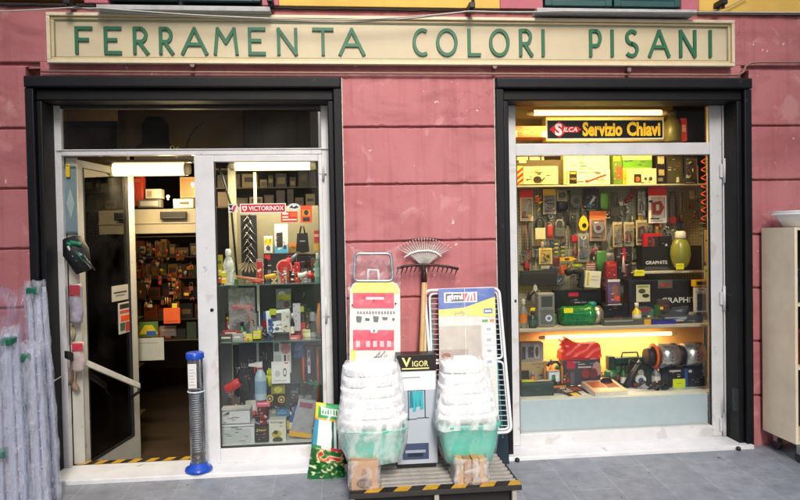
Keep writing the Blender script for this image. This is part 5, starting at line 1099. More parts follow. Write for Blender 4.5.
B((275.5, 409.5, 289, 417), .45, .06, '#2a6a94', [('r', .1, .3, .8, .6, '#4a8cb4')], 'small blue carton behind the white carton')
mb = MB(); rnd = random.Random(4)
for i in range(9):
    a = at(257+rnd.random()*12, 416+rnd.random()*9, .40); mb.tube([a, a+Vector((rnd.uniform(-.04, .04), 0, rnd.uniform(0, .03)))], .008, mat(rnd.choice(['#17181a', '#8a8c90', '#b8bcc0']), .3), 7)
tag(mb.build('tool_bundle'), 'small heap of metal fittings on top of the black carton', 'tools')
def grass_bag():
    t = thing('floor_cloth_pack', 'tilted clear pack with a yellow bottom on the vitrine floor', 'packet', tuple(at(302, 440, .36)))
    A = [at(x, y, .36) for x, y in ((289, 436), (311, 438.5), (316, 401), (299, 398))]; mb = MB(); mb.prism([(p.x, p.z) for p in A], .36, .385, mat('#989aa0', .3, var=.25, bump=.3)); mb.build('body', t)
    A = [at(x, y, .357) for x, y in ((289, 436), (311, 438.5), (312, 434), (289.5, 430.5))]; mb = MB(); mb.prism([(p.x, p.z) for p in A], .357, .3595, mat('#d8a41c', .4)); mb.build('label', t)
    A = [at(x, y, .357) for x, y in ((300, 402), (313, 404), (312, 409), (299.5, 407))]; mb = MB(); mb.prism([(p.x, p.z) for p in A], .357, .3595, mat('#8a3c5c', .4)); mb.build('label', t)
grass_bag()
mb = MB(); rnd = random.Random(8)
for i in range(16):
    a = at(306+rnd.random()*12, 379+rnd.random()*14, .46); mb.tube([a, a+Vector((rnd.uniform(-.06, .06), rnd.uniform(-.02, .02), rnd.uniform(-.05, .03)))], .006, mat(rnd.choice(['#1f6a54', '#2f8a6c', '#174438']), .45), 6)
tag(mb.build('cord_bundle'), 'tangled bundle of dark green cord in the vitrine', 'cord')
B((240, 370, 254, 428), .64, .05, '#17191c', [('r', .2, .1, .5, .3, '#2c3034')], 'black upright machine pack behind the red torch')
B((289, 385, 300, 412), .62, .05, '#22262c', [('r', .2, .2, .8, .3, '#5a6a7a')], 'dark carton behind the tilted clear pack')

# ---- clutter: small packaged goods filling the shelves, every one its own look
CN2 = {'#1a1b1d': 'black', '#dcdcd6': 'white', '#d8c41c': 'yellow', '#b8242a': 'red', '#2f5fa8': 'blue', '#8c8e90': 'grey', '#c8641c': 'orange', '#2f6a3c': 'green', '#b0a480': 'beige', '#4a3a30': 'brown'}
used2 = set()
def clutter(px0, px1, py, Y0, Y1, n, hmin, hmax, where, seed, wmin=4, wmax=10, pal=None):
    r_ = random.Random(seed); k = 0
    pal = pal or list(CN2)
    for _ in range(n*6):
        if k >= n: break
        c1, c2 = r_.choice(pal), r_.choice(list(CN2)); kind = r_.choice(['carton', 'carton', 'bottle', 'can', 'pouch', 'roll'])
        if c1 == c2: continue
        lab = '%s %s with %s print on the %s' % (CN2[c1], kind, CN2[c2], where)
        if lab in used2: continue
        used2.add(lab); k += 1
        Y = r_.uniform(Y0, Y1); w_, h_ = r_.uniform(wmin, wmax), r_.uniform(hmin, hmax); x = r_.uniform(px0, px1-w_)
        z = CLZ; fr = Fr(x, py-h_, x+w_, py, Y); H = fr.h; fr.z0 = z+.0008; fr.z1 = z+H; mb = MB(); m1, m2 = mat(c1, .35, var=.08), mat(c2, .35, var=.08); cx = (fr.x0+fr.x1)/2
        if kind == 'carton' or kind == 'pouch':
            mb.box(fr.x0, fr.x1, Y, Y+.04, fr.z0, fr.z1, m1, .004 if kind == 'pouch' else .001)
            for q in range(9):
                u, v = r_.uniform(.04, .62), r_.uniform(.04, .85); fr.rect(mb, u, v, u+r_.uniform(.1, .36), v+r_.uniform(.02, .12), m2 if q < 2 else mat(r_.choice(['#f0ece0', '#22242a', '#c81e26', '#e5bd16']), .4, var=0), .0008+q*.0004)
            if kind == 'carton': M = Matrix.Translation((cx, Y+.02, 0)) @ Matrix.Rotation(math.radians(r_.uniform(-22, 22)), 4, 'Z') @ Matrix.Translation((-cx, -Y-.02, 0)); mb.xf(M)
        elif kind == 'bottle':
            W = min(fr.w, H*.5); mb.lathe([(W*.45, 0), (W*.5, H*.05), (W*.5, H*.55), (W*.2, H*.72), (W*.17, H*.8)], (cx, Y+.02, fr.z0), m1, 14); mb.lathe([(W*.22, H*.8), (W*.22, H)], (cx, Y+.02, fr.z0), m2, 12); mb.lathe([(W*.51, H*.15), (W*.51, H*.45)], (cx, Y+.02, fr.z0), mat('#e8e4d8', .4, var=0), 14, cap=False)
        elif kind == 'can':
            W = min(fr.w, H*.8); mb.lathe([(W*.48, 0), (W*.5, H*.04), (W*.5, H*.9), (W*.44, H*.94), (W*.3, H)], (cx, Y+.02, fr.z0), m1, 18); mb.lathe([(W*.51, H*.2), (W*.51, H*.65)], (cx, Y+.02, fr.z0), m2, 18, cap=False)
        else:
            R_ = min(fr.w, H)/2; mb.cyl((cx, Y, fr.z0+R_), (cx, Y+.03, fr.z0+R_), R_, m1, n=20); mb.cyl((cx, Y-.002, fr.z0+R_), (cx, Y-.0005, fr.z0+R_), R_*.5, m2, n=16)
        tag(mb.build('small_'+kind), lab, kind, 'small goods on the '+where)
CLZ = zv1; clutter(218, 321, 283, .45, .70, 34, 7, 24, 'upper glass shelf of the vitrine', 1, 4, 9, ['#1a1b1d', '#8c8e90', '#4a3a30', '#b0a480', '#b8242a', '#dcdcd6', '#2f6a3c'])
CLZ = zv2; clutter(218, 321, 341, .40, .70, 44, 6, 26, 'lower glass shelf of the vitrine', 2)
CLZ = vb; clutter(220, 318, 445, .50, .72, 36, 10, 40, 'floor of the vitrine', 3, 6, 14, ['#1a1b1d', '#8c8e90', '#4a3a30', '#dcdcd6', '#b8242a', '#2f5fa8'])
CLZ = zs2; clutter(520, 704, 326, .46, .70, 40, 8, 26, 'middle shelf of the right window', 4, 5, 12, ['#1a1b1d', '#8c8e90', '#4a3a30', '#2f6a3c', '#b8242a', '#d8c41c'])
CLZ = zs3; clutter(524, 706, 392, .42, .70, 44, 7, 26, 'bottom board of the right window', 5, 5, 13, ['#1a1b1d', '#8c8e90', '#4a3a30', '#c8641c', '#dcdcd6', '#2f6a3c'])
CLZ = zs1; clutter(518, 700, 184, .68, .72, 16, 10, 24, 'top shelf of the right window', 6, 6, 12, ['#b0a480', '#c8641c', '#2f6a3c', '#4a3a30'])

# ---- shelving deep in the shop behind the vitrine and the doorway
CN = {'#5a4a2c': 'brown', '#3c3224': 'dark brown', '#7a6a48': 'tan', '#2c2820': 'blackish', '#8a7a54': 'beige', '#7a3a1c': 'rust', '#4a3a24': 'dull brown', '#a8521c': 'orange', '#2c2a26': 'black', '#8a6a2c': 'ochre', '#6a2c20': 'dark red', '#3c4a34': 'dark green'}
ORD = ['top', 'second', 'third', 'fourth', 'fifth', 'lowest']
def rack(px0, py0, px1, py1, Y, rows, label, seed, cols, where):
    fr = Fr(px0, py0, px1, py1, Y); t = thing('shop_shelves', label, 'shelving', ((fr.x0+fr.x1)/2, Y, fr.z0)); W_ = mat('#5a4c34', .6)
    for i in range(rows+1): MB().box(fr.x0, fr.x1, Y, Y+.35, fr.V(i/rows)-.012, fr.V(i/rows)+.0, W_).build('shelf_board', t)
    rnd = random.Random(seed)
    for i in range(rows):
        k_ = 0; x = fr.x0+.01; zb = fr.V((i+1)/rows)+.001; hmax = fr.h/rows
        while x < fr.x1-.06:
            w_ = rnd.uniform(.05, .16); w_ = min(w_, fr.x1-x-.005); h_ = hmax*rnd.uniform(.4, .88); c_ = rnd.choice(cols); mb = MB(); mb.box(x, x+w_, Y+.02, Y+.2, zb, zb+h_, mat(c_, .5), .002)
            c2 = rnd.choice(cols); mb.box(x+w_*.15, x+w_*.85, Y+.0175, Y+.0199, zb+h_*rnd.uniform(.1, .4), zb+h_*rnd.uniform(.55, .85), mat(c2, .5)); 
            k_ += 1; tag(mb.build('stock_carton'), '%s carton, number %d on the %s board of the %s' % (CN[c_], k_, ORD[i], where), 'carton', 'stock cartons on the '+where); x += w_+rnd.uniform(.004, .03)
rack(216, 168, 322, 206, 1.9, 2, 'dim brown shelving above the vitrine back board', 11, ['#5a4a2c', '#3c3224', '#7a6a48', '#2c2820', '#8a7a54'], 'shelving above the vitrine')
tag(MB().box(X(40, 1.93, 300), X(128, 1.93, 300), 1.93, 1.95, -.22, 3.0, mat('#9a8560', .7, var=.15)).build('partition'), 'tan panel added to brighten the view through the open door pane', 'partition')  # pale panel added behind the shelving to brighten the dark pane
rack(60, 172, 132, 470, 1.55, 6, 'dim shelving seen through the open door pane', 14, ['#5a4a2c', '#7a6a48', '#7a3a1c', '#a8521c', '#8a7a54', '#8a6a2c'], 'shelving beyond the open pane')
rack(124, 236, 200, 340, 2.6, 5, 'dark shelving seen through the open doorway', 12, ['#7a3a1c', '#4a3a24', '#a8521c', '#2c2a26', '#8a6a2c', '#6a2c20', '#3c4a34'], 'shelving behind the doorway')
INW = mat('#938b74', .55, var=.06)
t = thing('inner_partition', 'cream inner partition with a glazed top across the shop entrance', 'partition', tuple(at(160, 440, 1.35)))
fr = Fr(124, 209, 199, 233.5, 1.35); MB().box(fr.x0, fr.x1+.1, 1.35, 1.42, fr.z0, fr.z1, INW, .004).build('beam', t)
MB().box(fr.x0, fr.x1+.1, 1.34, 1.349, fr.V(.6), fr.V(.55), INW, .002).build('beam_moulding', t)
fr = Fr(122, 150, 131, 470, 1.35); MB().box(fr.x0, fr.x1, 1.345, 1.43, -.23, fr.z1, INW, .004).build('stile', t)
fr = Fr(122, 150, 199, 176, 1.35); MB().box(fr.x0+.1, fr.x1+.1, 1.352, 1.42, fr.z0+.12, fr.z1, INW, .004).build('header', t)
B((128.5, 176, 142, 206), 1.65, .12, '#9c3422', [('r', .1, .1, .9, .2, '#b8503c')], 'tall red-orange carton behind the glazed top over the doorway')
B((145.5, 189, 161, 198.5), 1.7, .12, '#b8b09a', [('r', .1, .2, .4, .8, '#8a8470')], 'cream carton behind the glazed top over the doorway')
B((138, 199.5, 160, 207.5), 1.6, .12, '#4a4a44', [('r', .1, .2, .9, .8, '#8c8c84')], 'low grey carton behind the glazed top over the doorway')
B((173.5, 199, 193, 208), 1.6, .12, '#c8bc98', [('r', .3, .3, .8, .6, '#3c3a30')], 'low cream carton with a dark stripe over the doorway')
B((180, 177, 195, 198), 1.75, .12, '#8a6a34', [('r', .1, .1, .9, .9, '#7a5c2c')], 'tall brown carton over the doorway at the right')
for px, py, wd in ((168, 196.5, 'left'), (192.5, 184, 'right')):
    c = at(px, py, 1.58); mb = MB(); mb.sph(c, .013, emis('#ffd98a', 12)); ld = D.lights.new('bulb_light', 'POINT'); ld.energy = 2.5; ld.color = (1, .72, .4); ld.shadow_soft_size = .04; lo = D.objects.new('bulb_light', ld); COL.objects.link(lo); lo.location = c+Vector((0, -.03, -.05)); mb.cyl(c+Vector((0, 0, -.03)), c+Vector((0, 0, -.012)), .008, mat('#6a6a60', .4)); bo = tag(mb.build('bulb'), wd+' of two tiny lit bulbs over the doorway', 'bulb'); lo.parent = bo; lo.location = lo.location-bo.location
B((160, 211.5, 186, 219), 1.30, .05, '#141414', [('r', .1, .75, .9, .85, '#3a3a3a')], 'flat black device mounted on the cream beam', name='device', cat='device', bev=.005)
B((136.5, 338, 164, 360.5), 1.28, .004, '#98988c', [('r', .1, .2, .8, .24, '#7c7c74')], 'blank pale sheet hanging in the dim doorway', name='paper_sheet', cat='paper')
B((163.5, 308, 180, 323.5), 1.5, .01, '#c8521c', [('r', .1, .8, .9, .9, '#a8401a')], 'plain orange card hanging in the doorway', name='card', cat='card')
B((172, 303.5, 177, 308), 1.5, .01, '#c8b41c', [], 'tiny yellow tag above the orange card', name='price_tag', cat='price tag')
B((139, 322, 158, 337), 1.6, .02, '#4c6a2c', [('p', [(0, .8), (.3, .2), (.7, .2), (1, .8)], '#b8a41c'), ('r', .4, .6, .9, .9, '#2c4a8a')], 'green and yellow picture card in the doorway', name='card', cat='card')
B((160, 326, 176, 336), 1.6, .02, '#6c5c54', [('r', .1, .3, .9, .5, '#8c7c64')], 'dull brown card beside the green picture card', name='card', cat='card')
rnd = random.Random(21)
for i in range(70):
    px, py = 137+rnd.random()*57, 237+rnd.random()*66
    if px < 160 and py > 262 or True:
        c_ = rnd.choice(['#c8521c', '#b83a1c', '#d88a1c', '#7a3a1c', '#a8301c', '#8a6a3c', '#7c7c74', '#d8a82c', '#b8a88c']); w_, h_ = rnd.uniform(3, 6), rnd.uniform(5, 11)
        fr = Fr(px, py, px+w_, py+h_, 1.95+.006*(i % 20)); mb = MB(); tool(rnd.choice(['driver', 'pack', 'tube', 'pliers', 'lock']), fr, mb, mat(c_, .4), mat('#3c3a34', .4), fr.Y)
        tag(mb.build('hanging_tool'), 'small orange or dark hand tool hanging deep in the dim doorway', 'tool', 'tools hanging deep in the doorway')
# above the door: dim things behind the transom
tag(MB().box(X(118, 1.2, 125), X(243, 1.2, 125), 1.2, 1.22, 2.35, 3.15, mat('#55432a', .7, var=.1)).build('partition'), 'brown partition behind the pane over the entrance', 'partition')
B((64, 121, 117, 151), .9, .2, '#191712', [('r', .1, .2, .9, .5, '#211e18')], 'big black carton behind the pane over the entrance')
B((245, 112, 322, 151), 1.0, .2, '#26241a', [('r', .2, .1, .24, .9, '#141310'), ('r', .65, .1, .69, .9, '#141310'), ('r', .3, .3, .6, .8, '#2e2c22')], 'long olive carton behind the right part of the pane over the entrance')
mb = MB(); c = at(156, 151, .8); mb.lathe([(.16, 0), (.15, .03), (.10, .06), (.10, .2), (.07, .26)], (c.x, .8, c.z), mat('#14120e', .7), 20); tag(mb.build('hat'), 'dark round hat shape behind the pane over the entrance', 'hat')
tag(MB().tube([at(x, y, .8) for x, y in ((186, 148), (190, 136), (197, 127), (205, 122))], .006, mat('#12110e', .5)).build('loose_cable'), 'dark curved cable behind the pane over the entrance', 'cable')
mb = MB()
for i in range(6): a = at(170+i*1.6, 149+((i*7) % 3), .2); mb.tube([a, a+Vector((.012*(-1)**i, -.004, .022))], .002, mat('#b8a42c', .5), 5)
tag(mb.build('dry_twig'), 'small yellow twig stuck at the transom rail over the entrance', 'twig')

# ---- things by the open leaf
t = thing('panel', 'blue-grey framed wooden panel with a diamond ornament inside the entrance', 'panel', tuple(at(69, 233, .24)))
P = lambda x, y, Y: at(x, y, Y)
def quadprism(a, b, c, d, th, m, name, parent=None):     # front corners tl, tr, br, bl; thickness vector
    mb = MB(); f = [mb.bm.verts.new(p) for p in (a, b, c, d)]; k = [mb.bm.verts.new(p+th) for p in (a, b, c, d)]
    fs = [mb.bm.faces.new(f), mb.bm.faces.new(k[::-1])]+[mb.bm.faces.new((f[i], k[i], k[(i+1) % 4], f[(i+1) % 4])) for i in range(4)]; mb._fin(fs, m); return mb.build(name, parent)
bx = P(63, 240, .235).x
def sp(px, py, Y): p = at(px, py, Y); return p
PB = mat('#6c8288', .55, var=.1); fq = Fr(65, 166, 76.5, 233.5, .205)
MB().box(fq.x0, fq.x1, .205, .221, fq.z0, fq.z1, PB, .002).build('board', t)
MB().prism([(fq.U(.5), fq.V(.33)), (fq.U(.85), fq.V(.55)), (fq.U(.5), fq.V(.78)), (fq.U(.15), fq.V(.55))], .200, .2045, mat('#93a5a0', .5)).build('ornament', t)
for v0, v1, nm in ((0, .03, 'frame_top'), (.97, 1, 'frame_bottom')): MB().box(fq.x0, fq.x1, .199, .2045, fq.V(v1), fq.V(v0), mat('#4c5e64', .5), .001).build(nm, t)
B((65.5, 164, 69.5, 177), .184, .012, '#d8b81c', [('r', .2, .1, .8, .2, '#8a6a1c')], 'small yellow plastic tag hanging at the top of the blue-grey panel', name='tag', cat='tag', bev=.003)
def brushes():
    t = thing('brush_bunch', 'bunch of black brushes with silver and green ends inside the entrance', 'brushes', tuple(at(82, 275, .3))); rnd = random.Random(6)
    mb = MB(); mb.tube([at(72, 238, .13), at(76, 252, .12), at(84, 272, .13)], [.06, .085, .05], mat('#17191c', .6, bump=.4), 12); mb.build('bristles', t)
    for i in range(7):
        a = at(68+i*2.4, 246+i*1.5, .05+.01*(i % 3)); b = a+Vector((.03+.008*i, 0, -.09+rnd.uniform(-.03, .03))); mb = MB(); mb.tube([a, b], [.010, .006], mat(rnd.choice(['#b8b8b0', '#26282a', '#8a8c8c', '#1c5a4a']), .35), 7); mb.build('handle', t)
    for i in range(4):
        a = at(67+i*3.2, 240+rnd.random()*4, .05); mb = MB(); mb.tube([a, a+Vector((.03, 0, -.015))], .012, mat('#1f7a5c', .4), 8); mb.build('grip', t)
brushes()
def wrapbag(px, Y, c_, top, label, name, cat, depth=.04):
    fr = Fr(*px, Y); mb = MB(); rs = []
    for j in range(13):
        v = j/12; w_ = fr.w/2*(1-.25*abs(v-.55)**1.2*2*(.6)); r = mb.ring(Vector(((fr.x0+fr.x1)/2+.004*math.sin(v*11), Y, fr.V(v))), Vector((w_, 0, 0)), Vector((0, depth*(1+.1*math.sin(v*17)), 0)), 16); rs.append(r)
    mb.loft(rs, mat(c_, .35, var=.25, scale=30, bump=.6)); mb.box(fr.U(.2), fr.U(.95), Y-depth-.004, Y-depth+.006, fr.V(.28), fr.V(.02), mat(top, .4, var=.2), .002)
    return tag(mb.build(name), label, cat)
wrapbag((69.5, 284, 83, 323), .17, '#9c98a4', '#a83a44', 'grey plastic bag with a red top hanging inside the entrance', 'plastic_bag', 'bag')
wrapbag((71.5, 342, 85, 371), .13, '#b8a8a4', '#c83a4a', 'small white and pink packet hanging over the push bar', 'packet', 'packet', .03)
pc([at(73, 368, .18), at(72, 382, .18), at(77, 390, .18)], .022, mat('#a88a74', .6, bump=.3), 'beige rag hanging below the push bar end', 'rag', 'rag', 10)
pc([at(72, 325, .20), at(74, 333, .20), at(72, 341, .20)], .012, mat('#a89a70', .6), 'short tan tassel between the two hanging packets', 'tassel', 'tassel')
def onleaf(u0, z0, u1, z1, c_, items, label, name):
    mb = MB(); mb.box(u0, u1, -.008, -.004, z0, z1, mat(c_, .5))
    for i, (a, b, c, d, k) in enumerate(items): mb.box(u0+(u1-u0)*a, u0+(u1-u0)*c, -.0088-.0003*i, -.008, z1-(z1-z0)*d, z1-(z1-z0)*b, mat(k, .5))
    mb.xf(ML); tag(mb.build(name), label, 'notice')
zz = lambda py: Z(py, .75, 112)
onleaf(.48, zz(301.5), .73, zz(286), '#a8a69c', [(.1, .4, .9, .5, '#3c3c3c'), (.2, .6, .8, .68, '#6c6c68')], 'white notice with a dark line on the open door pane', 'notice')
onleaf(.57, zz(335.5), .75, zz(304), '#b4aea4', [(.1, .05, .9, .2, '#2c2c2c'), (.1, .25, .9, .35, '#b84a3a'), (.15, .42, .9, .6, '#d84c1c'), (.1, .65, .5, .9, '#3c5a4c'), (.55, .65, .9, .95, '#a83a34')], 'white notice with red and orange blocks on the open door pane', 'notice')
# hazard tape on the threshold
def hazard(x0, x1, y0, y1, z, n, horizontal=True, lean=.5, name='hazard_tape', parent=None, face='top', label=None):
    mb = MB(); Y_ = mat('#c8961c', .55, var=.3, scale=30); K_ = mat('#191512', .6, var=.3)
    w_ = (x1-x0)/n
    for i in range(n):
        a, b = x0+i*w_, x0+(i+1)*w_; s = lean*w_
        if face == 'top': pts = [(a, y0, z), (b, y0, z), (min(x1, b+s), y1, z), (min(x1, a+s), y1, z)]
        else: pts = [(a, y0, z), (b, y0, z), (min(x1, b+s), y0, y1), (min(x1, a+s), y0, y1)]
        f = mb.bm.faces.new([mb.bm.verts.new(p) for p in pts]); mb._fin([f], Y_ if i % 2 else K_)
    f = mb.bm.faces.new([mb.bm.verts.new(p) for p in ([(x0, y0, z-.001), (x0+lean*w_, y0, z-.001), (x0+lean*w_, y1, z-.001), (x0, y1, z-.001)] if face == 'top' else [(x0, y0+.001, z), (x0+lean*w_, y0+.001, z), (x0+lean*w_, y0+.001, y1), (x0, y0+.001, y1)])]); mb._fin([f], K_)
    o = mb.build(name, parent); return tag(o, label, 'tape') if label else o
hazard(X(67, .2, 470), X(196, .2, 470), .20, .27, .0265, 15, label='yellow and black hazard tape along the entrance threshold')

# ================================================================== OUTSIDE: things on the pavement
# ---- display platform
PY0, PY1 = -.75, -.13
pxa, pxb = at(349, 492, PY0).x, at(522, 491, PY0).x; PT = .085
t = thing('display_platform', 'low slatted display platform with a yellow and black striped front edge', 'platform', ((pxa+pxb)/2, -.44, ground(-.75)))
SLT = mat('#a8a39c', .6, var=.25, scale=12); DKW = mat('#1b1a19', .7, var=.3)
n = 8; dw = (PY1-PY0-.09)/n
for i in range(n): MB().box(pxa+.01, pxb-.01, PY0+.092+i*dw, PY0+.092+i*dw+dw*.46, PT-.014, PT, SLT, .002).build('slat', t)
MB().box(pxa+.02, pxb-.02, PY0+.07, PY1-.01, -.05, PT-.03, DKW).build('base', t)
MB().box(pxa, pxb, PY0, PY0+.082, PT-.028, PT+.002, mat('#2a2623', .6, var=.2), .002).build('front_rail', t)
MB().box(pxb-.012, pxb-.0, PY0+.083, PY1, PT-.028, PT+.001, mat('#2a2623', .6), .002).build('end_rail', t)
hazard(pxa, pxb, PY0+.004, PY0+.078, PT+.0035, 12, lean=.45, name='hazard_stripe', parent=t)
for px in (437, 515, 352): x = at(px, 492, PY0).x; MB().box(x-.014, x+.014, PY0+.01, PY0+.04, ground(PY0)+.0, PT-.029, mat('#a8a49a', .5), .003).build('leg', t)
mb = MB(); mb.grid(lambda u, v: at(414+u*8, 492-v*5+math.sin(u*9)*1.2, PY0+.10-.02*math.sin(v*7+u*4)), 10, 6, mat('#d8d6d2', .6))
tag(mb.build('paper_scrap'), 'crumpled white paper scrap on the front edge of the platform', 'paper')

# ---- basins
def crinkle(mb, prof, c, m, sx, sy, e, amp, seed, n=44):
    r_ = random.Random(seed); ph = [r_.uniform(0, 6.3) for _ in range(9)]; rs = []
    for j, (r, z) in enumerate(prof):
        ring = []
        for i in range(n):
            a = 2*math.pi*i/n; ca, sa = math.cos(a), math.sin(a)
            k = r*(1+amp*(math.sin(a*5+ph[0]+z*17)+.7*math.sin(a*11+ph[1]-z*31)+.5*math.sin(a*17+ph[2]+z*53)))
            x = math.copysign(abs(ca)**(2/e), ca)*k*sx; y = math.copysign(abs(sa)**(2/e), sa)*k*sy
            ring.append(mb.bm.verts.new((c[0]+x, c[1]+y, c[2]+z+.004*math.sin(a*7+ph[3]+j))))
        rs.append(ring)
    mb.loft(rs, m, cap=False)
WHP = mat('#fafbfc', .5, var=.0); TEAL = mat('#3fb8a4', .35, var=.08, coat=.2)
JR = random.Random(77)
def basin_stack(px0, px1, ptop, prim, pbot, Y, e, label, asp, topw, lean):
    c = at((px0+px1)/2, pbot, Y); R = (at(px1, prim, Y).x-at(px0, prim, Y).x)/2; zt = at(400, ptop, Y).z; zr = at(400, prim, Y).z; zb = c.z
    t = thing('wrapped_basins', label, 'basins', (c.x, c.y, zb))
    H = zr-zb
    mb = MB(); mb.lathe([(R*.55, 0), (R*.72, .008), (R*.86, H*.45), (R*.93, H*.9), (R*1.0, H*.93), (R*1.0, H), (R*.94, H), (R*.9, H*.9), (R*.8, H*.4), (R*.6, .02)], (c.x, c.y, zb), TEAL, 40, 1, asp, e); mb.build('teal_basin', t)
    N = 6; step = (zt-zr)/N
    for i in range(N):
        f = i/(N-1); r = R*(.99-(1-topw)*f**.8); z = zr+.002+i*step+.0; cx = c.x+lean*f
        cx += JR.uniform(-.006, .006); r *= JR.uniform(.97, 1.015); mb = MB(); mb.lathe([(r*.88, 0), (r*.93, step*.5), (r*.985, step*.60), (r*1.0, step*.70), (r*1.0, step*.88), (r*.985, step*.95), (r*.93, step*.97), (r*.8, step*.9)], (cx, c.y, z), WHP, 40, 1, asp, e); cc = Vector((cx, c.y, z)); mb.xf(Matrix.Translation(cc) @ Matrix.Rotation(JR.uniform(-.04, .04), 4, 'Y') @ Matrix.Rotation(JR.uniform(-.03, .03), 4, 'X') @ Matrix.Translation(-cc)); mb.build('white_basin', t)
    mb = MB(); P = []
    for j in range(16):
        v = j/15; z = .01+v*(zt-zb+.01)
        r = R*(.74+.30*min(1, z/H)**.7) if z < H else R*(1.04-(1.0-topw)*((z-H)/(zt-zr))**.8)
        if j == 15: r *= .9
        P.append((r, z))
    kk = max(j for j, (r, z) in enumerate(P) if z <= H)
    crinkle(mb, P[:kk+1], (c.x+lean*.1, c.y, zb), filmmat('#ffffff', .44 if px0 < 400 else .16, 'film', 13, (1, 1, .6), .5), 1, asp, e, .02, int(px0))
    crinkle(mb, P[kk:], (c.x+lean*.35, c.y, zb), filmmat('#ffffff', .55, 'film', 13, (1, 1, .6), .4), 1, asp, e, .02, int(px0)); mb.build('plastic_film', t)
    return t
basin_stack(339, 409, 363, 424, 461, -.53, 2.3, 'tall stack of round white basins over a pale teal one wrapped in clear film', .62, .78, -.01)
basin_stack(437, 499, 364, 423, 460, -.50, 5, 'stack of square white tubs over a bright teal tub wrapped in clear film', .62, .68, -.035)
# ---- wooden blocks under them
def kraft():
    fr = Fr(349, 461.5, 379.5, 491, -.69); t = thing('kraft_box', 'brown kraft box with a dark printed emblem in clear film under the round basins', 'box', ((fr.x0+fr.x1)/2, -.6, PT))
    K_ = mat('#b58a62', .7, var=.12, scale=25, bump=.1); mb = MB(); mb.box(fr.x0+.012, fr.x1-.006, -.69, -.50, PT+.001, fr.z1, K_, .003); mb.build('box', t)
    mb = MB(); fr.Y = -.6905; D_ = mat('#4a3426', .6, var=0); fr.poly(mb, [(.45, .25), (.55, .25), (.6, .45), (.7, .5), (.5, .62), (.3, .5), (.4, .45)], mat('#8c5c34', .6, var=0), .001); fr.ell(mb, .5, .75, .26, .17, D_, .0012); 
    for i in range(3): fr.rect(mb, .3, .68+i*.06, .7, .70+i*.06, mat('#9c7a5a', .6, var=0), .002)
    mb.build('emblem', t)
    mb = MB(); cx, w_, h_ = (fr.x0+fr.x1)/2, fr.w/2, fr.z1-PT
    crinkle(mb, [(1.02, .0), (1.1, h_*.2), (1.03, h_*.5), (1.06, h_*.8), (1.0, h_+.006)], (cx, -.60, PT+.002), filmmat('#e8e8ea', .3, 'film', 16), w_, .105, 7, .03, 3); mb.build('plastic_film', t)
kraft()
def planks():
    fr = Fr(456, 459, 488, 491, -.69); t = thing('wood_bundle', 'small bundle of pale wooden slabs in clear film under the square tubs', 'wood bundle', ((fr.x0+fr.x1)/2, -.6, PT))
    for i, (u0, u1, v, c_) in enumerate(((.04, .24, .02, '#c29a62'), (.27, .5, .04, '#a87c4a'), (.53, .72, .0, '#b98e58'), (.76, .97, .05, '#c79e68'))):
        MB().box(fr.U(u0), fr.U(u1), -.69+.01*(i % 2), -.50, PT+.001, fr.V(v), mat(c_, .6, var=.2, scale=22, bump=.15), .004).build('slab', t)
    mb = MB(); h_ = fr.z1-PT; crinkle(mb, [(1.05, .0), (1.16, h_*.25), (1.02, h_*.5), (1.08, h_*.8), (1.0, h_+.004)], ((fr.x0+fr.x1)/2, -.60, PT+.002), filmmat('#e8e8ea', .45, 'film', 16), fr.w/2, .105, 6, .045, 8); mb.build('plastic_film', t)
planks()
# ---- coat stand carton
def vbox():
    Y = -.37; fr = Fr(396.5, 355, 437, 466, Y); t = thing('tall_carton', 'tall pale grey carton with a black yellow-lettered band and a picture of a clothes rail', 'box', ((fr.x0+fr.x1)/2, Y+.07, PT))
    a, b = Fr(397, 355, 436, 371, Y), Fr(397, 466, 437, 472, Y)
    mb = MB(); mb.box(fr.x0, fr.x1, Y, Y+.13, PT+.028, a.z0-.001, mat('#aeb6c2', .45, var=.06, scale=3), .002)
    fr.Y = Y-.0004
    Wd = mat('#b8bcc4', .5, var=0); T1 = mat('#3aa8b4', .5, var=.1); T2 = mat('#1f7c88', .5, var=.1)
    fr.z1 = a.z0; fr.h = fr.z1-fr.z0; fr.z0 = fr.z0
    fr.rect(mb, .03, .01, .97, .2, mat('#dfe2e6', .5, var=0), .0006); fr.rect(mb, .05, .06, .6, .075, mat('#9a9ea4', .5, var=0), .001)
    for (u0, v0, u1, v1) in ((.28, .2, .72, .207), (.28, .2, .31, .52), (.69, .2, .72, .5), (.22, .5, .5, .51), (.5, .49, .8, .5)): fr.rect(mb, u0, v0, u1, v1, mat('#4c525a', .4, var=0), .0012)
    for (u0, u1, v1, m_) in ((.33, .4, .38, T2), (.41, .47, .42, T1), (.48, .58, .37, T1), (.585, .66, .4, T1)): fr.poly(mb, [(u0, .215), ((u0+u1)/2, .205), (u1, .215), (u1+.015, v1), (u0-.01, v1+.01)], m_, .0016)
    fr.rect(mb, .13, .76, .78, .93, mat('#3b4a66', .4, var=.2, scale=60), .001); fr.rect(mb, .2, .83, .7, .86, mat('#9aa4b8', .4), .0014); fr.rect(mb, .26, .86, .64, .9, mat('#1c2434', .4), .0014)
    mb.build('box', t)
    mb = MB(); mb.box(a.x0, a.x1, Y-.002, Y+.132, a.z0, a.z1, mat('#121212', .4, var=0), .002); Y2_ = Y-.0028
    YL = mat('#e8dc8c', .5, var=0); a.Y = Y2_; a.txt(mb, 'V', .12, .14, .36, .72, YL, .03, up=0); a.txt(mb, 'IGOR', .39, .36, .8, .72, YL, .015, up=0); a.rect(mb, .12, .8, .82, .88, YL, .0006); mb.build('band', t)
    MB().box(b.x0+.004, b.x1-.004, Y+.004, Y+.126, PT+.001, PT+.027, mat('#141517', .5)).build('foot', t)
vbox()
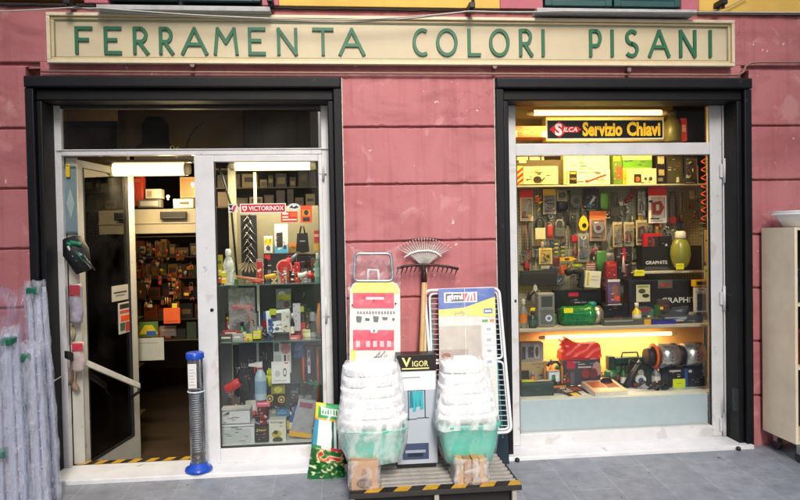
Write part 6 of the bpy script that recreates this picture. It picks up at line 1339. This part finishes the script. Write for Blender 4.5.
# ---- drying rack leaning on the wall
def leanpt(px, py, yb=-.34, yt=-.07, pb=450, ptp=287):
    k = (py-ptp)/(pb-ptp); return at(px, py, yt+(yb-yt)*k)
def roundpath(c, r=3.5, n=5):
    P = []; N = len(c)
    for i in range(N):
        a, b, d = Vector(c[i-1]), Vector(c[i]), Vector(c[(i+1) % N]); u, v = (a-b).normalized(), (d-b).normalized()
        p, q = b+u*r, b+v*r
        for k in range(n+1): s_ = k/n; P.append((1-s_)**2*p+2*s_*(1-s_)*b+s_*s_*q)
    return P
WT = mat('#dfe2e4', .3, var=.03, coat=.3); TL = mat('#2c8c8c', .4)
t = thing('drying_rack', 'folded white wire drying rack with a printed card leaning on the pink wall', 'drying rack', tuple(at(465, 450, -.34)))
MB().tube([leanpt(p.x, p.y) for p in roundpath([(424.5, 290.5), (499, 288), (511.5, 432), (436, 436)], 7)], .010, WT, 8, True).build('outer_frame', t)
for c_ in ([(430, 294), (498, 292), (503.5, 359), (432, 361)], [(433, 364), (504, 362), (510, 430), (438, 434)]):
    MB().tube([leanpt(p.x, p.y)+Vector((0, .022, 0)) for p in roundpath(c_, 5)], .008, WT, 8, True).build('wing_frame', t)
for i in range(26):
    py = 299+i*5.1; xl_ = 428.5+(py-290)*.075; xr_ = 499+(py-290)*.082
    if 356 < py < 366: continue
    MB().tube([leanpt(xl_, py)+Vector((0, .022, 0)), leanpt(xr_, py)+Vector((0, .022, 0))], .0025, WT, 5).build('wire', t)
MB().tube([leanpt(431.5, 296)+Vector((0, .04, 0)), leanpt(437.5, 440)+Vector((0, .04, 0))], .007, TL, 6).build('hinge_rod', t)
MB().tube([leanpt(494, 300)+Vector((0, .04, 0)), leanpt(504, 440)+Vector((0, .04, 0))], .007, TL, 6).build('hinge_rod', t)
# printed card: built flat, then laid on the leaning frame
A, Bp, C_ = leanpt(438, 289.5), leanpt(494, 288), leanpt(440, 432)
ux = (Bp-A); uz = (A-C_); lx, lz = ux.length, uz.length; ux.normalize(); uz.normalize(); uy = uz.cross(ux).normalized()
MC = Matrix((ux, uy, uz)).transposed().to_4x4(); MC.translation = C_+uy*-.014
class FF(Fr):
    def __init__(s, w_, h_): s.x0, s.z0, s.w, s.h, s.x1, s.z1, s.Y = 0, 0, w_, h_, w_, h_, -.001
f = FF(lx, lz); mb = MB(); mb.box(0, lx, 0, .002, 0, lz, mat('#cbc8c2', .35, var=.06))
def pr(u0, v0, u1, v1, c_, k, vr=.06): f.rect(mb, u0, v0, u1, v1, mat(c_, .35, var=vr, scale=9), .0006+.0004*k)
Vc = lambda py: (py-289.5)/(432-289.5)
pr(0, 0, 1, Vc(311), '#2150a4', 1, .15); pr(0, Vc(311), 1, Vc(318), '#d8c86a', 1)
f.poly(mb, [(0, Vc(311)), (.45, Vc(309.5)), (1, Vc(299)), (1, Vc(320)), (0, Vc(316))], mat('#e2cf5c', .35, var=.04), .0016)
pr(.1, Vc(293.5), .68, Vc(304), '#eef0f2', 3, 0); pr(.125, Vc(294.6), .655, Vc(303), '#20242c', 4, 0); pr(.44, Vc(294.6), .655, Vc(303), '#c82848', 5, 0)
f.txt(mb, 'gimi', .145, Vc(295.3), .43, Vc(302.6), mat('#f2f4f4', .4, var=0), .03, up=.0032)
for k in range(3): f.poly(mb, [(.46+k*.07, Vc(303)), (.49+k*.07, Vc(303)), (.55+k*.035, Vc(294.8)), (.52+k*.035, Vc(294.8))], mat('#f0e8ea', .4, var=0), .003)
f.txt(mb, 'Jolly', .27, Vc(313), .47, Vc(317.5), mat('#6a7468', .5, var=0), .004, up=.0034)
pr(.76, Vc(309.5), .98, Vc(319), '#e8d44c', 5, 0); pr(.79, Vc(311), .95, Vc(316.5), '#2c56a8', 6, 0); pr(.82, Vc(313), .92, Vc(314.6), '#e8ecf0', 8, 0)
pr(.76, Vc(322.5), .86, Vc(325), '#3c9a50', 5, 0); pr(.9, Vc(322.5), .97, Vc(325), '#d87a3c', 5, 0)
pr(.0, Vc(328), .74, Vc(372), '#b4aba0', 2, .12); pr(.02, Vc(352), .5, Vc(366), '#a08f80', 3, .2); f.ell(mb, .12, Vc(358), .08, .02, mat('#8c4c3c', .5), .003); f.rect(mb, .25, Vc(358), .5, Vc(363), mat('#e4e2de', .5), .003)
for k in range(4): pr(.77, Vc(328+k*11), .97, Vc(337+k*11), '#e6e6e8', 3, 0); pr(.83, Vc(331+k*11), .91, Vc(334+k*11), '#9aa0a8', 4, 0)
f.rect(mb, .46, 0, .465, .6, mat('#f2f4f6', .2), .0035); mb.xf(MC); mb.build('printed_card', t)
mb = MB(); mb.grid(lambda u, v: MC @ Vector((u*lx, -.016-.006*math.sin(u*13+v*9), v*lz*1.0)), 20, 30, filmmat('#eef2f6', .10, 'film', 12)); mb.build('plastic_film', t)
# teal board behind the rack
A = [at(489, 298, -.045), at(500, 298, -.045), at(509.5, 466, -.12), at(488, 466, -.12)]
mb = MB(); f_ = [mb.bm.verts.new(p) for p in A]; k_ = [mb.bm.verts.new(p+Vector((0, .03, 0))) for p in A]
mb._fin([mb.bm.faces.new(f_), mb.bm.faces.new(k_[::-1])]+[mb.bm.faces.new((f_[i], k_[i], k_[(i+1) % 4], f_[(i+1) % 4])) for i in range(4)], mat('#0e2838', .35, var=.3, scale=5))
tag(mb.build('flat_carton'), 'flat dark blue carton standing behind the drying rack', 'box')
# ---- ironing board
def ironing():
    Yb, Yt = -.30, -.10
    lp = lambda px, py, o=0: at(px, py, Yt+(Yb-Yt)*(py-250)/200-o)
    t = thing('ironing_board', 'upright ironing board with yellow top and red printed labels in clear film', 'ironing board', tuple(lp(375, 452)))
    def plate(pts, o, m, name, th=.012):
        mb = MB(); a = [mb.bm.verts.new(lp(x, y, o)) for x, y in pts]; b = [mb.bm.verts.new(lp(x, y, o)+Vector((0, th, 0))) for x, y in pts]; n_ = len(pts)
        mb._fin([mb.bm.faces.new(a), mb.bm.faces.new(b[::-1])]+[mb.bm.faces.new((a[i], b[i], b[(i+1) % n_], a[(i+1) % n_])) for i in range(n_)], m); return mb.build(name, t)
    plate([(350, 290), (353, 284), (358, 281.5), (392, 281.5), (397, 284), (400, 290), (401, 455), (349, 455)], 0, mat('#dcdcd6', .6, var=.04), 'board', .03)
    plate([(350.5, 293), (353, 286), (358, 282.5), (392, 282.5), (397, 286), (399.5, 293)], .003, mat('#e0d868', .6, var=.1), 'cover_edge', .002)
    plate([(353, 293), (394, 293), (394, 308), (353, 308)], .006, mat('#cc2248', .4, var=.05), 'label', .002)
    plate([(353, 330), (370, 330), (371, 333), (377, 333), (378, 330), (394, 330), (394, 350), (353, 350)], .006, mat('#cc2248', .4, var=.05), 'label', .002)
    plate([(366, 297), (384, 297), (384, 299.6), (366, 299.6)], .0075, mat('#f0c8cc', .4), 'label_text', .001)
    for i in range(13): plate([(357+i*3, 311.3), (358.9+i*3, 311.3), (358.9+i*3, 313.8+(i%3)*.3), (357+i*3, 313.8)], .006, mat('#7c8088', .5, var=0), 'lettering', .001)
    for x0, y0, x1, y1 in ((356, 316, 362, 322.5), (365, 318, 370, 321), (373, 316, 379, 322), (382, 317, 388, 320), (392, 318, 395, 321)): plate([(x0, y0), (x1, y0+.5), (x1-1, y1), (x0+.6, y1-.4)], .006, mat('#4c5058', .5, var=.3, scale=80), 'pictogram', .001)
    for x0 in (356, 366, 373, 380, 387): plate([(x0, 341), (x0+4, 341), (x0+4, 347), (x0, 347)], .0085, mat('#e8b8c0', .5, var=.3, scale=90), 'label_text', .001)
    mb = MB(); 
    for P_ in ([(371, 362), (380, 352), (378, 360), (385, 351), (384, 358), (387, 355)], [(374, 357), (382, 357)]): mb.tube([lp(x, y, .006) for x, y in P_], .0022, mat('#33353a', .5), 5)
    mb.build('scribble', t)
    for px, py in ((373.5, 300.5), (352.5, 305), (395.5, 303.5), (374, 330.5)): p = lp(px, py, .009); MB().cyl(p, p+Vector((0, -.006, 0)), .006, mat('#2c2a2c', .4), n=10).build('stud', t)
    plate([(350.5, 350), (355, 348), (356, 360), (351, 362)], .004, mat('#e4d84c', .5), 'sticker', .001)
    MB().tube([lp(p.x, p.y, .0) for p in roundpath([(355, 253.5), (391, 253.5), (393, 281), (354, 281)], 5)], .011, mat('#8f9096', .3, .6), 8, True).build('iron_rest', t)
    MB().tube([lp(x, y) for x, y in ((368, 281), (368.5, 270), (378, 270), (379, 281))], .009, mat('#e2e2e6', .35), 8).build('bracket', t)
    mb = MB(); f = filmmat('#f2f2f8', .13, 'film', 12)
    def fl(u, v):
        py = 244+v*136; half = 25.5-(4.5*math.sin(min(1, v/.16)*math.pi) if v < .16 else 0); top = (abs(u-.5)*2)**2; 
        y_ = 244+(v*136)+(1-top)*9*max(0, 1-v*4); return lp(374.5+(u-.5)*2*(half+.5), y_, .014+.006*math.sin(u*17+v*31)+.004*math.sin(v*60))
    mb.grid(fl, 26, 50, f); mb.build('plastic_film', t)
ironing()
# ---- rakes
WOOD = mat('#c8a070', .55, var=.15, scale=20)
t = thing('garden_rake', 'brown iron rake standing head up against the pink wall', 'rake', tuple(at(420, 445, -.3)))
lp = lambda px, py, o=0: at(px, py, -.06-(py-265)/190*.24-o)
MB().tube([lp(424.5, 273), lp(422.5, 330), lp(420, 390), lp(419, 460)], .017, WOOD, 12).build('pole', t)
RK = mat('#3c2522', .5, .3, var=.3)
mb = MB(); pts = [(397, 268.5), (405, 266.2), (415, 265), (424, 264.6), (436, 265.2), (448, 266.6), (458.5, 269)]; mb.tube([lp(x, y, .02) for x, y in pts], .009, RK, 8); mb.build('head_bar', t)
mb = MB(); mb.tube([lp(423.5, 265, .02), lp(424, 274, .01), lp(424.3, 282, .0)], [.013, .019, .020], RK, 10); mb.build('socket', t)
for i in range(14):
    x = 398.5+i*4.5; y = 268.6-3.6*(1-((x-427.5)/30)**2); MB().tube([lp(x, y, .02), lp(x-.8, y+3, .045), lp(x-2.0, y+6.2, .06)], [.006, .005, .003], RK, 6).build('tooth', t)
t = thing('leaf_rake', 'translucent white fan leaf rake standing head up behind the iron rake', 'rake', tuple(at(427, 445, -.22)))
FAN = mat('#d8d2cc', .35, var=.1)
MB().tube([at(425.5, 268, -.035), at(425, 340, -.13), at(425, 455, -.24)], .012, mat('#d8c8a0', .5, var=.1), 10).build('pole', t)
for i in range(19):
    a = -1+i/9; x1 = 424.5+a*25; y1 = 240.5+a*a*9; xm, ym = 424.5+a*13, 252+a*a*3
    mb = MB(); mb.tube([at(424.5+a*2, 266, -.045), at(xm, ym, -.05), at(x1, y1, -.05), at(x1+a*1.5, y1-2.5, -.075), at(x1+a*1, y1-1.4, -.10)], [.0035, .0035, .003, .003, .002], FAN, 5); mb.build('tine', t)
mb = MB(); mb.tube([at(x, y, -.06) for x, y in ((404, 257.5), (411, 253.2), (419, 251), (429, 250.6), (436, 252.4), (441.5, 256.5))], .006, mat('#f0efec', .3), 8); mb.build('cross_band', t)
mb = MB(); mb.tube([at(x, y, -.055) for x, y in ((403, 241.5), (413, 238.8), (424, 238), (435, 238.4), (443, 240.4))], .0035, mat('#3a2a2a', .4), 6); mb.build('top_band', t)
mb = MB(); n_ = 24
mb.grid(lambda u, v: at(424.5+(u-.5)*2*(4+v*20), 264-v*(20-((u-.5)*2)**2*6), -.048), 20, 6, filmmat('#ded6d4', .35, 'fan_sheet', 20)); mb.build('webbing', t)

# ---- potting soil bag
from mathutils import noise as MN
def soil():
    Y = -.20; t0 = at(330, 484, Y)
    def col(u, v):      # v from the top
        if v > .93+.02*math.sin(u*20): return '#0f6a34'
        if v > .74:
            k = MN.noise(Vector((u*9, v*26, 1.0)))*3.2+.3
            return '#0f4a24' if k < .1 else '#1c6a30' if k < .9 else '#8aa84c' if k < 1.4 else '#d8d2b0'
        if v > .585:
            k = MN.noise(Vector((u*5, v*17, 5.0)))*3.6
            return '#b8302c' if k > 1.0 else '#c8723c' if k > .5 else '#d8c49c' if k > -.1 else '#4a7a2c' if k > -1.0 else '#1c5a2c'
        if v > .545: return '#2c8a4c' if u < .3 else '#c83c4c' if u > .6 else '#d8dcd4'
        if v > .22:
            if .62 < u < .70 or .78 < u < .84: return '#1f5a4c'
            return '#dfe2e0' if u > .16 else '#3f9ab4'
        if v > .19: return '#d8a03c'
        if v > .045:
            if .22 < u < .95 and .06 < v < .155: return '#dce4d4' if (v < .075 or v > .14 or u < .26 or u > .91 or math.sin(u*60) > .1) else '#2c8a5c'
            return '#2c9a5c' if u > .12 else '#d8cc3c'
        return '#d8cc3c' if u < .4 else '#3a9a60'
    mb = MB(); N, Mv = 50, 110
    def pos(u, v, side):
        xl = 316-9*v**1.2 if v < .9 else 308-.5*v; xr = 341+5*v
        px = xl+(xr-xl)*u; py = 402+3*u+(479-402)*v+6*u*v
        d = (max(0, math.sin(math.pi*u))**.6)*(max(0, math.sin(math.pi*min(1, v*1.02+.0)))**.5)*.055
        return at(px, py, Y+.12*(1-v)-side*d-.005*math.sin(v*21+u*7)*side)
    for side in (1, -1):
        g = [[mb.bm.verts.new(pos(i/N, j/Mv, side)) for j in range(Mv+1)] for i in range(N+1)]
        for i in range(N):
            for j in range(Mv):
                fc = mb.bm.faces.new((g[i][j], g[i+1][j], g[i+1][j+1], g[i][j+1])); fc.smooth = True; fc.material_index = mb.idx(mat(col((i+.5)/N, (j+.5)/Mv), .3, var=.05, bump=.2, scale=30, coat=.4))
    bmesh.ops.remove_doubles(mb.bm, verts=mb.bm.verts[:], dist=.0005)
    tag(mb.build('soil_bag'), 'green and white bag of potting soil printed with vegetables beside the vitrine door', 'bag')
soil()
# ---- clear dispenser tube
def dispenser():
    Y = -.03; b = at(199, 474, Y); x = b.x; z0 = .0225; zt = at(195, 352, Y).z; r = .052; BL = mat('#1648b8', .35, var=.06, coat=.3)
    t = thing('tube_dispenser', 'tall clear plastic tube of screws with a blue foot and blue lid on the doorstep', 'dispenser', (x, Y, z0)); tx = at(195, 360, Y).x-x
    c = lambda z: Vector((x+tx*(z-z0)/(zt-z0), Y, z))
    mb = MB(); mb.lathe([(.088, .001), (.092, .012), (.085, .026), (.06, .035), (.056, .06)], (x, Y, z0), BL, 30); mb.build('foot', t)
    mb = MB(); rs = []
    for z in (z0+.04, zt-.04): rs.append(mb.ring(c(z), Vector((r, 0, 0)), Vector((0, r, 0)), 28))
    mb.loft(rs, glassmat('#f6f8fa', .08, 2.4, 'tube_plastic', .22), cap=False); mb.build('tube', t)
    mb = MB(); mb.tube([c(zt-.045), c(zt-.04), c(zt-.006), c(zt)], [r*1.08, r*1.14, r*1.14, r*1.0], BL, 28); mb.build('lid', t)
    zr = at(195, 391, Y).z; mb = MB(); mb.tube([c(zr)+Vector((r*1.04*math.cos(a/12*6.283), r*1.04*math.sin(a/12*6.283), 0)) for a in range(12)], .005, mat('#dcdce0', .3), 6, True); mb.build('collar', t)
    mb = MB(); pts = []
    za, zb_ = z0+.13, zr-.02; k = 26
    for i in range(k*10): a = i/10*6.283; p = c(za+(zb_-za)*i/(k*10)); pts.append(p+Vector((math.cos(a)*r*.86, math.sin(a)*r*.86, 0)))
    mb.tube(pts, .0042, mat('#c4c8ce', .3, .1), 5); mb.build('spring', t)
    mb = MB(); q = c(zr+.04); fr_ = (x+tx*.9-r*.7, x+tx*.9+r*.35); mb.box(fr_[0], fr_[1], Y-r-.004, Y-r-.002, zr+.03, zt-.07, mat('#dcdcda', .5), 0)
    for i in range(6): mb.box(fr_[0]+.006, fr_[1]-.012-.004*(i % 2), Y-r-.005, Y-r-.0041, zr+.05+i*.02, zr+.055+i*.02, mat('#a8aaac', .5))
    mb.build('label', t)
    rnd = random.Random(5); mb = MB()
    for i in range(60):
        a, q_ = rnd.uniform(0, 6.28), r*rnd.uniform(.2, .8); p = c(z0+.05+rnd.random()*.09)+Vector((math.cos(a)*q_, math.sin(a)*q_, 0)); d = Vector((rnd.uniform(-1, 1), rnd.uniform(-1, 1), rnd.uniform(-.6, .6))).normalized()*.014; mb.tube([p-d, p+d], .0035, mat(rnd.choice(['#8a6a4c', '#6a6c70', '#a89070', '#3c3c40']), .35, .5), 5)
    o = mb.build('screws', t); o['kind'] = 'stuff'
dispenser()
# ---- film wrapped folded racks at the left
def wrapped(px0a, px1a, ya, px0b, px1b, yb, Y, seed, label, caps):
    g0 = ground(Y); rnd = random.Random(seed)
    T0, T1 = at(px0a, ya, Y+.10), at(px1a, ya, Y+.10); B0, B1 = at(px0b, yb, Y), at(px1b, yb, Y)
    B0.z = B1.z = g0+.005
    t = thing('wrapped_rack', label, 'wrapped rack', ((B0.x+B1.x)/2, Y, g0)); LV = mat('#b9bdd0', .4, var=.08, scale=6)
    n_ = 4
    for i in range(n_):
        k = (i+.5)/n_; a, b = T0.lerp(T1, k), B0.lerp(B1, k); a.y += (i % 2)*.03; b.y += (i % 2)*.03
        a.z -= rnd.uniform(.0, .03); hw = (B1.x-B0.x)/n_*.46; MB().obox((a+b)/2, Vector((hw, 0, 0)), Vector((0, .012, 0)), (a-b)/2, LV, .004).build('rail', t)
    for i in range(9):
        k = .06+i*.11; a, b = T0.lerp(B0, k), T1.lerp(B1, k); MB().tube([a+Vector((.01, .02, 0)), b+Vector((-.01, .02, 0))], .006, mat('#c4c8dc', .3), 6).build('wire', t)
    for (k, u) in caps:
        c = T0.lerp(B0, k).lerp(T1.lerp(B1, k), u); mb = MB(); GR = mat('#14664f', .4, var=.2)
        mb.box(c.x-.035, c.x+.03, c.y-.06, c.y+.03, c.z-.022, c.z+.022, GR, .010); mb.build('corner_cap', t)
    rs = []; mb = MB(); ph = [rnd.uniform(0, 6) for _ in range(6)]; J = 60
    for j in range(J+1):
        k = j/J; a, b = T0.lerp(B0, k), T1.lerp(B1, k); c = (a+b)/2; w_ = (b-a).length/2; ring = []
        for i in range(36):
            q = i/36*6.283; rr = 1+.11*math.sin(q*3+ph[0]+k*5)+.06*abs(math.sin(q*7+ph[1]-k*9))+.05*math.sin(k*37+q*2+ph[2])+.018*math.sin(q*13+k*90)
            ring.append(mb.bm.verts.new(c+Vector((math.cos(q)*(w_*1.12)*rr, math.sin(q)*.07*rr+.01, .008*math.sin(q*6+j)+(.03 if j == 0 else 0)))))
        rs.append(ring)
    mb.loft(rs, filmmat('#e6e9f4', .34, 'film', 11, (2.0, 2.0, .7), .8), cap=False); mb.build('plastic_film', t)
wrapped(27, 44, 286, 38, 58, 500, -.33, 1, 'tall folded rack in pale film with green caps against the black window surround', [(.02, .5), (.72, .1), (.93, .5)])
wrapped(-6, 15, 333, -2, 26, 515, -.62, 2, 'shorter folded rack in pale film at the left edge of the photo', [(.04, .75), (.62, .3)])
wrapped(19, 39, 347, 26, 48, 512, -.52, 3, 'folded rack in pale film between the tall one and the leftmost one', [(.06, .35), (.36, .1)])
mb = MB(); mb.grid(lambda u, v: at(-12+u*40, 288+v*130+2*math.sin(u*12), -.22+.02*math.sin(u*15+v*8)+.012*math.sin(v*31)), 26, 50, filmmat('#d0d4f0', .30, 'film', 9, (1.6, 1.6, .6), .5))
tag(mb.build('plastic_sheet'), 'clear plastic sheet hanging behind the wrapped racks', 'sheet')
tag(MB().tube([at(44, 388, -.35), at(52, 382, -.1), at(63, 375.5, .12)], .004, mat('#c8c4bc', .5), 6).build('cord'), 'thin pale cord from the wrapped racks to the door frame', 'cord')
# ---- plywood cabinet at the right
x_ = at(762.5, 330, -.04).x; zt_ = 1.585; zb_ = at(762.5, 430, -.04).z; PLY = mat('#f2e0c2', .55, var=.14, scale=3.5, bump=.06)
t = thing('plywood_cabinet', 'open pale plywood cabinet on castors at the right edge against the pink wall', 'cabinet', (x_+.4, -.22, ground(-.3)))
MB().box(x_, x_+.02, -.385, -.035, zb_, zt_, PLY, .002).build('side_panel', t)
MB().box(x_+.021, x_+.86, -.385, -.035, zt_-.02, zt_, PLY, .002).build('top', t)
MB().box(x_+.88-.02, x_+.88, -.385, -.035, zb_, zt_, PLY, .002).build('side_panel', t)
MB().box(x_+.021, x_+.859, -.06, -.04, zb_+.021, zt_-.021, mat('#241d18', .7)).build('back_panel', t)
MB().box(x_+.021, x_+.859, -.385, -.035, zb_, zb_+.02, PLY, .002).build('bottom', t)
for z in (.62, 1.05): MB().box(x_+.021, x_+.859, -.375, -.061, z, z+.018, PLY, .002).build('shelf', t)
for dx in (.05, .80):
    for y in (-.345, -.10):
        g = ground(y); w_ = MB(); w_.cyl((x_+dx, y, g+.045), (x_+dx+.025, y, g+.045), .045, mat('#2a2b2e', .4), n=20); w_.build('castor', t)
        MB().box(x_+dx-.004, x_+dx+.029, y-.02, y+.02, g+.06, zb_, mat('#a8aaac', .3, .8), .003).build('bracket', t)
fr = Fr(771.5, 212, 800, 231, -.30); cx = fr.x0+.335
t = thing('plastic_basin', 'white rimmed plastic tub standing on the plywood cabinet', 'tub', (cx, -.25, zt_))
mb = MB(); Hh = fr.z1-zt_+.01; WB = mat('#f2f4f4', .35, var=.04); mb.lathe([(.15, .001), (.17, .006), (.205, Hh*.6), (.212, Hh*.68), (.235, Hh*.72), (.24, Hh*.78), (.235, Hh*.86), (.21, Hh*.84), (.19, Hh*.6), (.16, .012)], (cx, -.25, zt_), WB, 36, 1, .75, 3.5); mb.build('body', t)
mb = MB(); mb.lathe([(.2, Hh*.86), (.226, Hh*.88), (.228, Hh*.98), (.2, Hh)], (cx, -.25, zt_), WB, 36, 1, .75, 3.5); mb.build('rim', t)
for i, (z, cz) in enumerate(((.64, '#8a4a2c'), (1.07, '#3c4a5a'))):
    tag(MB().box(x_+.1, x_+.45, -.36, -.12, z, z+.22, mat(cz, .5), .004).build('storage_box'), ('brown', 'blue-grey')[i]+' storage box inside the plywood cabinet', 'box')
# ---- small things at the foot of the right window
p = at(519, 463, -.06); mb = MB(); mb.lathe([(.014, .0), (.017, .010), (.014, .022), (.006, .027)], (p.x-.02, -.09, ground(-.09)+.002), mat('#1c1d20', .4), 16); tag(mb.build('door_stop'), 'small black door stop at the left foot of the right window', 'door stop')
p = at(736, 448, -.06); mb = MB(); mb.lathe([(.014, .0), (.017, .010), (.014, .022), (.006, .027)], (p.x, -.09, ground(-.09)+.002), mat('#1c1d20', .4), 16); tag(mb.build('door_stop'), 'small black door stop at the right foot of the right window', 'door stop')
p = at(736.5, 400, YF); tag(MB().box(p.x-.012, p.x+.012, YF-.01, YF+.028, p.z-.08, p.z+.08, mat('#3c4046', .35, .6), .004).build('shutter_lock'), 'narrow grey metal lock plate on the right black jamb', 'lock')
p = at(120, 0, 0)
